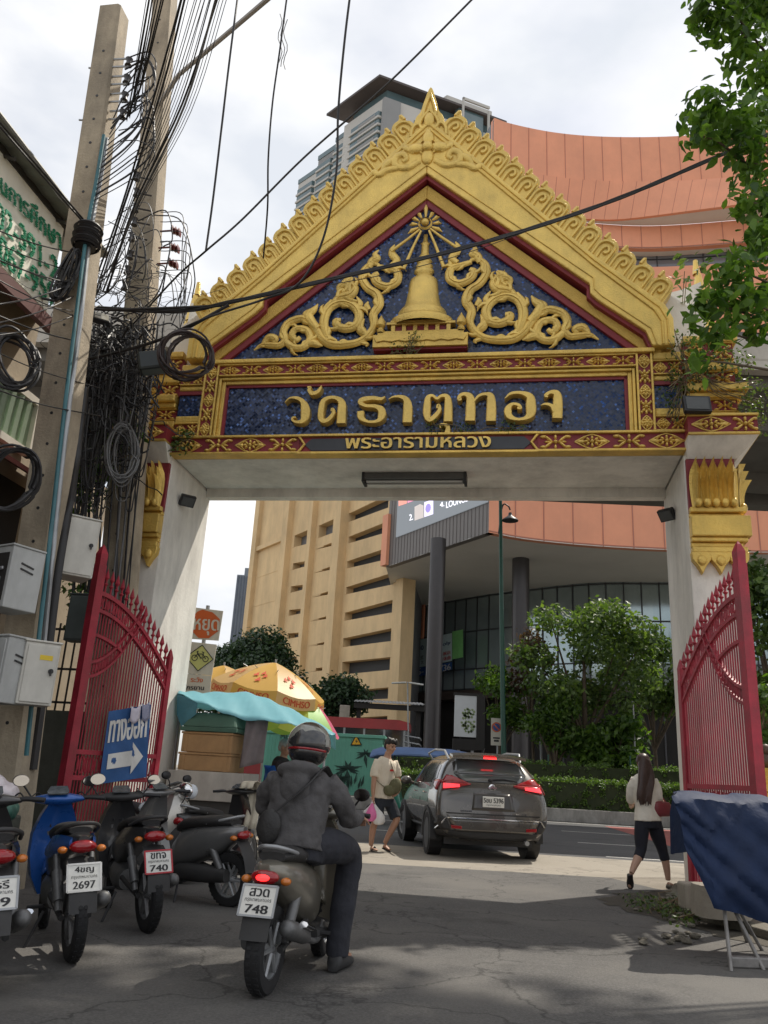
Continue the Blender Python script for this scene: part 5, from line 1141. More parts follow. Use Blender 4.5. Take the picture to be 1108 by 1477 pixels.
# coils
def coil(label, x, y, Y, rx, rz_, n, r, ang=0.0, m=None, tilt=0.0, spread=.10, seed=3):
    c = gy(x, y, Y); g = random.Random(seed); mb = MB(); M = Matrix.Rotation(ang, 4, 'Y') @ Matrix.Rotation(tilt, 4, 'Z')
    pts = []
    for i in range(n):
        a_, b_, o_, q_ = rx*(1+g.uniform(-.16, .12)), rz_*(1+g.uniform(-.16, .12)), g.uniform(-spread, spread), g.uniform(-.06, .06)
        for j in range(26):
            t_ = 2*math.pi*j/26; pts.append(tuple(c+M @ Vector((a_*math.cos(t_)+q_, o_+.04*math.sin(t_*2+i), b_*math.sin(t_)))))
    mb.tube(crom(pts, 1), r, 5)
    t_o = mb.build('cable_coil', m or CABLE, None, smooth=60)
    for k in range(4):
        t_ = k*1.57+.6; p = M @ Vector((rx*math.cos(t_), 0, rz_*math.sin(t_)))
    return tag(t_o, label, 'cable coil', 'coils of spare cable on the poles')
coil('large brown black coil of cable in front of the gable foot', 270, 512, 8.3, .27, .28, 9, .013, .4, mat('cable_brown', (.035, .022, .02), .45, 0, .3, 8), .2, .07, 4)
coil('tilted oval coil of cable hanging over the green curtained window', 18, 520, 7.3, .20, .31, 8, .014, -.3, None, .5, .06, 5)
coil('dark oval coil hanging at the lower awning', 14, 690, 7.3, .24, .30, 7, .013, .3, None, .3, .07, 6)
coil('grey coil of thin cable between the two poles', 178, 655, 9.3, .17, .37, 9, .010, -.1, CABLEG, .4, .08, 7)
coil('tight narrow coil strapped to the near pole below the drum', 95, 398, 7.7, .06, .30, 8, .014, .2, None, .3, .05, 8)
c = gy(126, 342, 7.75); mb = MB()
for k in range(9): mb.lathe([(.135+.012*math.sin(k*2.1), -.016), (.152+.012*math.sin(k*2.1), 0), (.135, .016)], 20, (c.x, c.y, c.z-.12+k*.03))
mb.cyl((c.x, c.y, c.z-.14), (c.x, c.y, c.z+.14), .11, n=16); tag(mb.build('cable_drum', CABLE, None, smooth=50), 'black drum of wound cable fixed to the near pole above the narrow coil', 'cable coil')
# tangled mass
def tangle(name, label, n, box, Yr, r, seed, big=(.15, .5)):
    g = random.Random(seed); mb = MB()
    for i in range(n):
        x, y = g.uniform(box[0], box[1]), g.uniform(box[2], box[3]); x += (y-box[2])*-.06
        p = gy(x, y, g.uniform(*Yr)); P = [p]; d = Vector((g.gauss(0, 1), g.gauss(0, .4), g.gauss(0, 1.4))).normalized()
        for k in range(g.randint(5, 9)):
            d = (d+Vector((g.gauss(0, .6), g.gauss(0, .3), g.gauss(-.05, .6)))).normalized(); P.append(P[-1]+d*g.uniform(*big)*.45)
        mb.tube(crom([tuple(q) for q in P], 4), r*g.choice((.5, .7, 1, 1.4)), 4)
    return stuff(mb.build(name, CABLE, None), label, 'cables')
tangle('cable_tangle', 'dense black tangle of cables filling the gap between the two poles', 230, (130, 208, 470, 590), (9.2, 10.0), .010, 21, (.10, .30))
tangle('cable_tangle', 'looser tangle of cables hanging down behind the white cabinet', 60, (122, 180, 560, 720), (9.4, 10.0), .009, 22, (.08, .26))
tangle('cable_tangle', 'thin stray wires around the top of the second pole', 60, (120, 236, 380, 490), (8.8, 9.8), .0045, 23, (.2, .5))
for i in range(16):
    x = 112+i*5.5; wire('drop_cable', 'vertical drop cable running down between the poles', [(x+22+rnd.uniform(-6, 6), 470, 10.0), (x+14+rnd.uniform(-10, 10), 600, 10.15), (x+rnd.uniform(-10, 10), 740, 10.25), (x-12+rnd.uniform(-6, 6), 900, 10.3)], rnd.choice((.010, .014, .018)), rnd.choice((CABLE, CABLE, CABLE, CABLEG)), 'drop cables between the poles', 5)
for i in range(46):
    x0 = rnd.uniform(126, 214); y0 = rnd.uniform(462, 560); w_ = rnd.uniform(6, 34); h_ = rnd.uniform(60, 250); Yq = rnd.uniform(9.3, 10.1); s_ = -.10*h_
    wire('hanging_loop', 'long slack cable loop hanging between the two poles', [(x0, y0, Yq), (x0-w_*.15+s_*.5, y0+h_*.5, Yq), (x0+w_*.1+s_, y0+h_*.93, Yq-.05), (x0+w_*.5+s_, y0+h_, Yq-.08), (x0+w_*.9+s_, y0+h_*.92, Yq-.05), (x0+w_*1.1+s_*.4, y0+h_*.45, Yq), (x0+w_+rnd.uniform(-6, 6), y0+rnd.uniform(-25, 30), Yq)], rnd.choice((.007, .009, .012)), rnd.choice((CABLE, CABLE, CABLE, CABLEG)), 'slack cable loops between the poles', 5)
c = gy(222, 523, 8.55); mb = MB(); mb.box((0, 0, 0), (.34, .20, .24), .1, Matrix.Rotation(R_(-14), 4, 'Y')); o_ = mb.build('splice_box', mat('splice_black', (.015, .022, .022), .4, 0, .2, 6), None, bevel=.03); o_.location = c; tag(o_, 'black plastic splice box hanging beside the large coil', 'box')
TEAL = mat('teal_pipe', (.045, .15, .175), .5, 0, .2, 5)
wire('teal_conduit', 'teal pipe running down the side of the near pole', [(150, 195, 7.75), (139, 260, 7.75), (126, 330, 7.7), (108, 470, 7.7), (92, 600, 7.7), (72, 780, 7.65), (55, 930, 7.6), (38, 1090, 7.6)], .022, TEAL, None, 6, 'conduit')
wire('grey_conduit', 'grey pipe strapped next to the teal pipe on the near pole', [(155, 200, 7.8), (144, 265, 7.8), (130, 340, 7.75), (114, 480, 7.75), (98, 600, 7.75), (78, 780, 7.7), (58, 980, 7.7)], .026, STEEL, None, 6, 'conduit')
wire('black_conduit', 'fat black pipe running down beside the white cabinet', [(122, 560, 8.2), (104, 700, 8.1), (84, 820, 8.0), (66, 960, 8.0), (46, 1110, 8.0)], .05, CABLE, None, 6, 'conduit')
c = gy(146, 460, 8.7); flood('weathered floodlight hung among the wires between the poles', tuple(c), .20, .15, .5, R_(-30), [(0, .2, .15), (-.1, .4, .2)], (.42, .40, .34))

# ------------------------------------------------------------------ cabinets on and around the poles
def cabinet(label, x, y, Y, w_, h_, d_, rz, m, vents=False, door=True, open_=False, sticker=False, name='cabinet'):
    c = gy(x, y, Y); t = thing(name, label, 'cabinet', (c.x, c.y, c.z-h_/2), rz, None)
    mb = MB(); mb.bx(-w_/2, w_/2, -d_/2, d_/2, 0, h_); mb.bx(-w_/2-.012, w_/2+.012, -d_/2-.015, d_/2, h_+.0005, h_+.02); mb.build('body', m, t, bevel=.008)
    if door:
        mb = MB(); mb.bx(-w_/2+.02, w_/2-.02, -d_/2-.014, -d_/2, .02, h_-.02); dr = mb.build('door', m, t, bevel=.006)
        mb = MB(); mb.cyl((w_*.30, -d_/2-.03, h_*.55), (w_*.30, -d_/2-.01, h_*.55), .022, n=10); mb.box((w_*.30, -d_/2-.03, h_*.53), (.012, .02, .06)); mb.build('lock', BLACK, dr)
    if open_:
        mb = MB(); mb.bx(-w_/2+.04, w_/2-.04, -d_/2-.006, -d_/2, .06, h_-.06); mb.build('inside', M_DARK, t)  # dark plate on the closed front, painted as the shade of an open box
        mb = MB(); mb.bx(-w_*.3, w_*.25, -d_/2-.05, -d_/2-.007, .12, h_*.5); mb.bx(-w_*.3, w_*.3, -d_/2-.03, -d_/2-.007, h_*.6, h_*.66); mb.build('meter', STEEL, t, bevel=.01)
    if vents:
        mb = MB()
        for k in range(2): mb.box((w_/2+.004, 0, h_*.72-.05*k), (.012, d_*.4, .014), M=Matrix.Rotation(R_(-12), 4, 'X'))
        mb.build('vent_slots', BLACK, t)
    if sticker: mb = MB(); mb.bx(-.02, .09, -d_/2-.0165, -d_/2-.0145, h_*.72, h_*.80); mb.build('yellow_sticker', mat('sticker_yellow', (.7, .5, .03), .5, 0, .1, 20), t)
    return t
cabinet('white metal cabinet with a black lock on the pole, its door streaked by torn tape', 108, 793, 8.4, .36, .62, .34, .62, CABW)
cabinet('open grey meter box with vents on the near pole at the picture edge', 18, 838, 7.35, .36, .56, .34, -.55, mat('cabinet_grey', (.45, .46, .45), .5, 0, .1, 3, dirt=.25, dscale=1.5), True, False, True)
cabinet('dull grey vented box below the open meter box', 8, 968, 7.3, .30, .56, .3, -.45, MATS['cabinet_grey'], True)
cabinet('cream cabinet with a small yellow sticker strapped to the near pole', 50, 973, 7.45, .30, .54, .30, .62, CABW, False, True, False, True)
cabinet('dark grey green box hung on the iron fence behind the tall red post', 121, 893, 9.9, .34, .56, .2, -.1, mat('box_grey_green', (.07, .085, .08), .6, 0, .2, 4), False, True)
# low wall and iron fence behind the poles
LW = mat('mossy_wall', (.10, .105, .085), .9, 0, .25, 2, .4, 15, dirt=.5)
lw = thing('fence_wall', 'dark mossy low wall with a black iron fence on top behind the poles', 'wall', gw(-5.6, .25), GA)
mb = MB(); mb.bx(-2.6, 1.35, -.12, .12, 0, 1.75); mb.build('wall', LW, lw); mb = MB()
for i in range(30): mb.bx(-2.5+i*.13, -2.48+i*.13, -.01, .01, 1.75, 2.95+.06*(i % 2))
for z in (1.85, 2.3, 2.85): mb.bx(-2.6, 1.35, -.014, .014, z, z+.03)
mb.build('railing', BLACK, lw)
for k, cx in enumerate((-2.2, -.9, .4)): pass
PLANTD = leaf_mat('creeper_leaf', (.02, .05, .012), (.10, .19, .03), .35)
def plant(label, loc, clumps, n, size, seed, name='creeper', m=None):
    t = thing(name, label, 'plant', loc); mb = MB(); g = random.Random(seed)
    for c, r_ in clumps:
        for _ in range(4): e = Vector(c)+Vector([(g.random()-.5)*2*q for q in r_]); mb.tube([(0, 0, -.3), tuple(e*.5+Vector((.05, 0, .03))), tuple(e)], .008, 4)
    mb.build('stems', DRY, t); leaves('foliage', clumps, n, size, m or PLANTD, t, seed); return t
c = gy(130, 680, 10.2); plant('bright creeper leaves showing through the tangle of cables', tuple(c), [((0, 0, 0), (.3, .2, .5)), ((.3, .1, .6), (.25, .2, .35)), ((-.3, 0, -.2), (.3, .2, .4))], 700, .10, 31)
c = gy(112, 850, 10.4); plant('wispy plant growing by the iron fence below the white cabinet', tuple(c), [((0, 0, 0), (.25, .15, .2)), ((.1, 0, -.3), (.2, .1, .3))], 200, .08, 32)
t = thing('house_behind', 'dim pale house wall with a tin roof behind the iron fence', 'building', gw(-10.5, 4.5), GA)
mb = MB(); mb.bx(-4, 3.2, 0, 3, 0, 4.0); mb.build('wall', BEIGE, t); mb = MB(); mb.prism([(-.4, 4.0), (3.4, 4.0), (1.5, 5.0)], lambda a, b, d: (d, a, b), -4.3, 3.5); mb.build('roof', TIN, t); mb = MB(); mb.bx(-1, .2, -.05, 0, 1.4, 2.8); mb.build('window', M_DARK, t); mb = MB(); mb.bx(1.2, 2.2, -.05, 0, 1.4, 2.8); mb.build('window', M_DARK, t)

# ------------------------------------------------------------------ red iron gate leaves
def gate_leaf(label, hinge, free, zs, zt, flip):
    d = (free-hinge); d.z = 0; Lw = d.length; t = thing('gate_leaf', label, 'gate', (hinge.x, hinge.y, 0), math.atan2(d.y, d.x), 'red iron gate leaves')
    def top(a): return (zs-.32)+(zt-.55-(zs-.32))*math.sin(min(1, a)*math.pi/2)**.95
    def post(x, w_, z):
        mb = MB(); mb.bx(x-w_/2, x+w_/2, -w_/2, w_/2, .12, z-.25); mb.lathe([(w_*.62, z-.25), (w_*.62, z-.22), (w_*.66, z-.12), (w_*.3, z-.04), (0, z)], 4, (x, 0, 0), math.pi/4, math.pi*2.25); mb.build('post', IRONRED, t, bevel=.006)
    post(.0, .065, zs); post(Lw, .105, zt)
    mb = MB(); n = 31
    for i in range(1, n):
        x = Lw*i/n; z = top(x/Lw); mb.cyl((x, 0, .2), (x, 0, z-.005), .0088, n=6)
    mb.build('bars', IRONRED, t)
    mb = MB()
    for i in range(1, n):
        if i % 2: continue
        x = Lw*i/n; z = top(x/Lw); mb.lathe([(.012, z), (.012, z+.08), (.03, z+.10), (.012, z+.12), (.012, z+.15), (.032, z+.18), (0, z+.30)], 6, (x, 0, 0))
    mb.build('spear_points', IRONRED, t)
    def rail(fz, h=.05, x0=0.0, x1=1.0, k=18):
        mb = MB(); rows = []
        for i in range(k+1):
            a = x0+(x1-x0)*i/k; z = fz(a); rows.append([(a*Lw, -.028, z-h/2), (a*Lw, .028, z-h/2), (a*Lw, .028, z+h/2), (a*Lw, -.028, z+h/2)])
        mb.loft(rows); mb.build('rail', IRONRED, t)
    rail(lambda a: top(a)-.02); rail(lambda a: top(a)-.22, .04); rail(lambda a: top(a)-.50, .035, .62, 1)
    sw = lambda a: 2.32-.0*a+.75*((1-a)/.62)**1.7 if a > .38 else 3.1
    rail(lambda a: 2.18+.82*((1-a)/.6)**2.0, .035, .42, 1); rail(lambda a: 2.02+.82*((1-a)/.6)**2.0, .035, .40, 1)
    for z in (.22, .95, 1.22): rail(lambda a, z=z: z, .05)
    mb = MB(); m_ = 9
    for i in range(m_*2):                         # scrollwork inside the lower band
        x = Lw*(i+.5)/(m_*2); mb.tube([(x+.028*math.cos(q*.9), -.0+.0, 1.085+.09*math.sin(q*.9)*(1 if i % 2 else -1)) for q in range(8)], .010, 5)
    mb.build('scrollwork', IRONRED, t); mb = MB()
    for i in range(16):
        a = .44+.56*(i+.5)/16; z = 2.10+.82*((1-a)/.6)**2.0; mb.tube([(a*Lw+.02*math.cos(q*.9), 0, z+.055*math.sin(q*.9)) for q in range(8)], .008, 5)
    mb.build('scrollwork', IRONRED, t); mb = MB()
    for i in range(22):
        a = (i+.5)/22; z = top(a)-.12; mb.tube([(a*Lw+.02*math.cos(q*.9), 0, z+.06*math.sin(q*.9)) for q in range(8)], .008, 5)
    mb.build('scrollwork', IRONRED, t)
    mb = MB(); mb.bx(Lw-.2, Lw-.02, -.03, .03, .04, .2); mb.build('foot', IRONRED, t)
    return t, d.normalized()
HL, FLf = Vector((gy(247, 935, 10.3).x, 10.3, 0)), Vector((gy(150, 785, 9.25).x, 9.25, 0))
HR, FRf = Vector((gy(981, 950, 9.55).x, 9.55, 0)), Vector((gy(1064, 780, 8.25).x, 8.25, 0))
leafL, dL = gate_leaf('red iron gate leaf swung open on the left, carrying the blue banner', HL, FLf, gy(247, 935, 10.3).z, gy(150, 785, 9.25).z, 1)
leafR, dR = gate_leaf('red iron gate leaf swung open on the right behind the blue tarpaulin', HR, FRf, gy(981, 950, 9.55).z, gy(1064, 780, 8.25).z, -1)
# banner tied to the left leaf
nB = Vector((-dL.y, dL.x, 0)); nB = nB if nB.y < 0 else -nB; PB = HL+nB*.07
def bp(x, y, o=0.0): return onplane(x, y, PB+nB*o, dL)
Q = [(143, 1131), (211, 1121), (218, 1016), (157, 1026)]
def bq(a, b): return ((Q[0][0]*(1-a)+Q[1][0]*a)*(1-b)+(Q[3][0]*(1-a)+Q[2][0]*a)*b, (Q[0][1]*(1-a)+Q[1][1]*a)*(1-b)+(Q[3][1]*(1-a)+Q[2][1]*a)*b)
def bw(a, b): return .012*math.sin(a*7+b*3)+.010*math.sin(b*9-a*4)+.012*math.sin((a+b)*14)*.5
ban = thing('banner', 'creased blue cloth banner with white letters and an arrow tied to the red gate', 'banner', (0, 0, 0))
mb = MB(); mb.grid([[tuple(bp(*bq(i/24, j/24), bw(i/24, j/24))) for i in range(25)] for j in range(25)]); mb.build('cloth', mat('banner_blue', (.03, .10, .27), .7, 0, .15, 4, .2, 30), ban, smooth=180)
fb = lambda a, b: tuple(bp(*bq(a, b), bw(a, b)+.008))
mb = MB(); text(mb, 'ทางออก', .08, .93, .56, .86, fb, .02, .045); mb.build('lettering', WHITEP, ban)
mb = MB()
def fine(P, n=8):
    o = []
    for (a, b), (c, d) in zip(P, P[1:]+P[:1]): o += [(a+(c-a)*i/n, b+(d-b)*i/n) for i in range(n)]
    return o
for i in range(14): a0, a1 = .12+.53*i/14, .12+.53*(i+1)/14; mb.add([fb(a0, .19), fb(a1, .19), fb(a1, .40), fb(a0, .40)], [(0, 1, 2, 3)])
for i in range(8):
    a0, a1 = .65+.25*i/8, .65+.25*(i+1)/8; h0, h1 = .22*(1-i/8), .22*(1-(i+1)/8); mb.add([fb(a0, .295-h0), fb(a1, .295-h1), fb(a1, .295+h1), fb(a0, .295+h0)], [(0, 1, 2, 3)])
mb.build('arrow', WHITEP, ban)
mb = MB(); mb.grid([[tuple(bp(190+14*i/4-j*.6, 1018+4*math.sin(i)+22*j/4, .05+.01*math.sin(i*2+j))) for i in range(5)] for j in range(5)]); tag(mb.build('paper_sheet', mat('paper_lilac', (.62, .58, .66), .7, 0, .08, 6), None, smooth=180, solid=.002), 'pale sheet of paper stuck over the top corner of the blue banner', 'paper')
mb = MB(); mb.grid([[tuple(bp(205+11*i/4, 1014+3*math.sin(i)+24*j/4, .03+.008*math.sin(i*2+j))) for i in range(5)] for j in range(5)]); tag(mb.build('paper_sheet', mat('paper_grey_blue', (.30, .31, .42), .7, 0, .08, 6), None, smooth=180, solid=.002), 'grey blue sheet of paper beside the pale sheet on the banner corner', 'paper')
# ------------------------------------------------------------------ vehicles
from mathutils.bvhtree import BVHTree
def wheel(parent, c, r, wd, rim_m, spokes=5, side=1, ry=0.0):
    """rim (child tyre); the wheel turns about its y axis"""
    M = Matrix.Rotation(R_(90), 4, 'X'); mb = MB()
    ri = r*.66
    mb.lathe([(ri*1.0, -wd*.42), (ri*.96, -wd*.3), (ri*.93, 0), (ri*.96, wd*.3), (ri, wd*.42)], 24, M=M)
    mb.lathe([(0, -wd*.36), (ri*.2, -wd*.38), (ri*.2, wd*.38), (0, wd*.36)], 12, M=M)
    for k in range(spokes):
        a = 2*math.pi*k/spokes; d = Vector((math.cos(a), 0, math.sin(a)))
        for s in (-1, 1): mb.tube([tuple(d*ri*.15+Vector((0, s*wd*.33, 0))), tuple(d*ri*.96+Vector((0, s*wd*.33, 0)))], [ri*.10, ri*.07], 6)
    o = mb.build('wheel', rim_m, parent, smooth=40, loc=c); o.rotation_euler = (0, 0, ry)
    mb = MB(); mb.lathe([(ri*.97, -wd*.40), (r*.85, -wd*.5), (r*.95, -wd*.46), (r, -wd*.25), (r*1.003, 0), (r, wd*.25), (r*.95, wd*.46), (r*.85, wd*.5), (ri*.97, wd*.40)], 32, M=M)
    for k in range(36):                          # tread blocks
        a = 2*math.pi*k/36
        for s in (-1, 1): mb.box((math.cos(a)*r*1.0, s*wd*.2, math.sin(a)*r*1.0), (.008, wd*.26, .02), M=Matrix.Rotation(-a, 4, 'Y'))
    mb.build('tyre', RUBBER, o, smooth=50); return o

SUVP = mat('suv_paint', (.115, .108, .10), .25, .6, .04, 2, coat=.9)
CLAD = mat('suv_cladding', (.022, .022, .023), .6, 0, .15, 20)
CARGL = mat('car_glass', (.10, .105, .105), .07, .15, .1, 2, spec=.9, coat=.3)
suv = thing('suv', 'dark grey compact suv seen from behind with brake lights on, turning out of the lane', 'car', (1.85, 14.1, 0), R_(96))
ST = [(-.82, .36, .56, .70, .50, .74, .60, .69, .52, .71, .46, .72), (-.80, .30, .60, .82, .44, .84, .66, .80, .80, .72, .84, .74), (-.74, .27, .66, .87, .48, .89, .78, .84, .98, .76, 1.02, 1.04),
      (-.60, .26, .68, .885, .5, .90, .82, .86, 1.04, .74, 1.20, 1.24), (-.36, .25, .68, .885, .5, .90, .83, .86, 1.06, .66, 1.46, 1.51), (-.10, .24, .68, .885, .5, .90, .83, .865, 1.06, .65, 1.51, 1.565), (.6, .24, .68, .87, .5, .885, .82, .865, 1.05, .66, 1.535, 1.59),
      (1.3, .24, .68, .87, .5, .885, .82, .865, 1.04, .66, 1.52, 1.58), (1.8, .24, .68, .87, .5, .885, .82, .865, 1.03, .63, 1.42, 1.48), (2.3, .24, .68, .885, .5, .90, .82, .85, 1.0, .70, 1.10, 1.16), (2.75, .24, .68, .885, .5, .89, .80, .80, .95, .66, 1.0, 1.03), (3.2, .26, .62, .84, .45, .84, .70, .74, .86, .6, .90, .93), (3.42, .32, .5, .70, .45, .68, .62, .6, .72, .5, .74, .75)]
rings = []
for (x, zb, wb, w1, z1, w2, z2, w3, z3, w4, z4, z5) in ST:
    hp = [(0, zb), (wb, zb), (w1, z1), (w2, z2), (w3, z3), (w4, z4), (w4*.6, z4+(z5-z4)*.75), (0, z5)]
    rings.append([(x, y, z) for y, z in hp]+[(x, -y, z) for y, z in reversed(hp[1:-1])])
mb = MB(); mb.loft(rings); body = mb.build('body', SUVP, suv, smooth=180, subd=2)
me_ = evaluated(body); bvh = BVHTree.FromPolygons([v.co.copy() for v in me_.vertices], [tuple(p.vertices) for p in me_.polygons])
def hit(o, d):
    r = bvh.ray_cast(Vector(o), Vector(d)); return r[0] if r[0] is not None else None
def rear(y, z, off=.006):
    h = hit((-3, y, z), (1, 0, 0)); x = h.x if h is not None else -.5
    return (x-off, y, z)
def flank(x, z, s, off=.006):
    h = hit((x, 3*s, z), (0, -s, 0)); y = h.y if h is not None else .6*s
    return (x, y+off*s, z)
def patch(fn, Q, n=8, m=6, off=.006):
    rows = []
    for j in range(m+1):
        b = j/m; row = []
        for i in range(n+1):
            a = i/n; P = [(Q[0][k]*(1-a)+Q[1][k]*a)*(1-b)+(Q[3][k]*(1-a)+Q[2][k]*a)*b for k in (0, 1)]; row.append(fn(P[0], P[1], off))
        rows.append(row)
    return rows
def rp(name, Qs, m, off=.006, parent=None, solid=.012, n=10):
    mb = MB()
    for Q in Qs: mb.grid(patch(rear, Q, n, 6, off))
    return mb.build(name, m, parent or suv, smooth=180, solid=solid)
rp('rear_window', [[(-.46, 1.13), (.46, 1.13), (.58, 1.25), (-.58, 1.25)], [(-.58, 1.25), (.58, 1.25), (.52, 1.47), (-.52, 1.47)]], CARGL, .008, n=14)
mb = MB(); mb.loft([[(-.56+.02*abs(k)/6, k*.1, 1.545-.0035*k*k*.2), (-.30, k*.1, 1.585-.004*k*k*.2), (-.30, k*.1, 1.55-.004*k*k*.2), (-.54+.02*abs(k)/6, k*.1, 1.51-.0035*k*k*.2)] for k in range(-6, 7)]); sp_ = mb.build('roof_spoiler', SUVP, suv, smooth=40)
mb = MB(); mb.bx(-.575, -.545, -.10, .10, 1.488, 1.512); mb.build('brake_light', LAMPR, suv)
for s in (1, -1):
    mb = MB()
    mb.grid(patch(rear, [(s*.34, 1.085), (s*.80, .99), (s*.79, 1.10), (s*.34, 1.10)], 8, 4, .02)); mb.grid(patch(rear, [(s*.36, 1.10), (s*.79, 1.10), (s*.70, 1.21), (s*.62, 1.20)], 8, 4, .02))
    mb.grid(patch(lambda x, z, o: flank(x, z, s, o), [(-.62, .985), (-.36, 1.05), (-.34, 1.12), (-.60, 1.14)], 6, 4, .015))
    tl = mb.build('tail_light', LENSR, suv, smooth=180, solid=.03)
    mb = MB(); mb.grid(patch(rear, [(s*.52, 1.045), (s*.78, 1.015), (s*.77, 1.09), (s*.52, 1.085)], 6, 3, .042)); mb.build('lit_lamp', mat('lit_brake', (.5, .02, .03), .2, 0, .2, 60, emit=(1, .04, .05, 1.5)), tl, smooth=180)
rp('bumper_cladding', [[(-.80, .30), (.80, .30), (.86, .42), (-.86, .42)], [(-.86, .42), (-.66, .42), (-.74, .60), (-.86, .62)], [(.66, .42), (.86, .42), (.86, .62), (.74, .60)]], CLAD, .012)
rp('bumper_panel', [[(-.60, .415), (.60, .415), (.70, .58), (-.70, .58)]], SUVP, .03, solid=.03, n=14)
rp('bumper_trim', [[(-.72, .585), (.72, .585), (.74, .605), (-.74, .605)]], CHROME, .02, n=14)
rp('tailgate_gap', [[(-.72, .655), (.72, .655), (.74, .672), (-.74, .672)]], CLAD, .004)
for s in (1, -1):
    rp('reflector', [[(s*.50, .44), (s*.66, .45), (s*.67, .495), (s*.50, .485)]], LENSR, .05)
    mb = MB(); mb.tube([rear(s*.74, .60, .03), rear(s*.80, .52, .03), rear(s*.85, .42, .03)], .012, 6); mb.build('bumper_trim', CHROME, suv)
# recess shade as a patch of darker paint, plate, badge, wiper
rp('plate_recess_shade', [[(-.34, .72), (.34, .72), (.30, .97), (-.30, .97)]], mat('suv_paint_shaded', (.07, .066, .062), .35, .6, .04, 2, coat=.5), .004)
xp = rear(0, .845)[0]-.02
mb = MB(); mb.bx(xp-.012, xp, -.17, .17, .77, .925); pl = mb.build('number_plate', PLATE, suv, bevel=.006)
mb = MB(); f_ = lambda a, b: (xp-.0145, -a, b); text(mb, '5ขบ 5396', -.155, .155, .835, .905, f_, .02, .03); text(mb, 'กรุงเทพมหานคร', -.11, .11, .785, .812, f_, .03); mb.build('plate_lettering', INK, pl)
xb = rear(0, 1.05)[0]; mb = MB(); mb.lathe([(.0, -.012), (.05, -.012), (.055, 0), (.035, .004)], 20, (xb-.006, 0, 1.055), M=Matrix.Rotation(R_(-90), 4, 'Y')); mb.box((xb-.016, 0, 1.055), (.012, .14, .022)); mb.build('badge', CHROME, suv, smooth=40)
mb = MB()
for k in range(6): mb.box((rear(.44-.03*k, .70)[0]-.006, .50-.03*k, .702), (.008, .02, .022))
for k in range(8): mb.box((rear(-.34-.022*k, .69)[0]-.006, -.36-.022*k, .688), (.008, .014, .018))
mb.build('tailgate_lettering', CHROME, suv)
mb = MB(); mb.tube([rear(.02, 1.17, .03), rear(-.2, 1.19, .035), rear(-.42, 1.165, .03)], [.016, .012, .006], 6); mb.sph(rear(.02, 1.165, .025), (.03, .04, .03)); mb.build('rear_wiper', BLACK, suv)
# side glass, mirrors, rails, handles, arches, wheels
for s in (1, -1):
    fl = lambda x, z, o, s=s: flank(x, z, s, o)
    mb = MB(); mb.grid(patch(fl, [(-.02, 1.10), (.78, 1.08), (.76, 1.43), (.12, 1.43)], 8, 6, .006)); mb.grid(patch(fl, [(.84, 1.08), (2.05, 1.07), (1.60, 1.40), (.84, 1.44)], 8, 6, .006)); mb.grid(patch(fl, [(-.34, 1.16), (-.08, 1.12), (.06, 1.40), (-.16, 1.36)], 5, 5, .006)); mb.build('side_window', CARGL, suv, smooth=180)
    mb = MB(); mb.tube([flank(-.2, 1.46, s, .0), (.0, s*.63, 1.60), (.8, s*.64, 1.63), (1.5, s*.63, 1.58), flank(1.6, 1.46, s, 0)], .018, 6); mb.build('roof_rail', STEEL, suv)
    mb = MB(); mb.sph((1.80, s*.98, 1.10), (.06, .10, .075)); mb.tube([(1.82, s*.84, 1.05), (1.80, s*.95, 1.08)], .03, 6); mb.build('wing_mirror', SUVP, suv, smooth=60)
    for x in (.35, 1.35): mb = MB(); mb.tube([flank(x-.09, .93, s, .02), flank(x, .935, s, .03), flank(x+.09, .93, s, .02)], .012, 6); mb.build('door_handle', CHROME, suv)
    for x in (.02, .81): mb = MB(); mb.tube([flank(x, .42, s, .001), flank(x, .8, s, .001), flank(x, 1.05, s, .001)], .006, 4); mb.build('door_gap', CLAD, suv)
    mb = MB(); mb.grid(patch(fl, [(.38, .27), (2.2, .27), (2.2, .40), (.38, .40)], 10, 3, .012)); mb.build('sill_cladding', CLAD, suv, smooth=180, solid=.02)
    for x in (0, 2.62):
        mb = MB(); rows = []
        for i in range(17):
            a = math.pi*i/16*1.12-.19; c0, s0 = math.cos(a), math.sin(a); rows.append([(x+c0*.345, s*.80, .33+s0*.345), (x+c0*.345, s*.902, .33+s0*.345), (x+c0*.42, s*.905, .33+s0*.41), (x+c0*.42, s*.80, .33+s0*.41)])
        mb.loft(rows); mb.build('wheel_arch', CLAD, suv, smooth=50)
        mb = MB(); mb.lathe([(0, -.1), (.35, -.1), (.35, .1), (0, .1)], 20, (x, s*.79, .34), M=Matrix.Rotation(R_(90), 4, 'X')); mb.build('wheel_well', BLACK, suv)
        wheel(suv, (x, s*.80, .325), .325, .21, STEEL, 5, s, (R_(14) if x > 1 else 0))
mb = MB(); mb.bx(-.5, 3.1, -.7, .7, .20, .34); mb.build('underbody', BLACK, suv)
mb = MB(); mb.cyl((-.86, -.52, .28), (-.6, -.52, .30), .035, n=12); mb.build('exhaust_pipe', STEEL, suv)
mb = MB(); mb.tube([(-.06, 0, 1.57), (-.2, 0, 1.66)], [.014, .004], 6); mb.build('aerial', BLACK, suv)

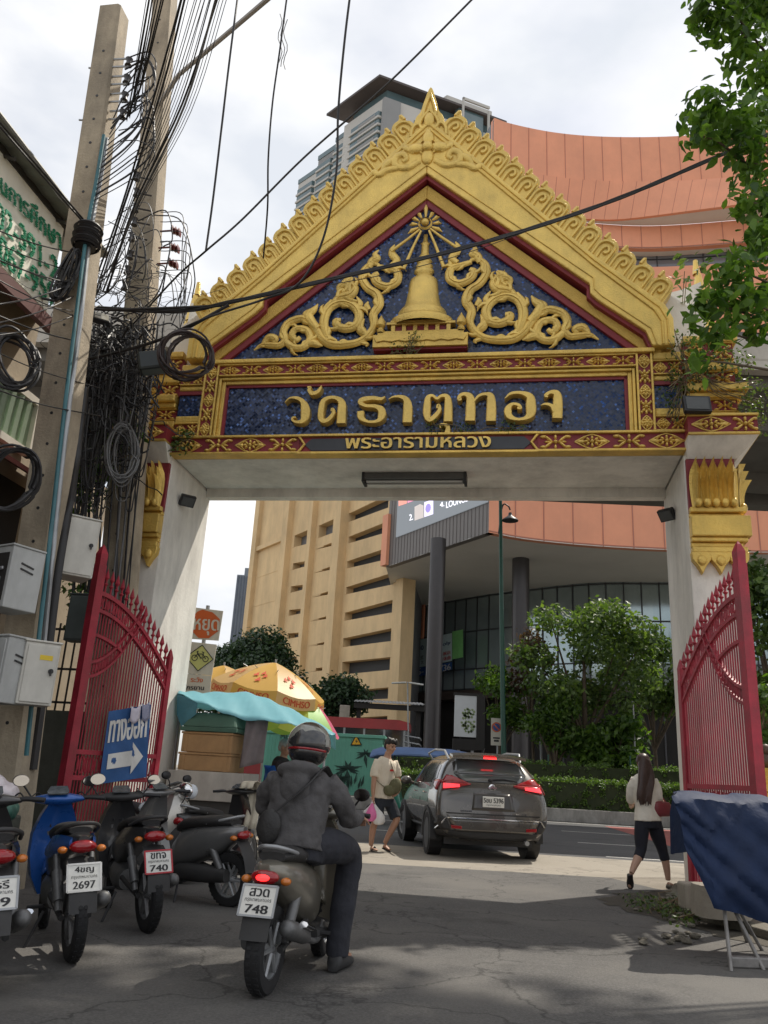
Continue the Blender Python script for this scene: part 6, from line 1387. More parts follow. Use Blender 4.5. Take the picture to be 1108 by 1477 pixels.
# ------------------------------------------------------------------ motorcycles and scooters
def paint(name, c, metal=.2, rough=.28): return MATS.get(name) or mat(name, c, rough, metal, .08, 6, coat=.6, dirt=.10, dscale=3)
BSEAT = mat('seat_vinyl', (.022, .021, .021), .55, 0, .2, 12, .15, 60)
BPLAST = mat('rough_black_plastic', (.036, .036, .037), .6, 0, .2, 8, dirt=.2, dscale=4)
ENG = mat('engine_metal', (.16, .16, .16), .5, .6, .25, 12)
MIRG = mat('mirror_glass', (.85, .87, .9), .03, 1.0, 0)
def ring(x, z, hw, hh, y=0.0, e=2.4, n=18): return [(x, y+p.y, p.z) for p in sring((0, 0, z), hw, hh, e, n)]
def motorbike(label, loc, heading, col, col2=None, style='bike', plate=None, frame_m=None, lean=5, lit=False, steer=-12, mirrors=(1, 1), seat_c=None, round_head=False, plate_dx=0.0, glass=None):
    t = thing('motor_scooter' if style != 'bike' else 'motorbike', label, 'scooter' if style != 'bike' else 'motorbike', (*loc, 0), R_(heading), 'scooters and motorbikes')
    t.rotation_euler = (R_(-lean), 0, R_(heading)); t.scale = (.87, .87, .87); col2 = col2 or BPLAST
    r = .28 if style == 'bike' else .255; wd = .085 if style == 'bike' else .11; xr, xf = -.62, .64
    wheel(t, (xr, 0, r), r, wd, ENG if style == 'bike' else STEEL, 6); wheel(t, (xf, 0, r), r, wd*.9, ENG if style == 'bike' else STEEL, 6, 1, R_(steer))
    # rear bodywork
    mb = MB()
    if style == 'bike': mb.loft([ring(-.70, .78, .035, .03), ring(-.60, .765, .09, .06), ring(-.42, .735, .125, .085), ring(-.15, .69, .135, .12), ring(.10, .60, .12, .15), ring(.30, .52, .075, .13), ring(.42, .54, .06, .11)])
    else: mb.loft([ring(-.78, .72, .04, .04), ring(-.68, .69, .11, .085), ring(-.50, .63, .165, .15), ring(-.25, .57, .18, .19), ring(-.02, .50, .165, .20), ring(.08, .44, .13, .15)])
    mb.build('rear_body', col if style != 'bike' else col2, t, smooth=60)
    if style == 'bike':
        for s in (1, -1):
            mb = MB(); mb.loft([[(x, s*(y), z+dz) for y, dz in ((yy, h), (yy+.018, h*.3), (yy+.02, -h*.4), (yy, -h))] for x, z, h, yy in ((-.66, .765, .035, .07), (-.45, .745, .06, .115), (-.2, .70, .075, .128), (.02, .65, .05, .122))]); mb.build('side_stripe', col, t, smooth=50)
    mb = MB()
    if style == 'bike': mb.loft([ring(-.56, .835, .08, .025), ring(-.45, .85, .125, .04), ring(-.2, .825, .13, .045), ring(.05, .775, .12, .05), ring(.22, .735, .085, .04)])
    else: mb.loft([ring(-.66, .79, .09, .03), ring(-.52, .80, .15, .055), ring(-.28, .775, .155, .06), ring(-.05, .74, .145, .06), ring(.06, .70, .09, .05)])
    mb.build('seat', seat_c or BSEAT, t, smooth=60)
    # grab rail
    mb = MB(); zt = .86 if style == 'bike' else .82; mb.tube(crom([(-.38, .135, zt-.05), (-.58, .12, zt), (-.70, .06, zt+.03), (-.72, 0, zt+.035), (-.70, -.06, zt+.03), (-.58, -.12, zt), (-.38, -.135, zt-.05)], 4), .014, 8); mb.build('grab_rail', STEEL if style != 'bike' else BPLAST, t, smooth=60)
    # tail light and rear indicators
    zl = .74 if style == 'bike' else .68; xl = -.69 if style == 'bike' else -.765
    mb = MB(); mb.sph((xl, 0, zl), (.05, .095, .045), 14, 8); tl = mb.build('tail_light', LENSR, t, smooth=60)
    if lit: mb = MB(); mb.sph((xl-.035, 0, zl), (.022, .05, .022), 12, 8); mb.build('lit_lamp', LAMPR, tl, smooth=60)
    for s in (1, -1):
        mb = MB(); mb.sph((xl+.03, s*.13, zl-.02), (.04, .035, .025), 10, 6); mb.build('indicator', LENSO, t, smooth=60)
    # mudguard strip and plate
    mb = MB(); Pm = crom([(xr-.02, .66), (xr-.14, .60), (xr-.22, .48), (xr-.26, .34)], 4); mb.loft([[(x, -.09, z), (x+.012, 0, z+.014), (x, .09, z), (x-.012, 0, z-.0)] for x, z in Pm]); mb.build('rear_mudguard', BPLAST, t, smooth=60)
    Mp = Matrix.Translation((xr-.20+plate_dx, 0, .555)) @ Matrix.Rotation(R_(22), 4, 'Y')
    if plate is not None:
        mb = MB(); mb.box((0, 0, 0), (.006, .215, .175), M=Mp.to_3x3().to_4x4()); mb.v = [tuple(Vector(v)+Mp.translation) for v in mb.v]; po = mb.build('number_plate', PLATE, t, bevel=.004)
        fr = frame_m or STEEL; mb = MB()
        for a, b, c_, d in ((-.11, .11, .082, .094), (-.11, .11, -.094, -.082), (-.116, -.104, -.09, .09), (.104, .116, -.09, .09)):
            Pq = [Mp @ Vector((x, -yy, zz)) for x in (-.008, .004) for yy, zz in ((a, c_), (b, c_), (b, d), (a, d))]; mb.hexa([tuple(p) for p in Pq])
        mb.build('plate_frame', fr, po)
        f_ = lambda a, b: tuple(Mp @ Vector((-.0055, -a, b))); mb = MB(); text(mb, plate[0], -.062, .062, .024, .072, f_, .03, .03); mb.build('plate_lettering', INK, po); mb = MB(); text(mb, 'กรุงเทพมหานคร', -.085, .085, -.012, .012, f_, .035); mb.build('plate_province', INK, po); mb = MB(); text(mb, plate[1], -.072, .072, -.072, -.024, f_, .03, .03); mb.build('plate_number', INK, po)
    # engine, exhaust, arms
    mb = MB(); mb.loft([ring(-.05, .33, .10, .09), ring(.10, .34, .13, .12), ring(.25, .36, .11, .10), ring(.36, .40, .06, .06)]) if style == 'bike' else mb.loft([ring(-.66, .30, .05, .06, .11), ring(-.4, .30, .07, .085, .11), ring(-.05, .29, .08, .09, .10), ring(.02, .29, .05, .05, .10)])
    mb.build('engine', ENG if style == 'bike' else BPLAST, t, smooth=50)
    mb = MB(); mb.tube(crom([(.22, -.12, .30), (.05, -.14, .22), (-.15, -.145, .24), (-.28, -.15, .28)], 4), .02, 8); mb.tube([(-.25, -.15, .27), (-.35, -.155, .30), (-.62, -.16, .37), (-.74, -.16, .40), (-.76, -.16, .405)], [.03, .05, .058, .05, .03], 12); mb.build('exhaust', ENG, t, smooth=50)
    mb = MB(); mb.bx(-.62, -.30, -.165, -.10, .36, .37) if False else mb.tube([(-.55, -.21, .40), (-.35, -.205, .35)], .03, 8, ell=(.6, 1)); mb.build('heat_shield', CHROME, t, smooth=50)
    for s in (1, -1):
        mb = MB(); mb.tube([(xr, s*.09, r), (-.1, s*.09, .36)], .022, 6); mb.build('swing_arm', BPLAST, t); mb = MB(); mb.tube([(xr+.02, s*.11, r+.04), (-.38, s*.12, .66)], .025, 8); mb.tube([(xr+.05, s*.11, r+.10), (-.45, s*.118, .56)], .038, 8); mb.build('shock_absorber', ENG, t, smooth=50)
    # front end
    zh = .98 if style == 'bike' else 1.0; st = Matrix.Rotation(R_(steer), 4, 'Z'); hx = .44
    def q(x, y, z): v = st @ Vector((x-.5, y, 0)); return (v.x+.5, v.y, z)
    for s in (1, -1):
        mb = MB(); mb.tube([q(xf, s*.065, r), q(.53, s*.06, .75)], .022, 8); mb.build('fork', ENG, t, smooth=50)
    mb = MB(); rows = []
    for i in range(12):
        a = R_(-15+160*i/11); rr = r+.035; rows.append([q(xf+math.cos(a)*rr, y*k, r+math.sin(a)*rr-(.035 if abs(y) > .05 else 0)) for y, k in ((-.065, 1), (-.035, 1), (.035, 1), (.065, 1))])
    mb.grid(rows); mb.build('front_mudguard', col, t, smooth=60, solid=.008)
    mb = MB(); wds = ((.30, .44, .12), (.42, .52, .17), (.58, .575, .19), (.74, .575, .18), (.88, .53, .13), (.97, .48, .085))
    if style != 'bike': wds = ((.20, .36, .15), (.32, .44, .20), (.50, .52, .215), (.70, .555, .20), (.86, .53, .15), (.98, .48, .09))
    mb.loft([[(x+.05*math.cos(a)*(1-.55*(abs(math.sin(a)))), w_*math.sin(a), z) if math.cos(a) > 0 else (x-.03-.06*abs(math.sin(a)), w_*math.sin(a), z) for a in [2*math.pi*j/20 for j in range(20)]] for z, x, w_ in wds]); mb.build('leg_shield', col, t, smooth=50)
    if style != 'bike': mb = MB(); mb.loft([ring(.0, .25, .15, .05, e=4), ring(.2, .235, .17, .045, e=4), ring(.42, .25, .16, .06, e=4)]); mb.build('floorboard', BPLAST, t, smooth=50)
    mb = MB(); rows = [[q(p[0], y, p[2]) for p in [(hx+.0+.085*math.cos(a)*k, 0, zh+.045*math.sin(a)*k+.02) for a in [2*math.pi*j/14 for j in range(14)]]] for y, k in ((-.21, .35), (-.15, .7), (-.08, 1.0), (0, 1.15), (.08, 1.0), (.15, .7), (.21, .35))]
    mb.loft(rows); hb = mb.build('handlebar_cover', col if glass != 'black' else BPLAST, t, smooth=60)
    mb = MB(); rows = [[q(hx-.105+.04*i, y*(1-.12*abs(i-1)), zh+.062+.018*i) for i in range(4)] for y in (-.085, -.04, 0, .04, .085)]; mb.grid(rows); mb.build('instrument_panel', mat('dash_glass', (.09, .10, .11), .1, 0, .3, 30, coat=.5) if 'dash_glass' not in MATS else MATS['dash_glass'], hb, solid=.01)
    for s in (1, -1):
        mb = MB(); mb.tube([q(hx, s*.16, zh+.02), q(hx-.03, s*.24, zh+.03), q(hx-.06, s*.37, zh+.02)], [.014, .018, .018], 8); mb.build('grip', BLACK, t, smooth=60)
        mb = MB(); mb.tube([q(hx+.04, s*.20, zh+.03), q(hx+.02, s*.36, zh+.0)], .006, 5); mb.build('brake_lever', STEEL, t)
        if mirrors[0 if s > 0 else 1]:
            mb = MB(); mb.tube(crom([q(hx, s*.20, zh+.03), q(hx+.0, s*.25, zh+.10), q(hx-.02, s*.28, zh+.14)], 4), .007, 6); c = q(hx-.03, s*.295, zh+.17); mb.sph(c, (.022, .065, .048), 14, 8); mi = mb.build('mirror', BLACK, t, smooth=60)
            mb = MB(); mb.lathe([(0, 0), (.9, 0), (1, .0)], 18, (c[0]-.0225, c[1], c[2]), M=Matrix.Rotation(R_(90), 4, 'Y') @ Matrix.Diagonal((.043, .060, 1, 1))); mb.build('mirror_glass', MIRG, mi)
    if round_head:
        mb = MB(); c = q(.56, 0, zh+.02); mb.sph(c, (.12, .105, .105), 18, 12); hd = mb.build('headlamp', CHROME, t, smooth=60); mb = MB(); mb.sph(q(.635, 0, zh+.02), (.055, .085, .085), 16, 10); mb.build('lamp_glass', mat('lamp_glass', (.62, .66, .7), .05, 0, .15, 20, coat=.8) if 'lamp_glass' not in MATS else MATS['lamp_glass'], hd, smooth=60)
    else: mb = MB(); mb.sph((.60, 0, .86), (.045, .11, .06), 14, 8); mb.build('headlamp', mat('lamp_glass', (.62, .66, .7), .05, 0, .15, 20, coat=.8) if 'lamp_glass' not in MATS else MATS['lamp_glass'], t, smooth=60)
    mb = MB(); mb.tube([(-.05, .12, .24), (-.12, .24, .02)], .012, 6); mb.build('side_stand', BLACK, t)
    for s in (1, -1): mb = MB(); mb.tube([(.05, s*.1, .26), (.08, s*.22, .255)], .014, 6); mb.build('foot_peg', BLACK, t)
    for s in (1, -1):                            # control cables looping from the bar into the bodywork
        mb = MB(); mb.tube(crom([q(hx+.03, s*.22, zh+.03), q(hx+.14, s*.16, zh+.06), q(hx+.15, s*.07, zh-.06), (.5, s*.04, zh-.2)], 5), .006, 5); mb.build('control_cable', BLACK, t)
    return t
BLUEP = paint('bike_blue', (.012, .09, .36)); BLACKP = paint('bike_black', (.026, .026, .028), 0, .3); DKR = mat('plate_frame_red', (.45, .03, .04), .4, 0, .1, 10); SILV = paint('scooter_silver', (.48, .46, .42), .5, .3); GREYS = paint('scooter_grey', (.17, .17, .17), .4, .3)
CHAMP = paint('scooter_champagne', (.20, .185, .15), .4, .32)
motorbike('blue and black motorbike with a bright tilted plate reading 2697', (-1.97, 5.93), 119, BLUEP, BLACKP, 'bike', ('4ขญ', '2697'), WHITEP, 4)
motorbike('dark motorbike cut off by the picture edge, its plate ending in 49', (-2.13, 5.17), 117, BLACKP, BLACKP, 'bike', ('กธรี', '149'), STEEL, 4, mirrors=(0, 0))
motorbike('black motorbike with a red framed plate reading 740 in front of the red gate', (-1.80, 6.93), 121, BLACKP, BLACKP, 'bike', ('ขทจ', '740'), DKR, 4, glass='black')
s_ = motorbike('silver retro scooter with a round chrome headlamp facing right', (-2.35, 9.35), -38, SILV, None, 'scooter', None, None, 4, steer=25, round_head=True, mirrors=(1, 1))
motorbike('grey and black scooter parked with its red tail light towards the rider', (-1.62, 8.05), 150, GREYS, BLACKP, 'scooter', None, None, 4, steer=-18, mirrors=(0, 0))
b_ = motorbike('black scooter with a cream cloth hung over its handlebar', (-1.62, 9.6), 62, BLACKP, BLACKP, 'scooter', None, None, 3, steer=10, mirrors=(0, 0))
mb = MB(); mb.grid([[(.40+.10*math.cos(a)*1.1+.01*math.sin(y*60), y, 1.06+.09*math.sin(a) if a > 0 else 1.06+a*.33) for a in (3.14, 2.2, 1.57, .9, 0, -.4, -.8, -1.2, -1.5)] for y in [-.30+.02*i for i in range(11)]])
cl = mb.build('cloth', mat('cream_cloth', (.60, .54, .42), .9, 0, .1, 8, .2, 50), None, smooth=180, solid=.006); cl.matrix_world = b_.matrix_basis.copy(); tag(cl, 'cream cloth hung over the handlebar of the black scooter', 'cloth')
RX, RY, RH = -.385, 5.476, 77
ride = motorbike('champagne grey scooter ridden up the lane, its red tail light lit', (RX, RY), RH, CHAMP, BLACKP, 'scooter', ('สวด', '748'), STEEL, 0, True, 6, (1, 1), plate_dx=-.03)

# far vehicles
def boxcar(name, label, cat, loc, rz, m, L_, W_, H_, cab, win):
    t = thing(name, label, cat, loc, rz); mb = MB()
    mb.loft([[(x, -w_, z0), (x, w_, z0), (x, w_*1.02, (z0+z1)/2), (x, w_*.96, z1), (x, -w_*.96, z1), (x, -w_*1.02, (z0+z1)/2)] for x, w_, z0, z1 in ((-L_/2, W_*.42, .4, .75), (-L_/2+.15, W_*.48, .3, .92), (-.3, W_*.5, .25, .95), (L_/2-1.0, W_*.5, .25, .92), (L_/2-.1, W_*.46, .3, .78), (L_/2, W_*.4, .4, .65))]); mb.build('body', m, t, smooth=50)
    mb = MB(); mb.loft([[(x, -w_, z0), (x, w_, z0), (x, w_*.85, z1), (x, -w_*.85, z1)] for x, w_, z0, z1 in ((-L_/2+.2, W_*.44, .9, .95), (-L_/2+.75, W_*.46, .9, H_-.05), (-.2, W_*.47, .92, H_), (.5, W_*.47, .92, H_-.03), (1.25, W_*.44, .9, .95))]); mb.build('cabin', CARGL, t, smooth=30)
    mb = MB(); mb.loft([[(x, -w_, z0), (x, w_, z0), (x, w_*.9, z1), (x, -w_*.9, z1)] for x, w_, z0, z1 in ((-L_/2+.7, W_*.40, H_-.06, H_-.03), (-.2, W_*.41, H_-.02, H_+.015), (.55, W_*.40, H_-.06, H_-.02))]); mb.build('roof', m, t, smooth=30)
    for x in (-L_*.3, L_*.3):
        for s in (1, -1): wheel(t, (x, s*W_*.44, .31), .31, .2, STEEL)
    return t
WCAR = mat('white_car_paint', (.70, .70, .69), .25, .1, .05, 3, coat=.6); BCAR = mat('black_car_paint', (.02, .021, .023), .2, .2, .1, 3, coat=.8)
q = gy(772, 1105, 40.5); boxcar('car', 'white car behind the hedge to the right of the suv', 'car', (q.x, 40.5, 0), R_(174), WCAR, 4.5, 1.8, 1.72, 0, 0)
q = gy(812, 1105, 43.5); boxcar('car', 'black car on the far road behind the hedge and the white car', 'car', (q.x+.6, 43.5, 0), R_(174), BCAR, 4.6, 1.85, 1.98, 0, 0)
q = gy(950, 1118, 39.5); boxcar('car', 'white car mostly hidden behind the hedge beside the woman', 'car', (q.x, 39.5, 0), R_(174), WCAR, 4.5, 1.8, 1.5, 0, 0)
# bus on the far road
BUSR = mat('bus_red', (.34, .03, .03), .4, 0, .15, 2, dirt=.15); t = thing('bus', 'old red roofed bus passing on the far road behind the green kiosk', 'bus', (gy(505, 1050, 44).x, 44, 0), R_(-5))
zb = gy(505, 1037, 44).z; mb = MB(); mb.bx(-5.4, 3.0, -1.2, 1.2, .5, 1.9); mb.prism([(3.0, .5), (3.6, .6), (3.5, 1.9), (3.0, 1.9)], lambda a, b, d: (a, d, b), -1.15, 1.15); mb.build('body', BUSR, t, bevel=.05)
mb = MB(); mb.bx(-5.35, 2.95, -1.15, 1.15, 1.9, zb-.4); mb.prism([(2.95, 1.9), (3.5, 1.9), (3.0, zb-.4), (2.95, zb-.4)], lambda a, b, d: (a, d, b), -1.1, 1.1); mb.build('windows', GLASSD, t)
mb = MB(); mb.loft([[(x, -1.25, z0), (x, 1.25, z0), (x, 1.15, z1), (x, -1.15, z1)] for x, z0, z1 in ((-5.5, zb-.45, zb-.1), (-5.2, zb-.5, zb), (2.6, zb-.5, zb), (3.15, zb-.5, zb-.12))]); mb.build('roof', BUSR, t, smooth=40)
mb = MB()
for k in range(9): mb.bx(-5.3+k*1.02, -5.2+k*1.02, -1.2, -1.14, 1.9, zb-.45)
for z in (zb-.75, zb-1.05, zb-1.3): mb.tube([(2.9, -1.3, z), (3.7, -1.2, z-.1), (3.7, 1.2, z-.1)], .035, 6)
mb.build('window_posts', STEEL, t)
for x in (-3.6, 2.0):
    for s in (1, -1): wheel(t, (x, s*1.0, .48), .48, .3, STEEL)
# tuk-tuk
t = thing('tuk_tuk', 'blue canopied tuk tuk waiting on the road between the man and the suv', 'tuk tuk', (gy(598, 1090, 21.5).x+.1, 21.5, 0), R_(172)); zt_ = gy(598, 1078, 21.5).z
TKB = mat('tuk_canopy_blue', (.10, .17, .34), .7, 0, .15, 4, dirt=.15); mb = MB(); mb.loft([[(x, y, zt_-.16*(abs(y)/.62)**2.2-dz) for y in (-.66, -.5, -.25, 0, .25, .5, .66)]+[(x, y, zt_-.22-dz) for y in (.66, 0, -.66)] for x, dz in ((-1.25, .06), (-.8, 0), (.3, 0), (.95, .03), (1.15, .10))]); mb.build('canopy', TKB, t, smooth=40)
mb = MB(); mb.loft([ring(-1.2, .62, .55, .22, e=4), ring(-.5, .60, .6, .28, e=4), ring(-.3, .42, .6, .08, e=4), ring(.35, .42, .45, .08, e=4), ring(.5, .72, .38, .36, e=4), ring(1.05, .70, .2, .25, e=3)]); mb.build('body', mat('tuk_green', (.03, .22, .16), .35, 0, .1, 4, coat=.4), t, smooth=40)
mb = MB(); mb.bx(-1.05, -.55, -.5, .5, .86, 1.0); mb.bx(-1.12, -.98, -.5, .5, .95, 1.35); mb.build('seat', mat('tuk_seat_yellow', (.33, .30, .08), .6, 0, .15, 6), t, bevel=.03)
for x, y in ((-1.1, .6), (-1.1, -.6), (.55, .45), (.55, -.45)): mb = MB(); mb.tube([(x, y, .6), (x, y, zt_-.2)], .022, 6); mb.build('post', BLACK, t)
mb = MB(); mb.tube([(.9, -.3, 1.05), (.8, 0, 1.1), (.9, .3, 1.05)], .016, 6); mb.build('handlebar', STEEL, t)
wheel(t, (-.85, .5, .24), .24, .12, STEEL); wheel(t, (-.85, -.5, .24), .24, .12, STEEL); wheel(t, (1.05, 0, .24), .24, .12, STEEL)
# ------------------------------------------------------------------ people
def limb(mb, pts, n=14): mb.tube(crom([(*p[:3], p[3]) for p in pts], 5) and [q[:3] for q in crom([(*p[:4],) for p in pts], 5)], [q[3] for q in crom([(*p[:4],) for p in pts], 5)], n)
def oval(mb, pts, side, n=18):               # sections (centre, half width, half depth) with the wide axis along side
    C = crom([(*p[0], p[1], p[2]) for p in pts], 5); S = Vector(side).normalized(); rings = []
    for i, c in enumerate(C):
        T = (Vector(C[min(i+1, len(C)-1)][:3])-Vector(C[max(i-1, 0)][:3])).normalized(); s_ = (S-T*S.dot(T)).normalized(); f_ = T.cross(s_)
        rings.append(sring(c[:3], c[3], c[4], 2.3, n, (s_, f_)))
    mb.loft(rings)
def merged(name, mb, m, parent, voxel, smooth=3, noise=0.0, seed=1):
    me = bpy.data.meshes.new(name); me.from_pydata(mb.v, [], mb.f); me.update(); bm = bmesh.new(); bm.from_mesh(me); bmesh.ops.recalc_face_normals(bm, faces=bm.faces); bm.to_mesh(me); bm.free()
    o = bpy.data.objects.new(name, me); COL.objects.link(o); md = o.modifiers.new('r', 'REMESH'); md.mode = 'VOXEL'; md.voxel_size = voxel
    sm = o.modifiers.new('s', 'SMOOTH'); sm.iterations = smooth; sm.factor = .5
    m2 = evaluated(o); o.modifiers.clear(); o.data = m2; bpy.data.meshes.remove(me); m2.name = name; m2.shade_smooth(); m2.materials.clear(); m2.materials.append(m)
    if noise:
        from mathutils import noise as NZ
        for v in m2.vertices:
            c = v.co*9+Vector((seed*7.1, 0, 0)); q = NZ.noise(c)*.6+NZ.noise(c*2.3)*.4; v.co += v.normal*q*noise
    o.parent = parent; return o
def hand(mb, wrist, d, palm_n, curl=.5, s=1.0, spread=.25):
    """palm, five fingers and a thumb; d points along the fingers, palm_n out of the palm"""
    d = Vector(d).normalized(); nrm = Vector(palm_n); nrm = (nrm-d*nrm.dot(d)).normalized(); sd = d.cross(nrm); W = Vector(wrist)
    rings = []
    for t, w_, h in ((-.01, .026, .020), (.03, .036, .017), (.065, .040, .015), (.09, .038, .012)): rings.append(sring(W+d*t*s, w_*s, h*s, 2.4, 12, (sd, nrm)))
    mb.loft(rings)
    for k, (o, l) in enumerate(((-.030, .062), (-.010, .074), (.010, .069), (.030, .052))):
        P = W+d*.085*s+sd*o*s; dd = (d+sd*o*spread*6).normalized(); pts = [P-d*.015*s, P]
        for q in range(3):
            dd = (dd*math.cos(curl*.9)+nrm*math.sin(curl*.9)).normalized() if q else (dd*math.cos(curl*.5)+nrm*math.sin(curl*.5)).normalized(); pts.append(pts[-1]+dd*l*s*(.45, .32, .25)[q])
        mb.tube([tuple(p) for p in pts], [.0095*s, .0095*s, .009*s, .008*s, .006*s], 8)
    P = W+d*.02*s+sd*-.03*s; dd = (d*.65-sd*.65+nrm*.35).normalized(); pts = [P, P+dd*.035*s]; dd = (d*.8-sd*.25+nrm*.5).normalized(); pts += [pts[-1]+dd*.03*s, pts[-1]+dd*.055*s]
    mb.tube([tuple(p) for p in pts], [.013*s, .012*s, .0105*s, .008*s], 8)
def head(mb, c, fwd, up=(0, 0, 1), s=1.0):
    F = Vector(fwd).normalized(); U = Vector(up); U = (U-F*U.dot(F)).normalized(); S = F.cross(U); c = Vector(c); M = Matrix((S, F, U)).transposed().to_4x4()
    def at(x, y, z): return tuple(c+(S*x+F*y+U*z)*s)
    def el(p, r): mb.sph(at(*p), tuple(q*s for q in r), 16, 12, M)
    el((0, -.008, .03), (.076, .096, .088)); el((0, .015, -.03), (.066, .078, .085)); el((0, .045, -.085), (.038, .038, .035)); el((0, .085, -.018), (.014, .018, .028)); el((0, .094, -.03), (.015, .015, .012)); el((0, .084, -.062), (.024, .010, .009)); el((0, .082, -.074), (.021, .010, .009))
    for q in (-1, 1): el((q*.077, -.005, -.01), (.012, .022, .032)); el((q*.042, .062, -.028), (.026, .022, .026)); el((q*.033, .078, .025), (.026, .012, .010))
    return at, M
def face(parent, at, M, s=1.0):
    mb = MB()
    for q in (-1, 1): mb.sph(at(q*.032, .079, .006), (.014*s, .010*s, .007*s), 10, 6, M)
    e = mb.build('eyes', mat('eye_dark', (.03, .022, .02), .2, 0, 0) if 'eye_dark' not in MATS else MATS['eye_dark'], parent, smooth=60)
    mb = MB()
    for q in (-1, 1): mb.tube([at(q*.015, .089, .026), at(q*.034, .089, .031), at(q*.052, .078, .026)], [.003*s, .005*s, .003*s], 6)
    mb.build('eyebrows', HAIRB, parent); mb = MB(); mb.tube([at(-.022, .088, -.068), at(0, .096, -.067), at(.022, .088, -.068)], [.003*s, .005*s, .003*s], 6); mb.build('lips', mat('lip', (.30, .11, .09), .5, 0, 0) if 'lip' not in MATS else MATS['lip'], parent)
def shoe(mb, heel, toe, w_=.045, h=.055):
    a, b = Vector(heel), Vector(toe); d = (b-a); L_ = d.length; d.normalize(); up = Vector((0, 0, 1)); up = (up-d*up.dot(d)).normalized(); s = d.cross(up); rings = []
    for t, ww, hh in ((-.04, .6, .7), (.05, .85, 1.1), (.3, .85, 1.0), (.6, 1.05, .75), (.88, .95, .55), (1.05, .5, .4)): rings.append(sring(a+d*L_*t+up*h*hh*.5, w_*ww, h*hh*.5, 3, 14, (s, up)))
    mb.loft(rings)

# the man with the bags
q = gz(548, 1229); man = thing('person', 'man in a cream t shirt and dark shorts carrying pink and white bags', 'person', (q.x, q.y, 0), 0)
Sd = (.78, .62, 0); b = MB()
oval(b, [((.02, 0, .72), .15, .11), ((.025, 0, .84), .16, .12), ((.02, 0, .98), .145, .11), ((.02, 0, 1.15), .165, .115), ((.03, 0, 1.30), .175, .11), ((.035, 0, 1.38), .14, .085), ((.045, 0, 1.44), .06, .06), ((.06, -.01, 1.52), .052, .055)], Sd)
limb(b, [(-.12, -.11, 1.36, .058), (-.145, -.15, 1.22, .052), (-.155, -.18, 1.08, .042), (-.16, -.19, .95, .038), (-.155, -.20, .84, .028)]); hand(b, (-.155, -.20, .835), (0, -.02, -1), (.8, .5, 0), .75)
limb(b, [(.17, .11, 1.36, .056), (.21, .14, 1.22, .05), (.24, .14, 1.09, .042), (.26, .06, 1.0, .037), (.25, -.02, .93, .028)]); hand(b, (.25, -.025, .925), (-.5, -.5, -.4), (-.6, .3, -.6), .6)
limb(b, [(-.04, -.06, .76, .085), (-.07, -.07, .6, .08), (-.10, -.08, .44, .055), (-.125, -.07, .36, .056), (-.14, -.06, .22, .046), (-.145, -.05, .09, .034)])
limb(b, [(.10, .06, .76, .085), (.18, .03, .62, .08), (.24, .0, .50, .056), (.20, .01, .40, .056), (.13, .03, .26, .046), (.07, .04, .13, .034)])
shoe(b, (-.15, -.045, .025), (-.04, -.09, .02), .042, .05); shoe(b, (.05, .05, .07), (.155, .0, .03), .042, .05)
at_, M_ = head(b, (.085, -.02, 1.615), (.72, -.66, -.30))
merged('body', b, SKIN, man, .009)
face(man, at_, M_)
b = MB(); b.sph(at_(0, -.022, .05), (.086, .098, .078), 18, 12, M_); b.sph(at_(0, .05, .085), (.07, .055, .035), 14, 8, M_); b.sph(at_(0, -.06, -.01), (.078, .06, .07), 14, 8, M_)
for k in range(26): a = k*.9; b.sph(at_(.06*math.cos(a), .01+.07*math.sin(a), .085+.02*math.sin(k*2.3)), (.028, .028, .03), 8, 6)
merged('hair', b, HAIRB, man, .008, 1, .006)
b = MB(); oval(b, [((.015, 0, .80), .178, .135), ((.02, 0, .95), .168, .13), ((.02, 0, 1.15), .18, .13), ((.03, 0, 1.30), .188, .125), ((.035, 0, 1.385), .155, .10), ((.045, 0, 1.425), .085, .08)], Sd)
limb(b, [(-.10, -.09, 1.37, .075), (-.145, -.15, 1.24, .072), (-.155, -.175, 1.12, .070)]); limb(b, [(.15, .10, 1.37, .073), (.21, .14, 1.24, .07), (.235, .145, 1.14, .066)])
merged('t_shirt', b, mat('tshirt_cream', (.66, .58, .46), .85, 0, .06, 6, .15, 40), man, .010, 3, .010, 2)
b = MB(); oval(b, [((.02, 0, .68), .165, .125), ((.02, 0, .83), .165, .125)], Sd); limb(b, [(-.04, -.05, .77, .10), (-.07, -.065, .62, .098), (-.095, -.075, .48, .092)]); limb(b, [(.10, .05, .77, .10), (.175, .03, .63, .098), (.225, .005, .51, .092)])
merged('shorts', b, mat('shorts_navy', (.022, .026, .035), .85, 0, .15, 8, .15, 40), man, .010, 2, .008, 3)
b = MB(); shoe(b, (-.155, -.04, -.002), (-.035, -.095, -.002), .052, .022); shoe(b, (.045, .052, .045), (.165, -.005, .008), .052, .022)
b.tube([(-.14, -.10, .02), (-.085, -.075, .075), (-.05, -.03, .02)], .014, 6); b.tube([(.08, .0, .04), (.11, .025, .075), (.13, .07, .03)], .014, 6); b.build('sandals', mat('sandal', (.03, .022, .02), .7, 0, .2, 10), man, smooth=50)
b = MB(); b.box((.115, -.118, 1.235), (.085, .006, .03), -.64); b.build('chest_print', mat('print_red', (.55, .04, .03), .7, 0, .1, 20), man)
OLIVE = mat('olive_canvas', (.12, .115, .06), .85, 0, .2, 8, .25, 40); bag = thing('sling_bag', 'olive canvas sling bag worn across the front of the man', 'bag', (q.x, q.y, 0))
b = MB(); b.sph((.19, -.13, 1.0), (.10, .075, .13), 16, 10, Matrix.Rotation(.25, 4, 'Y')); b.sph((.10, -.15, .93), (.10, .06, .09), 14, 8); merged('pouch', b, OLIVE, bag, .010, 2, .012, 4)
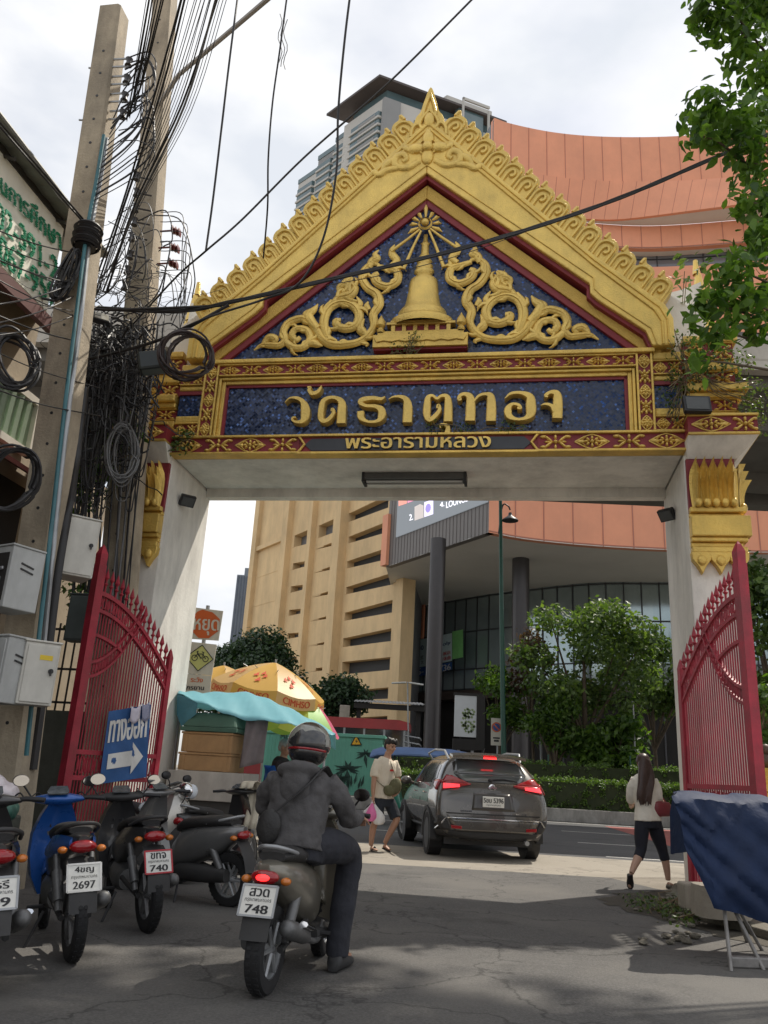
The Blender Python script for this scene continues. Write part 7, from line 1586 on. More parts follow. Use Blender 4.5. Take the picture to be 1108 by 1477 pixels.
b = MB(); b.tube(crom([(.20, -.12, 1.08), (.15, -.10, 1.24), (.09, -.06, 1.37), (.0, .03, 1.43)], 5), .018, 6, ell=(.3, 1.2)); b.tube(crom([(.09, -.16, .95), (-.02, -.155, 1.0), (-.12, -.09, 1.08), (-.14, .0, 1.12)], 5), .018, 6, ell=(.3, 1.2)); b.build('strap', OLIVE, bag)
for nm, lb, c, r_, m in (('shopping_bag', 'pink plastic bag hanging from the hand of the man', (-.17, -.235, .58), (.085, .06, .125), mat('pink_plastic', (.72, .16, .38), .35, 0, .15, 8, .4, 25)), ('shopping_bag', 'white plastic bag hanging beside the pink one', (-.05, -.20, .55), (.095, .07, .14), mat('white_plastic', (.72, .70, .68), .35, 0, .1, 8, .4, 25)), ('shopping_bag', 'thin whitish plastic bag behind the pink one at the hand of the man', (-.24, -.19, .57), (.075, .06, .11), mat('clear_plastic', (.66, .60, .62), .35, 0, .1, 8, .4, 25))):
    t = thing(nm, lb, 'bag', (q.x, q.y, 0), 0, 'plastic bags in the hand of the man'); b = MB(); cx, cy, cz = c; rr = []
    for k, (z, f_) in enumerate(((-1, .35), (-.9, .75), (-.6, 1.0), (-.1, .95), (.35, .7), (.75, .4), (1.1, .2), (1.55, .10))): rr.append([(cx+(-.158-cx)*max(0, (z-.1)/1.5)+r_[0]*f_*(1+.16*math.sin(5*a+k))*math.cos(a), cy+(-.205-cy)*max(0, (z-.1)/1.5)+r_[1]*f_*(1+.16*math.sin(4*a+k*2))*math.sin(a), cz+r_[2]*z) for a in [2*math.pi*j/20 for j in range(20)]])
    b.loft(rr); b.build('sack', m, t, smooth=50); b = MB(); b.tube(crom([(cx*.3-.11, -.21, cz+r_[2]*1.4), (-.165, -.215, .73), (-.158, -.205, .775)], 4), .010, 6); b.build('handle', m, t)

# the woman walking into the gate
q = Vector((3.50, 10.85, .006)); wom = thing('person', 'woman with long brown hair walking away in a white top and dark leggings', 'person', q); Sd = (.93, .35, 0); b = MB()
limb_ = limb
oval(b, [((.02, 0, .73), .155, .11), ((.02, 0, .82), .15, .11), ((.01, 0, .97), .12, .095), ((.0, 0, 1.12), .145, .10), ((-.01, 0, 1.24), .15, .095), ((-.01, 0, 1.30), .115, .07), ((-.01, 0, 1.35), .045, .045), ((-.01, .01, 1.42), .042, .045)], Sd)
limb(b, [(.125, .03, 1.27, .048), (.15, .0, 1.16, .043), (.155, -.03, 1.06, .036), (.20, .06, 1.02, .032), (.25, .14, 1.03, .024)]); hand(b, (.25, .145, 1.03), (.4, .7, .1), (-.5, .3, -.6), .7, .9)
limb(b, [(-.14, -.03, 1.27, .047), (-.165, .02, 1.14, .042), (-.16, .08, 1.03, .035), (-.14, .16, .97, .03), (-.12, .22, .95, .023)]); hand(b, (-.12, .225, .95), (.3, .8, -.1), (.5, -.2, -.5), .6, .9)
limb(b, [(-.05, -.02, .76, .088), (-.085, -.04, .6, .078), (-.10, -.06, .45, .055), (-.15, -.10, .36, .053), (-.22, -.15, .26, .042), (-.27, -.19, .18, .03)])
limb(b, [(.10, .02, .76, .088), (.15, .04, .6, .078), (.20, .05, .45, .055), (.225, .05, .36, .052), (.245, .05, .22, .042), (.255, .05, .10, .03)])
shoe(b, (-.285, -.20, .15), (-.27, -.12, .01), .035, .05); shoe(b, (.245, .04, .03), (.36, .10, .02), .035, .05)
at_, M_ = head(b, (.0, .015, 1.475), (.40, .90, -.12), s=.94)
merged('body', b, mat('skin_light', (.46, .28, .20), .5, 0, .08, 12), wom, .009); face(wom, at_, M_, .94)
HBR = mat('hair_brown', (.045, .022, .016), .4, 0, .35, 40); b = MB()
b.sph(at_(0, -.02, .03), (.088, .10, .092), 18, 12, M_); oval(b, [((.0, -.03, 1.50), .08, .07), ((-.01, -.07, 1.38), .095, .055), ((-.03, -.105, 1.25), .10, .045), ((-.06, -.12, 1.12), .085, .04), ((-.08, -.125, 1.03), .06, .03), ((-.085, -.12, .97), .03, .015)], Sd)
g = random.Random(5)
for k in range(26):
    a = g.uniform(-1, 1); b.tube(crom([(a*.06, -.06-.02*g.random(), 1.46), (a*.09-.01, -.115, 1.3), (a*.09-.04, -.145, 1.16), (a*.08-.07+g.uniform(-.02, .02), -.15, 1.0+g.uniform(-.05, .08))], 4), [.016]*9+[.014, .012, .009, .006], 6)
merged('hair', b, HBR, wom, .007, 1, .004)
b = MB(); oval(b, [((.02, 0, .78), .178, .135), ((.015, 0, .95), .15, .122), ((.0, 0, 1.12), .162, .12), ((-.01, 0, 1.24), .165, .112), ((-.01, 0, 1.31), .125, .085), ((-.01, 0, 1.345), .06, .06)], Sd)
limb(b, [(.11, .02, 1.275, .062), (.15, .0, 1.17, .060), (.157, -.025, 1.08, .055), (.175, .01, 1.045, .05)]); limb(b, [(-.12, -.03, 1.275, .062), (-.165, .02, 1.15, .060), (-.165, .07, 1.05, .055), (-.15, .12, 1.0, .05)])
merged('blouse', b, mat('blouse_white', (.72, .67, .58), .9, 0, .06, 6, .15, 40), wom, .010, 3, .010, 5)
b = MB(); oval(b, [((.02, 0, .70), .162, .118), ((.02, 0, .82), .158, .118)], Sd); limb(b, [(-.05, -.02, .77, .096), (-.085, -.04, .6, .086), (-.10, -.06, .45, .065), (-.15, -.10, .35, .062)]); limb(b, [(.10, .02, .77, .096), (.15, .04, .6, .086), (.20, .05, .45, .065), (.23, .05, .33, .06)])
merged('leggings', b, mat('leggings_navy', (.012, .013, .022), .85, 0, .15, 8), wom, .010, 2, .005, 6)
SHB = mat('shoe_black', (.015, .013, .013), .4, 0, .2, 10); b = MB(); shoe(b, (-.292, -.205, .145), (-.265, -.11, -.002), .042, .06); b.build('shoe', SHB, wom, smooth=60); b = MB(); shoe(b, (.24, .037, .005), (.37, .105, .0), .042, .05); b.build('shoe', SHB, wom, smooth=60)
t = thing('handbag', 'dark red handbag carried under the arm of the woman', 'bag', q); b = MB(); b.loft([sring((x, -.06+.12*x, .93), hw, hh, 3.5, 16, ((0, 1, 0), (0, 0, 1))) for x, hw, hh in ((.03, .03, .05), (.06, .055, .085), (.16, .06, .095), (.28, .055, .085), (.31, .03, .05))]); b.build('pouch', mat('bag_red', (.20, .02, .03), .4, 0, .15, 10, coat=.3), t, smooth=60)
b = MB(); b.tube(crom([(.07, -.05, 1.0), (.11, -.03, 1.09), (.18, -.02, 1.10), (.25, -.04, 1.0)], 5), .009, 6); b.build('strap', MATS['bag_red'], t)

# the rider (works in world coordinates, seated on the scooter)
ca, sa = math.cos(R_(RH)), math.sin(R_(RH))
rid = thing('person', 'rider in a dark hooded jacket and patterned helmet sitting on the scooter', 'person', (RX, RY, 0), R_(RH)); Sd = (0, 1, 0); b = MB()   # local x forward, y left
hipx = -.20
oval(b, [((hipx-.02, 0, .70), .17, .13), ((hipx, 0, .82), .16, .12), ((hipx+.02, 0, .95), .165, .115), ((hipx+.05, 0, 1.07), .185, .115), ((hipx+.08, 0, 1.15), .17, .09), ((hipx+.10, 0, 1.20), .07, .065), ((hipx+.13, 0, 1.27), .058, .058)], Sd)
hgx, hgz = .335, .89
for s in (1, -1):
    limb(b, [(hipx+.08, s*.19, 1.13, .058), (hipx+.13, s*.25, 1.03, .052), (hipx+.22, s*.27, .93, .045), (hipx+.36, s*.28, .91, .037), (hgx-.04, s*.285, hgz+.02, .028)]); hand(b, (hgx-.05, s*.285, hgz+.025), (1, 0, -.12), (0, -s*.05, -1), 1.25, .95)
    limb(b, [(hipx, s*.10, .74, .095), (hipx+.18, s*.19, .745, .088), (hipx+.40, s*.25, .70, .065), (hipx+.43, s*.25, .58, .058), (hipx+.40, s*.235, .38, .052), (hipx+.37, s*.225, .16, .036)])
    shoe(b, (hipx+.34, s*.225, .055), (hipx+.58, s*.24, .05), .045, .06)
at_, M_ = head(b, (hipx+.15, 0, 1.345), (.97, -.22, -.1))
merged('body', b, SKIN, rid, .0095); face(rid, at_, M_)
b = MB()
oval(b, [((hipx-.03, 0, .72), .205, .16), ((hipx, 0, .84), .192, .15), ((hipx+.02, 0, .96), .19, .14), ((hipx+.05, 0, 1.07), .205, .135), ((hipx+.08, 0, 1.155), .19, .105), ((hipx+.10, 0, 1.20), .10, .085)], Sd)
for s in (1, -1): limb(b, [(hipx+.07, s*.165, 1.135, .075), (hipx+.13, s*.25, 1.03, .072), (hipx+.22, s*.272, .93, .066), (hipx+.36, s*.282, .91, .055), (hgx-.05, s*.285, hgz+.025, .045)])
JK = mat('jacket_charcoal', (.082, .078, .079), .9, 0, .15, 7, .25, 50); merged('jacket', b, JK, rid, .010, 2, .026, 7)
b = MB(); b.sph((hipx-.02, 0, 1.185), (.10, .15, .06), 16, 10, Matrix.Rotation(.5, 4, 'Y')); b.sph((hipx-.075, 0, 1.09), (.05, .10, .12), 16, 10); b.sph((hipx-.085, 0, .99), (.03, .045, .07), 12, 8); merged('hood', b, JK, rid, .010, 2, .014, 8)
b = MB()
oval(b, [((hipx-.02, 0, .66), .19, .15), ((hipx, 0, .78), .185, .145)], Sd)
for s in (1, -1): limb(b, [(hipx, s*.10, .745, .112), (hipx+.18, s*.19, .745, .108), (hipx+.40, s*.25, .70, .088), (hipx+.435, s*.25, .58, .084), (hipx+.40, s*.237, .38, .080), (hipx+.37, s*.228, .17, .076), (hipx+.37, s*.226, .09, .074)])
merged('trousers', b, mat('trousers_dark', (.026, .027, .035), .9, 0, .2, 7, .2, 45), rid, .010, 2, .012, 9)
SHG = mat('shoe_grey', (.03, .03, .031), .6, 0, .3, 8)
for s in (1, -1): b = MB(); shoe(b, (hipx+.30, s*.225, .012), (hipx+.60, s*.24, .008), .058, .095); b.build('shoe', SHG, rid, smooth=60)
# helmet
def helmet_mat():
    m = bpy.data.materials.new('helmet_graphic'); m.use_nodes = True; nt = m.node_tree; L = nt.links; bs = nt.nodes['Principled BSDF']; tc = _n(nt, 'ShaderNodeTexCoord'); mp = _n(nt, 'ShaderNodeMapping'); mp.inputs['Scale'].default_value = (9, 6, 11); mp.inputs['Rotation'].default_value = (.4, .6, .2)
    v = _n(nt, 'ShaderNodeTexVoronoi'); v.inputs['Scale'].default_value = 1.1; r = _n(nt, 'ShaderNodeValToRGB'); r.color_ramp.interpolation = 'CONSTANT'; e = r.color_ramp.elements; e[0].color = (.22, .22, .19, 1); e[1].position = .55; e[1].color = (.03, .03, .032, 1)
    for p, c in ((.30, (.05, .05, .048)), (.42, (.30, .30, .27)), (.93, (.16, .03, .03))): z = e.new(p); z.color = (*c, 1)
    sp_ = _n(nt, 'ShaderNodeSeparateColor'); L.new(tc.outputs['Object'], mp.inputs[0]); L.new(mp.outputs[0], v.inputs['Vector']); L.new(v.outputs['Color'], sp_.inputs[0]); L.new(sp_.outputs[0], r.inputs[0]); L.new(r.outputs[0], bs.inputs['Base Color']); bs.inputs['Roughness'].default_value = .22; bs.inputs['Coat Weight'].default_value = .7; return m
rid.scale = (.965,)*3
hel = thing('helmet', 'full face motorcycle helmet in black, grey and white worn by the rider', 'helmet', (RX, RY, 0), R_(RH)); hc = Vector(at_(0, 0, .02)); b = MB()
b.sph(tuple(hc), (.135, .15, .135), 28, 20, M_); v0 = [(Vector(p)-hc) for p in b.v]; Mi = M_.to_3x3().transposed()
keep = []
for f in b.f:
    c = sum((v0[i] for i in f), Vector())/len(f); l = Mi @ c
    if l.z > -.045: keep.append(f)
b.f = keep; b.build('shell', helmet_mat(), hel, smooth=60, solid=.012)
b = MB(); b.sph(tuple(hc+M_.to_3x3() @ Vector((0, -.005, -.055))), (.125, .14, .095), 24, 14, M_); b.build('lower_shell', mat('helmet_black', (.02, .02, .021), .25, 0, .1, 8, coat=.7), hel, smooth=60)
b = MB(); b.sph(tuple(hc+M_.to_3x3() @ Vector((0, .03, -.005))), (.13, .13, .06), 24, 12, M_); b.build('visor', GLASSD, hel, smooth=60)
b = MB(); b.tube([tuple(hc+M_.to_3x3() @ Vector((.128*math.cos(a), -.143*math.sin(a), -.045))) for a in [i*.2 for i in range(16)]], .009, 6); b.build('red_rim', LENSR, hel, smooth=60)
sl = thing('sling_bag', 'small black sling bag hanging low on the back of the rider', 'bag', (RX, RY, 0), R_(RH)); b = MB(); b.sph((hipx-.19, .11, .86), (.035, .08, .105), 16, 10, Matrix.Rotation(.15, 4, 'X')); merged('pouch', b, BSEAT, sl, .010, 2, .006, 3)
b = MB(); b.tube(crom([(hipx-.19, .10, .93), (hipx-.155, .0, 1.02), (hipx-.11, -.09, 1.11), (hipx+.02, -.15, 1.215), (hipx+.15, -.16, 1.17)], 5), .022, 6, ell=(.35, 1.1)); b.build('strap', BSEAT, sl)

hel.scale = (.965,)*3; sl.scale = (.965,)*3
# ------------------------------------------------------------------ the food stall: cart, boxes, parasols, vendor
def parasol(label, c, R, h, drop, n, cols, val, tilt=(0, 0), mtx=None, pole_to=0.0, vlabel=None):
    t = thing('parasol', label, 'parasol', c, .26); M = Matrix.Rotation(tilt[0], 4, 'X') @ Matrix.Rotation(tilt[1], 4, 'Y'); parts = {}
    for k in range(n):
        a0, a1 = 2*math.pi*k/n, 2*math.pi*(k+1)/n; col = cols[k % len(cols)]; mb = parts.setdefault(col, MB()); rows = []
        for i in range(9):
            t_ = i/8; row = []
            for j in range(7):
                a = a0+(a1-a0)*j/6; sag = 1-.05*math.sin(math.pi*j/6)*t_*.9-(.055 if 0 < j < 6 else 0)*0; rr = R*t_*sag; row.append(tuple(M @ Vector((rr*math.cos(a), rr*math.sin(a), h-drop*(.5*t_+.5*t_*t_)-.055*math.sin(math.pi*j/6)*t_))))
            rows.append(row)
        if val:
            row = []
            for j in range(7): a = a0+(a1-a0)*j/6; p = Vector(rows[8][j]); q_ = p+M.to_3x3() @ Vector((.03*math.cos(a), .03*math.sin(a), -val)); row.append(tuple(q_))
            rows.append(row)
        mb.grid(rows)
    for col, mb in parts.items(): mb.build('canopy', col, t, smooth=35)
    mb = MB()
    for k in range(n): a = 2*math.pi*k/n; mb.tube([tuple(M @ Vector((0, 0, h-.35))), tuple(M @ Vector((R*.55*math.cos(a), R*.55*math.sin(a), h-drop*.28)))], .007, 5); mb.tube([tuple(M @ Vector((R*t_*math.cos(a), R*t_*math.sin(a), h-drop*(.5*t_+.5*t_*t_)-.02))) for t_ in (0.02, .4, .7, .95)], .006, 5)
    mb.build('ribs', STEEL, t); mb = MB(); tp = M @ Vector((0, 0, h+.06)); mb.tube([tuple(tp), tuple(M @ Vector((0, 0, h-.6))), (0, 0, pole_to-c[2])], .02, 8); mb.build('pole', STEEL, t, smooth=60); return t, M
def pmat(name, c, rough=.75):
    m = leaf_mat(name, tuple(x*.97 for x in c), c, .35, (1.0, 1.0, .95)); return m
YELP = pmat('parasol_yellow', (.72, .44, .10)); ORP = pmat('parasol_amber', (.74, .50, .22)); GRP = pmat('parasol_green', (.30, .62, .12)); LIM = pmat('parasol_lime', (.55, .68, .12)); PKP = pmat('parasol_pink', (.75, .16, .28)); CYAN = pmat('tarp_cyan', (.24, .56, .64))
c = gy(388, 998, 15.2); YR = 1.04
yel, Mt = parasol('large yellow parasol with red lettering on its hanging edge', tuple(c), YR, .54, .50, 8, [ORP, YELP], .20, (.10, .12), None)
REDT = mat('parasol_lettering', (.52, .07, .02), .7, 0, .1, 10)
mb = MB()
for k in range(8):
    a0, a1 = 2*math.pi*k/8, 2*math.pi*(k+1)/8
    def fp(a, b_, k=k, a0=a0, a1=a1):
        an = a0+(a1-a0)*a; rr = YR*(1-.05*math.sin(math.pi*a)*.9)+.03*(1-b_)+.012; return tuple(Mt @ Vector((rr*math.cos(an), rr*math.sin(an), .54-.50-.055*math.sin(math.pi*a)-.20*(1-b_))))
    text(mb, 'CIMHSO', .16, .84, .25, .8, fp, .04, .03)
    for u, v_ in ((.3, .5), (.45, .62), (.6, .5), (.5, .42)):
        an0 = a0+(a1-a0)*u
        def cp(an, t_): rr = YR*t_*(1-.05*math.sin(math.pi*(an-a0)/(a1-a0))*t_*.9)+.004; return tuple(Mt @ Vector((rr*math.cos(an), rr*math.sin(an), .56-.50*(.5*t_+.5*t_*t_)-.055*math.sin(math.pi*(an-a0)/(a1-a0))*t_)))
        pts = [cp(an0+(.05+.025*math.sin(q*2.1))*math.cos(q*.7), v_+.16+(.055+.03*math.cos(q*1.7))*math.sin(q*.7)) for q in range(9)]; mb.add(pts, [tuple(range(9))])
mb.build('printed_lettering', REDT, yel)
c = gy(434, 1058, 15.0); parasol('green and pink parasol behind the turquoise tarpaulin', tuple(c), .70, .68, .66, 8, [GRP, LIM, GRP, PKP], .0, (.0, .06))
c = gy(300, 968, 16.6); parasol('second faded yellow parasol mostly hidden behind the large one', (c.x+.35, 16.4, c.z-.25), .75, .36, .36, 8, [ORP, YELP], .1)
# turquoise tarpaulin umbrella over the cart
Yc = 12.6
tp = thing('tarpaulin_canopy', 'turquoise tarpaulin stretched over poles above the food cart', 'canopy', (0, 0, 0)); mb = MB()
TT = [[(256, 1000, 12.0), (300, 1018, 11.9), (345, 1036, 11.9), (400, 1042, 11.9), (440, 1050, 11.9), (482, 1062, 11.8)], [(262, 998, 12.5), (300, 999, 12.6), (355, 999, 12.7), (395, 1012, 12.7), (438, 1032, 12.6), (484, 1058, 12.3)], [(266, 1000, 13.2), (305, 1000, 13.4), (357, 1000, 13.5), (400, 1010, 13.5), (440, 1030, 13.4), (486, 1056, 13.0)]]
rows = []
for i in range(3):
    rows.append([(p.x, p.y, p.z) for p in [gy(*q_) for q_ in TT[i]]])
rows[2] = [(x, y, z-.25) for x, y, z in rows[2]]
rr = [crom(r_, 6) for r_ in rows]; n_ = len(rr[0]); cols_ = [crom([rr[k][j] for k in range(3)], 6) for j in range(n_)]
mb.grid([[(p[0], p[1], p[2]+.015*math.sin(j*1.3+i*.8)) for i, p in enumerate(cl_)] for j, cl_ in enumerate(cols_)]); mb.build('sheet', CYAN, tp, smooth=45, solid=.004)
mb = MB(); e = [gy(*q_) for q_ in ((256, 1000, 12.02), (285, 1014, 11.93), (283, 1030, 11.95), (262, 1048, 12.05), (255, 1030, 12.1))]; mb.add([tuple(p) for p in e], [(0, 1, 2, 3, 4)]); mb.build('hanging_flap', mat('tarp_teal_dark', (.05, .17, .22), .7, 0, .2, 5), tp, solid=.006)
for x, y, Y in ((262, 1003, 12.3), (352, 1003, 12.7), (470, 1056, 12.3)): a = gy(x, y, Y); mb = MB(); mb.tube([(a.x, a.y, a.z), (a.x+.02, a.y, 0)], .018, 6); mb.build('pole', STEEL, tp)
# cart
WOODB = mat('crate_wood', (.36, .21, .095), .8, 0, .2, 3, .2, 20, dirt=.2, dscale=2); GRNB = mat('green_lid', (.05, .12, .085), .7, 0, .2, 4, dirt=.2); CARTW = mat('cart_board', (.44, .41, .37), .7, 0, .1, 3, dirt=.3, dscale=1.5)
ct = gy(300, 1130, 12.2); ct_z = ct.z
cart = thing('food_cart', 'pale boxed food cart with wheels standing by the gate pillar', 'cart', (ct.x, 12.2, 0), GA)
mb = MB(); mb.bx(-.48, .62, -.35, .40, ct_z-.22, ct_z+.16); mb.build('counter', CARTW, cart, bevel=.01); mb = MB(); mb.bx(-.42, .56, -.28, .33, .35, ct_z-.22); mb.build('cabinet', mat('cart_dark', (.05, .048, .045), .7, 0, .2, 3), cart)
for x in (-.35, .48):
    for y in (-.3, .33): wheel(cart, (x, y, .18), .18, .05, STEEL, 6)
mb = MB(); mb.tube([(.62, -.3, ct_z), (.95, -.3, ct_z+.05), (.95, .35, ct_z+.05), (.62, .35, ct_z)], .016, 6); mb.build('push_handle', STEEL, cart)
def crate(label, z0, z1, x0, x1, m, lid=False, name='crate', rz=0.0):
    t = thing(name, label, 'box', (ct.x, 12.2, z0), GA+rz, 'boxes stacked on the food cart'); h = z1-z0
    if not lid:
        mb = MB(); mb.bx(x0, x1, -.30, .34, 0, h-.03); mb.build('body', m, t, bevel=.012); mb = MB(); mb.bx(x0-.012, x1+.012, -.315, .352, h-.03, h); mb.build('lid', m, t, bevel=.008)
        for xq in (x0+.05, x1-.09): mb = MB(); mb.bx(xq, xq+.04, -.306, -.30, 0, h-.03); mb.build('batten', m, t)
    else:
        mb = MB(); mb.hexa([(x0-.03, -.33, 0), (x1+.05, -.33, 0), (x1+.05, .36, 0), (x0-.03, .36, 0), (x0+.10, -.2, h), (x1-.02, -.2, h), (x1-.02, .3, h), (x0+.10, .3, h)]); mb.build('cover', m, t, bevel=.03); mb = MB(); mb.bx(x0-.035, x1+.055, -.335, .365, -.06, 0); mb.build('rim', m, t, bevel=.01)
z1_, z2_, z3_, z4_ = ct_z+.165, gy(300, 1086, 12).z, gy(300, 1056, 12).z, gy(300, 1028, 12).z
crate('lower brown box of the stack on the food cart', z1_, z2_-.004, -.36, .40, WOODB); crate('upper brown box under the green lid', z2_, z3_-.004, -.34, .41, WOODB, rz=-.04); crate('faded green cover topping the stack of boxes', z3_+.062, z4_, -.34, .40, GRNB, True, 'box_cover')
mb = MB(); P4 = [(356, 1033, 12.0), (388, 1034, 12.1), (380, 1100, 12.0), (345, 1108, 11.9)]
def qw(a, b_):
    A_ = [gy(*p) for p in P4]; p = (A_[0]*(1-a)+A_[1]*a)*(1-b_)+(A_[3]*(1-a)+A_[2]*a)*b_; return (p.x, p.y+.03*math.sin(a*9+b_*3), p.z)
mb.grid([[qw(i/14, j/10) for i in range(15)] for j in range(11)]); tag(mb.build('hanging_cloth', mat('faded_cloth', (.20, .17, .17), .9, 0, .15, 6, dirt=.2), None, smooth=180, solid=.004), 'faded greyish cloth sheet hanging from the edge of the turquoise tarpaulin', 'cloth')
# vendor
q = gy(402, 1140, 12.9); ven = thing('person', 'seated grey haired vendor with a blue cloth at the food cart', 'person', (q.x, 12.9, 0), 0); hz = gy(402, 1077, 12.9).z; b = MB(); Sd = (.5, .86, 0)
oval(b, [((0, 0, hz-.72), .16, .12), ((0, 0, hz-.55), .15, .12), ((.01, 0, hz-.35), .17, .12), ((.02, 0, hz-.2), .15, .09), ((.03, 0, hz-.14), .055, .055), ((.04, -.01, hz-.07), .05, .05)], Sd)
for s in (1, -1): limb(b, [(.02+s*.08, s*.14, hz-.22, .055), (.08+s*.1, s*.16, hz-.36, .05), (.14+s*.06, s*.12-.1, hz-.46, .042), (.24, s*.06-.18, hz-.42, .03)]); hand(b, (.24, s*.06-.18, hz-.42), (.7, -.5, 0), (-.3, 0, -1), .7); limb(b, [(0+s*.05, s*.09, hz-.70, .085), (.25, s*.12-.1, hz-.70, .075), (.4, s*.14-.12, hz-.68, .058), (.42, s*.14-.1, hz-.9, .05), (.42, s*.14-.1, .09, .035)]); shoe(b, (.40, s*.14-.1, .02), (.58, s*.14-.16, .02))
at_, M_ = head(b, (.05, -.02, hz), (.86, -.5, -.25)); merged('body', b, SKIN, ven, .011); face(ven, at_, M_)
b = MB(); b.sph(at_(0, -.022, .04), (.088, .10, .085), 18, 12, M_); b.sph(at_(0, -.06, -.02), (.08, .055, .07), 14, 8, M_); merged('hair', b, mat('hair_grey', (.36, .34, .31), .7, 0, .25, 30), ven, .009, 1, .006)
b = MB(); oval(b, [((0, 0, hz-.74), .18, .15), ((0, 0, hz-.55), .17, .14), ((.01, 0, hz-.35), .185, .14), ((.02, 0, hz-.2), .165, .105), ((.03, 0, hz-.15), .075, .075)], Sd)
for s in (1, -1): limb(b, [(.02+s*.07, s*.13, hz-.22, .07), (.08+s*.1, s*.16, hz-.36, .068), (.13+s*.06, s*.12-.08, hz-.44, .06)])
merged('blouse', b, mat('vendor_blouse', (.035, .025, .025), .9, 0, .2, 6), ven, .012, 2, .01, 4)
b = MB(); limb(b, [(0, .03, hz-.68, .13), (.25, -.03, hz-.68, .13), (.42, -.06, hz-.70, .12), (.44, -.05, hz-1.0, .11)]); merged('skirt', b, MATS['vendor_blouse'], ven, .014, 2, .008, 5)
mb = MB(); rows = []
for j in range(9): rows.append([(q.x-.22+.62*i/12, 12.62+.12*math.sin(i*.9+j*.5)+.02*j, hz-.28-.05*j*(.6+.4*math.sin(i*.7))+(-.10 if 3 < i < 9 else .0)*(1-j/9)) for i in range(13)])
mb.grid(rows); tag(mb.build('blue_cloth', mat('cloth_blue', (.02, .11, .42), .7, 0, .15, 5, .2, 30), None, smooth=180, solid=.006), 'bright blue cloth spread in front of the seated vendor', 'cloth')
t = thing('stool', 'low plastic stool under the vendor', 'stool', (q.x, 12.9, 0)); mb = MB(); mb.bx(-.17, .17, -.17, .17, hz-.86, hz-.82); mb.build('seat', mat('stool_red', (.35, .04, .04), .5, 0, .1, 5), t, bevel=.02)
for x in (-.14, .14):
    for y in (-.14, .14): mb = MB(); mb.tube([(x, y, hz-.86), (x*1.2, y*1.2, 0)], .02, 6); mb.build('leg', MATS['stool_red'], t)

# ------------------------------------------------------------------ the covered stall on the right
st_ = thing('covered_stall', 'folded stall covered with a creased dark blue tarpaulin on metal legs', 'stall', (0, 0, 0))
from mathutils import noise as NZ
TARP = mat('tarp_blue', (.008, .021, .064), .7, 0, .2, 3, .35, 16, spec=.35)
A = [gy(966, 1140, 7.35), gy(1000, 1136, 7.3), gy(1085, 1131, 7.3), gy(1135, 1138, 7.3)]
rows = []; nx = 90
for i in range(nx+1):
    a = i/nx; x = 2.31+1.9*a; sagT = 1.125+.035*math.sin(a*7)+.02*math.sin(a*19); zb_ = .27+.36*max(0, 1-a/.10)+.10*max(0, 1-a/.45)+.03*math.sin(a*13); row = []
    prof = [(7.25, .70), (7.22, 1.0), (7.16, sagT-.01), (6.95, sagT+.01), (6.7, sagT), (6.58, sagT-.03)]
    e_ = min(1, a/.14); e_ = e_*e_*(3-2*e_); prof = [(6.62+(y-6.62)*e_, z) if y > 6.62 else (y, z) for y, z in prof]
    for k in range(26): f_ = k/25; prof.append((6.54-.10*math.sin(f_*2.2)-.05*f_, sagT-.05-(sagT-.05-zb_)*f_))
    for j, (y, z) in enumerate(prof):
        p = Vector((x, y, z)); nn = NZ.noise(p*3.0)*.06-abs(NZ.noise(Vector((x*4.5+z*5, y*2, z*1.5))))*.085+abs(NZ.noise(Vector((x*9-z*6, y*4, z*3))))*.05+NZ.noise(Vector((x*19-z*12, y*5, z*7)))*.012; row.append((x+(.05*(j-5)/26 if j > 5 else 0)*(1-a)+NZ.noise(p*2.1+Vector((9, 0, 0)))*.04, y+nn, z+nn*.3))
    rows.append(row)
mb = MB(); mb.grid(rows); lf = rows[0]; mb.add(lf, [tuple(range(len(lf)))]); mb.build('tarpaulin', TARP, st_, smooth=38)
RUST = mat('rusty_pipe', (.23, .22, .21), .55, .4, .3, 10)
for pts in ([gz(1055, 1402), Vector((2.72, 6.75, .75))], [gz(1102, 1400), Vector((2.62, 6.75, .75))], [gz(1078, 1360), Vector((2.80, 7.0, .75))], [gz(1100, 1372), Vector((2.70, 7.0, .75))]):
    mb = MB(); mb.tube([tuple(p) for p in pts], .014, 8); mb.build('leg', RUST, st_, smooth=60)
mb = MB(); a_, b__ = gz(1050, 1402), gz(1120, 1396); mb.box(tuple((a_+b__)/2+Vector((.06, .05, .04))), (.42, .07, .07), .1); mb.build('foot_beam', RUST, st_, bevel=.01)
t = tag(MB().bx(-.13, .13, -.11, .11, 0, .24).build('concrete_block', CONC, None, bevel=.02, loc=(gz(1003, 1312, .08).x, gz(1003, 1312, .08).y, .08)), 'pale concrete block standing on the broken pavement edge', 'block')
mb = MB(); mb.loft([sring((0, 0, z), .24-.05*z, .22-.05*z, 3, 14, ((1, 0, 0), (0, 1, 0))) for z in (0, .1, .22, .26)]); tag(mb.build('concrete_footing', CONC, None, smooth=40, loc=(gz(1040, 1322, .1).x, gz(1040, 1322, .1).y, .1)), 'worn round concrete footing under the red gate leaf', 'block')
g = random.Random(9)
for i in range(34):
    px_, py_ = g.uniform(900, 1010), g.uniform(1288, 1365); p = gz(px_, py_, 0); s_ = g.uniform(.012, .05); mb = MB(); mb.sph((0, 0, s_*.4), (s_, s_*.8, s_*.55), 7, 5); mb.v = [(x*(1+.25*g.uniform(-1, 1)), y*(1+.25*g.uniform(-1, 1)), z) for x, y, z in mb.v]; o_ = mb.build('rubble_stone', M_RUBBLE, None, loc=(p.x, p.y, .08 if (p.x > 3.35 and p.y > 7.6) else .008)); tag(o_, 'loose stone on the broken pavement edge below the woman', 'stone', 'loose stones on the broken pavement')

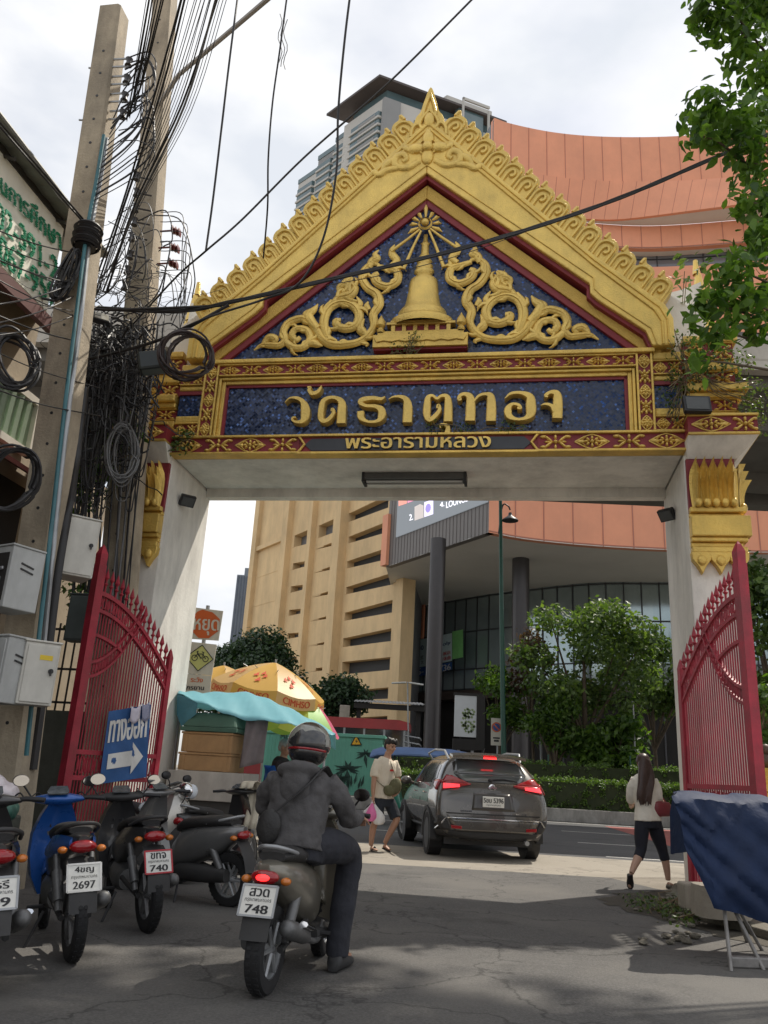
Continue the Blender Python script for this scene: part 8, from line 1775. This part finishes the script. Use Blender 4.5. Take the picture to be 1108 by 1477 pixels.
# ------------------------------------------------------------------ kiosk, signs, posts on the road
KG = mat('kiosk_green', (.14, .42, .32), .5, 0, .08, 1.5, dirt=.2, dscale=.6); KD = mat('kiosk_leaf_paint', (.01, .045, .035), .6, 0, .2, 4)
k0, k1 = gy(372, 1150, 33), gy(548, 1150, 33); kt = gy(460, 1056, 33).z; kz = gy(540, 1149, 33).z
kio = thing('transformer_kiosk', 'mint green electrical kiosk with painted dark palm leaves', 'kiosk', (k1.x, 33, 0), R_(-4)); Lk = (k1-k0).length
mb = MB(); mb.bx(-Lk, 0, 0, 2.4, kz+.12, kt-.12); mb.build('cabin', KG, kio, bevel=.01)
mb = MB(); mb.bx(-Lk-.08, .10, -.12, 2.5, kt-.12, kt); mb.bx(-Lk-.02, .03, -.05, 2.45, kz-.2, kz+.12); mb.build('roof_and_plinth', KG, kio, bevel=.015)
mb = MB()
for i in range(int(Lk/.13)): mb.bx(-.10-i*.13, -.06-i*.13, -.03, 0, kz+.14, kt-.14)
mb.build('ribs', KG, kio)
def kp(x, y): p = onplane(x, y, Vector((k1.x, 33-.045, 0)), Vector((math.cos(R_(-4)), math.sin(R_(-4)), 0))); l = Matrix.Rotation(-R_(-4), 4, 'Z') @ (p-Vector((k1.x, 33, 0))); return (l.x, -.045, p.z)
Z4 = lambda x, y: (300+x/3.6933, 1020+y/3.6933)
mb = MB()
def pleaf(a, b_, w_):
    (ax, ay), (bx_, by) = a, b_; dx, dy = bx_-ax, by-ay; l = math.hypot(dx, dy); nx_, ny = -dy/l*w_, dx/l*w_; mb.add([kp(*Z4(*p)) for p in ((ax, ay), (ax+dx*.35+nx_, ay+dy*.35+ny), (bx_, by), (ax+dx*.35-nx_, ay+dy*.35-ny))], [(0, 1, 2, 3)])
for cx, cy, L_ in ((745, 330, 1.0), (840, 250, .7), (700, 380, .8)):
    for k, an in enumerate((-170, -150, -120, -100, -75, -50, -25, 0, 20, 160)):
        a = R_(an); l = (70+20*math.sin(k*2.3))*L_; pleaf((cx, cy), (cx+l*math.cos(a), cy+l*.75*math.sin(a)+12), 9*L_)
    pleaf((cx-4, cy), (cx+6, cy+110*L_), 14*L_)
for k in range(8): pleaf((690+k*18, 440-(k % 3)*14), (700+k*18+10*math.cos(k), 370-(k % 3)*10), 7)
mb.build('painted_leaves', KD, kio)
mb = MB(); mb.add([(x, y-.012, z) for x, y, z in [kp(*Z4(*p)) for p in ((790, 148), (818, 202), (762, 202))]], [(0, 1, 2)]); sg = mb.build('warning_sign', mat('warning_yellow', (.75, .42, .02), .5, 0, .1, 5), kio, solid=.01)
mb = MB(); T_ = [(790, 148), (818, 202), (762, 202), (790, 148)]
for (a, b_), (c_, d_) in zip(T_, T_[1:]): mb.tube([(x, y-.02, z) for x, y, z in (kp(*Z4(a, b_)), kp(*Z4(c_, d_)))], .022, 5)
mb.add([(x, y-.02, z) for x, y, z in [kp(*Z4(*p)) for p in ((796, 166), (784, 184), (792, 184), (786, 199), (800, 179), (791, 179))]], [(0, 1, 2, 3, 4, 5)]); mb.build('sign_border', BLACK, sg)
mb = MB(); textq(mb, 'MEA', [Z4(388, 168), Z4(452, 166), Z4(452, 140), Z4(388, 142)], kp, bold=.03); mb.build('kiosk_lettering', KD, kio)
# stop sign, bicycle sign, notice on one post behind the left pillar
Ys = 14.2; sg_p = gy(296, 900, Ys); t = thing('road_sign', 'post with a red stop sign, a yellow bicycle sign and a notice', 'sign', (sg_p.x, Ys, 0), -.10)
def sl_(x, y, o=0.0): p = onplane(x, y, Vector((sg_p.x, Ys+o, 0)), Vector((math.cos(-.10), math.sin(-.10), 0))); l = Matrix.Rotation(.10, 4, 'Z') @ (p-Vector((sg_p.x, Ys, 0))); return (l.x, l.y, p.z)
Zs = lambda x, y: (260+x/11.3625, 870+y/11.3615)
def sq(mb, P, o): mb.add([sl_(*Zs(*p), o=o) for p in P], [tuple(range(len(P)))])
STW = mat('sign_white', (.55, .52, .45), .5, 0, .08, 4, dirt=.2); STO = mat('sign_orange_red', (.52, .10, .02), .5, 0, .1, 4)
mb = MB(); sq(mb, [(150, 60), (705, 130), (630, 615), (90, 580)], 0); pl_ = mb.build('stop_panel', STW, t, solid=.02)
mb = MB(); sq(mb, [(285, 135), (370, 105), (530, 150), (650, 260), (635, 450), (470, 575), (300, 570), (175, 440), (180, 250)], -.016); mb.build('stop_octagon', STO, pl_)
fs = lambda x, y: sl_(*Zs(x, y), o=-.022)
mb = MB(); textq(mb, 'หยุด', [(215, 520), (625, 530), (640, 275), (230, 250)], fs, step=.02, bold=.025); mb.build('stop_lettering', STW, pl_)
mb = MB(); sq(mb, [(110, 625), (600, 680), (520, 1185), (45, 1145)], 0); p2 = mb.build('bicycle_panel', STW, t, solid=.02)
mb = MB(); sq(mb, [(360, 685), (540, 920), (290, 1110), (95, 880)], -.016); mb.build('bicycle_diamond', mat('sign_yellow', (.50, .50, .18), .5, 0, .08, 4), p2)
mb = MB(); V_ = [(360, 685), (540, 920), (290, 1110), (95, 880), (360, 685)]
for a, b_ in zip(V_, V_[1:]): mb.tube([fs(*a), fs(*b_)], .007, 5)
for cx, cy in ((235, 895), (415, 915)): mb.tube([fs(cx+46*math.cos(q_*.45), cy+46*math.sin(q_*.45)) for q_ in range(15)], .007, 5)
for P in ([(235, 895), (285, 830), (375, 835), (415, 915)], [(285, 830), (345, 910), (375, 835)], [(275, 795), (345, 910)], [(375, 835), (390, 805), (355, 800)], [(285, 830), (280, 790), (300, 785)]): mb.tube([fs(*p) for p in P], .008, 5)
mb.build('bicycle_pictogram', BLACK, p2)
mb = MB(); sq(mb, [(40, 1150), (515, 1190), (480, 1560), (0, 1540)], 0); p3 = mb.build('notice_panel', STW, t, solid=.02)
mb = MB(); textq(mb, 'ระวัง', [(170, 1290), (365, 1300), (375, 1215), (180, 1205)], fs, bold=.03); mb.build('notice_red_lettering', STO, p3); mb = MB(); textq(mb, 'จักรยาน', [(40, 1415), (385, 1425), (395, 1345), (50, 1330)], fs, bold=.03); mb.build('notice_lettering', BLACK, p3)
mb = MB(); mb.tube([(0, .04, 0), (0, .04, sl_(*Zs(430, 70))[2]+.04)], .035, 10); mb.build('post', STEEL, t)
# no parking sign
Y_ = 34.5; p = gy(716, 1062, Y_); t = thing('road_sign', 'no parking sign with a blue disc beside the green lamp post', 'sign', (p.x, Y_, 0))
mb = MB(); mb.bx(-.22, .22, -.02, .02, p.z-.36, p.z+.72); pn = mb.build('panel', STW, t); z_ = p.z+.36
M9 = Matrix.Rotation(R_(90), 4, 'X'); mb = MB(); mb.lathe([(0, 0), (.17, 0)], 20, (0, -.026, z_), M=M9); mb.build('blue_disc', mat('sign_blue', (.03, .07, .25), .5, 0, 0), pn); mb = MB(); mb.lathe([(.15, 0), (.2, 0)], 20, (0, -.03, z_), M=M9); mb.box((0, -.033, z_), (.32, .004, .045), M=Matrix.Rotation(R_(45), 4, 'Y')); mb.build('red_ring', STO, pn)
mb = MB(); mb.bx(-.14, .14, -.026, -.022, p.z-.10, p.z-.04); mb.bx(-.1, .1, -.026, -.022, p.z-.22, p.z-.14); mb.build('arrow_bar', BLACK, pn); mb = MB(); mb.tube([(.05, .03, 0), (.05, .03, p.z+.7)], .03, 8); mb.build('post', STEEL, t)
# green lamp post
Y_ = 34.0; p0 = gy(727, 1085, Y_); p1 = gy(721, 712, Y_); t = thing('street_lamp', 'tall green lamp post with a bell shaped lamp passing behind the gate beam', 'street lamp', (p0.x, Y_, .3)); dx = p1.x-p0.x
mb = MB(); mb.tube([(0, 0, 0), (0, 0, 1.6), (0, 0, 1.62), (dx*.5, 0, (p1.z-.3)*.55), (dx*1.0, 0, p1.z+1.2)], [.17, .15, .11, .09, .07], 14); mb.build('column', DKGREEN, t, smooth=50)
a = gy(718, 730, Y_); lh = gy(736, 748, Y_); mb = MB(); mb.tube(crom([(dx-.03, 0, gy(722, 770, Y_).z-.3), (dx+.12, 0, lh.z+.25), (lh.x-p0.x-.1, 0, lh.z+.28), (lh.x-p0.x, 0, lh.z+.1)], 5), .035, 8); mb.build('arm', BLACK, t, smooth=60)
mb = MB(); mb.lathe([(0, .28), (.07, .27), (.09, .14), (.16, .08), (.34, -.05), (.36, -.10), (.0, -.08)], 18, (lh.x-p0.x, 0, lh.z-.3)); mb.build('lamp_shade', BLACK, t, smooth=50)
mb = MB()
for k in range(16): a_ = 2*math.pi*k/16; mb.tube([(.172*math.cos(a_), .172*math.sin(a_), .05), (.155*math.cos(a_), .155*math.sin(a_), 1.55)], .012, 4)
mb.build('base_fluting', DKGREEN, t)
# slim posts
for px_, y0, Y_, r_, m, lb, cat in ((778, 995, 36, .05, STEEL, 'slim grey post left of the small leaning tree', 'post'), (913, 1013, 34, .04, STEEL, 'slim pale metal post above the hair of the woman', 'post'), (588, 985, 40, .035, STEEL, 'thin pale post with twin lamp heads by the yellow building', 'street lamp')):
    a = gy(px_, y0, Y_); b__ = gy(px_+4, 1110, Y_); t = thing('slim_post', lb, cat, (b__.x, Y_, .3)); mb = MB(); mb.tube([(0, 0, 0), (a.x-b__.x, 0, a.z-.3)], r_, 8); mb.build('pole', m, t, smooth=60); mb = MB(); mb.lathe([(0, .06), (r_*1.5, .03), (r_*1.6, 0)], 10, (a.x-b__.x, 0, a.z-.3)); mb.build('cap', m, t)
    if cat == 'street lamp':
        for s in (-1, 1): mb = MB(); mb.box((a.x-b__.x+s*.42, 0, a.z-.32), (.7, .22, .07), M=Matrix.Rotation(s*.10, 4, 'Y')); mb.build('lamp_head', WHITEP, t, bevel=.02)
for i, (px_, y0) in enumerate(((791, 1090), (909, 1092), (700, 1095))):
    a = gy(px_, y0, 32.6); t = thing('fence_post', ('green metal post standing in the hedge to the right of the suv', 'green metal post standing in the hedge by the woman', 'green metal post in the hedge behind the suv')[i], 'post', (a.x, 32.6, .36), 0, 'green posts in the hedge'); mb = MB(); mb.tube([(0, 0, 0), (0, 0, a.z-.36)], .03, 8); mb.build('pole', DKGREEN, t); mb = MB(); mb.lathe([(0, .05), (.04, .03), (.042, 0)], 8, (0, 0, a.z-.36)); mb.build('cap', DKGREEN, t)
# billboard under the centre, canopy roof
Y_ = 50; P_ = [gy(x, y, Y_) for x, y in ((655, 1062), (687, 1057), (687, 1004), (655, 1010))]; t = thing('billboard', 'pale billboard with a tree picture under the shopping centre', 'billboard', (P_[0].x, Y_, 0)); W_ = P_[1].x-P_[0].x
mb = MB(); mb.bx(0, W_, 0, .2, P_[0].z, P_[2].z); fr = mb.build('panel', mat('billboard_pale', (.50, .52, .52), .5, 0, .08, .8), t); mb = MB(); mb.bx(-.06, W_+.5, -.03, .3, P_[2].z, P_[2].z+.15); mb.bx(W_, W_+.5, -.05, .3, P_[0].z-.7, P_[2].z); mb.bx(-.06, W_, -.04, .3, P_[0].z-.75, P_[0].z-.12); mb.build('frame', M_DARK, t)
mb = MB(); g = random.Random(3)
for k in range(60): a = g.uniform(0, 6.28); r_ = g.random()**.5; x, z = W_*.66+.45*r_*math.cos(a), P_[0].z+1.0+.75*r_*math.sin(a); s_ = .10; mb.add([(x+s_*g.uniform(.6, 1)*math.cos(q_*1.26), -.01, z+s_*g.uniform(.6, 1)*math.sin(q_*1.26)) for q_ in range(5)], [(0, 1, 2, 3, 4)])
mb.build('tree_picture', mat('picture_green', (.20, .26, .12), .6, 0, .3, 2), fr); mb = MB(); mb.tube([(.3, .1, 0), (.3, .1, P_[0].z-.7)], .09, 8); mb.tube([(W_-.2, .1, 0), (W_-.2, .1, P_[0].z-.7)], .09, 8); mb.build('leg', STEEL, t)
Y_ = 58; a, b__ = gy(512, 1010, Y_), gy(612, 1018, Y_); t = thing('canopy_roof', 'low grey corrugated canopy roof beside the yellow building', 'canopy', (a.x, Y_, 0)); W_ = b__.x-a.x; rows = []
for i in range(41): x = W_*i/40; rows.append([(x, -2.0, a.z-.25+.05*(i % 2)), (x, 2.5, a.z+.25+.05*(i % 2))])
mb = MB(); mb.grid(rows); mb.build('roof', mat('canopy_tin', (.38, .39, .40), .5, .3, .1, 2), t, solid=.04)
mb = MB(); mb.bx(0, W_, -1.9, -1.7, a.z-.65, a.z-.3); mb.bx(.2, .5, -1.6, -1.3, 0, a.z-.3); mb.bx(W_-.6, W_-.3, -1.6, -1.3, 0, a.z-.3); mb.build('frame', M_DARK, t)
a = gy(497, 1030, 57); t = tag(MB().bx(-.35, .35, 0, .5, 0, a.z+.6).build('gate_pier', CONC, None, bevel=.03, loc=(a.x, 57, 0)), 'pale square pier between the round tree and the canopy roof', 'pier')

# ------------------------------------------------------------------ foreground tree on the right: only its twigs hang into the picture
NEARL = leaf_mat('near_leaf', (.035, .085, .018), (.15, .26, .05), .5)
t = thing('street_tree', 'broad leaved tree reaching in over the right side with hanging leaf sprays', 'tree', (8.6, 9.0, 0))
o = Vector((8.6, 9.0, 0)); cl = []; lim = []; ends = []
def spray(x, y, Y, r_): p = gy(x, y, Y); cl.append((tuple(p-o), r_)); ends.append(p)
for x, y, Y, r_ in ((1040, 20, 7.0, (.32, .4, .2)), (1090, 10, 7.2, (.35, .4, .25)), (1015, 5, 7.0, (.16, .3, .12)), (1075, 70, 7.2, (.22, .3, .16)), (1105, 110, 7.2, (.25, .3, .25)), (1020, 160, 7.0, (.26, .3, .15)), (1060, 190, 7.0, (.28, .35, .2)), (1005, 195, 6.9, (.14, .2, .10)), (1095, 160, 7.2, (.2, .3, .15)), (1085, 235, 7.1, (.22, .3, .18)), (1110, 300, 7.2, (.2, .3, .3)), (1075, 290, 7.0, (.12, .2, .16)), (1095, 350, 7.1, (.18, .3, .18)), (1060, 395, 6.9, (.22, .3, .14)), (1020, 440, 6.9, (.18, .25, .12)), (1070, 440, 7.0, (.24, .3, .15)), (1030, 480, 6.9, (.15, .2, .12)), (1012, 520, 6.9, (.11, .15, .08)), (1085, 480, 7.1, (.15, .2, .12)), (1108, 545, 7.2, (.05, .1, .05)), (1115, 420, 7.2, (.2, .3, .2))): spray(x, y, Y, r_)
top = Vector((8.1, 8.9, 5.2)); mb = MB(); mb.tube([(0, 0, 0), (-.1, 0, 2.5), (-.4, -.1, 5.2), (-.2, .6, 9), (-.1, 1.5, 14), (-.1, 2.2, 19)], [.38, .32, .28, .24, .18, .06], 12)
for e in ends:
    m_ = (top+e)/2+Vector((.3, .2, .35)); mb.tube([tuple(q_-o) for q_ in (top, m_, e+Vector((.25, .1, .05)), e)], [.05, .03, .012, .004], 6)
cv = []
for i in range(46):
    a = rnd.uniform(0, 6.28); r_ = rnd.random()**.5; c_ = Vector((8.3+3.9*r_*math.cos(a), 11.0+2.5*r_*math.sin(a), 19+2.3*(rnd.random()*2-1)*(1-.5*r_))); cv.append((tuple(c_-o), (1.0, .9, .7))); mb.tube([(-.1, 1.6, 15), tuple((c_-o)*.55+Vector((-.05, .8, 7.2))), tuple(c_-o)], [.10, .05, .015], 5)
mb.build('trunk', BARK, t, smooth=60)
leaves('hanging_sprays', cl, 2500, .13, NEARL, t, 77, .35, 'leaf', .8)
leaves('unseen_shade_crown', cv, 9000, .34, NEARL, t, 78, .5)  # unseen high crown, added so that its shade falls on the near lane
# clutter at the left edge
c = gy(14, 1120, 6.4); t = thing('rubbish_bag', 'crumpled whitish plastic bag heaped at the left edge below the boxes', 'bag', (c.x, c.y, c.z-.12)); b = MB(); b.sph((-.06, 0, .0), (.15, .13, .09), 16, 10); b.sph((-.1, 0, .07), (.09, .09, .06), 12, 8); merged('sack', b, MATS['clear_plastic'], t, .014, 1, .03, 5); b = MB(); b.sph((-.02, -.05, -.12), (.15, .14, .10), 14, 8); merged('green_sack', b, mat('green_plastic', (.06, .16, .12), .4, 0, .2, 6), t, .014, 1, .03, 6)
t = thing('ledge', 'dark concrete ledge under the plastic bags at the left edge', 'wall', (c.x-.15, c.y+.05, 0), GA); mb = MB(); mb.bx(-.6, .12, -.25, .3, 0, c.z-.28); mb.build('block', LW, t, bevel=.02)
# planting and a little gold pedestal seen past the right gate leaf
c = gy(1098, 1030, 13.5); plant('fresh green bush at the right edge behind the tall red post', tuple(c), [((0, 0, 0), (.25, .2, .3)), ((.25, .1, .35), (.3, .2, .3)), ((.1, 0, -.45), (.3, .2, .25))], 420, .13, 41, 'bush', PLANTD)
c = gy(1096, 1118, 12.5); t = thing('pedestal', 'small gold stepped pedestal at the right edge behind the red gate', 'pedestal', (c.x+.1, 12.5, .1)); mb = MB(); mb.lathe([(.24, 0), (.24, c.z-.35), (.30, c.z-.32), (.30, c.z-.24), (.2, c.z-.2), (.22, c.z-.1), (.27, c.z), (0, c.z)], 8); mb.build('base', GOLD, t, smooth=30); mb = MB(); mb.sph((0, 0, c.z+.10), (.13, .12, .12), 12, 8); mb.sph((.02, 0, c.z+.26), (.08, .08, .09), 12, 8); mb.build('urn', mat('urn_brown', (.08, .045, .03), .5, 0, .2, 8), t, smooth=60)
weed('low dusty weeds along the broken pavement edge below the woman', (2.95, 8.9, .006), [((0, 0, .05), (.25, .3, .06)), ((.1, -.6, .05), (.15, .3, .07)), ((-.1, .5, .04), (.2, .2, .05)), ((.3, .3, .10), (.15, .15, .08))], 420, .045, 30, 51)
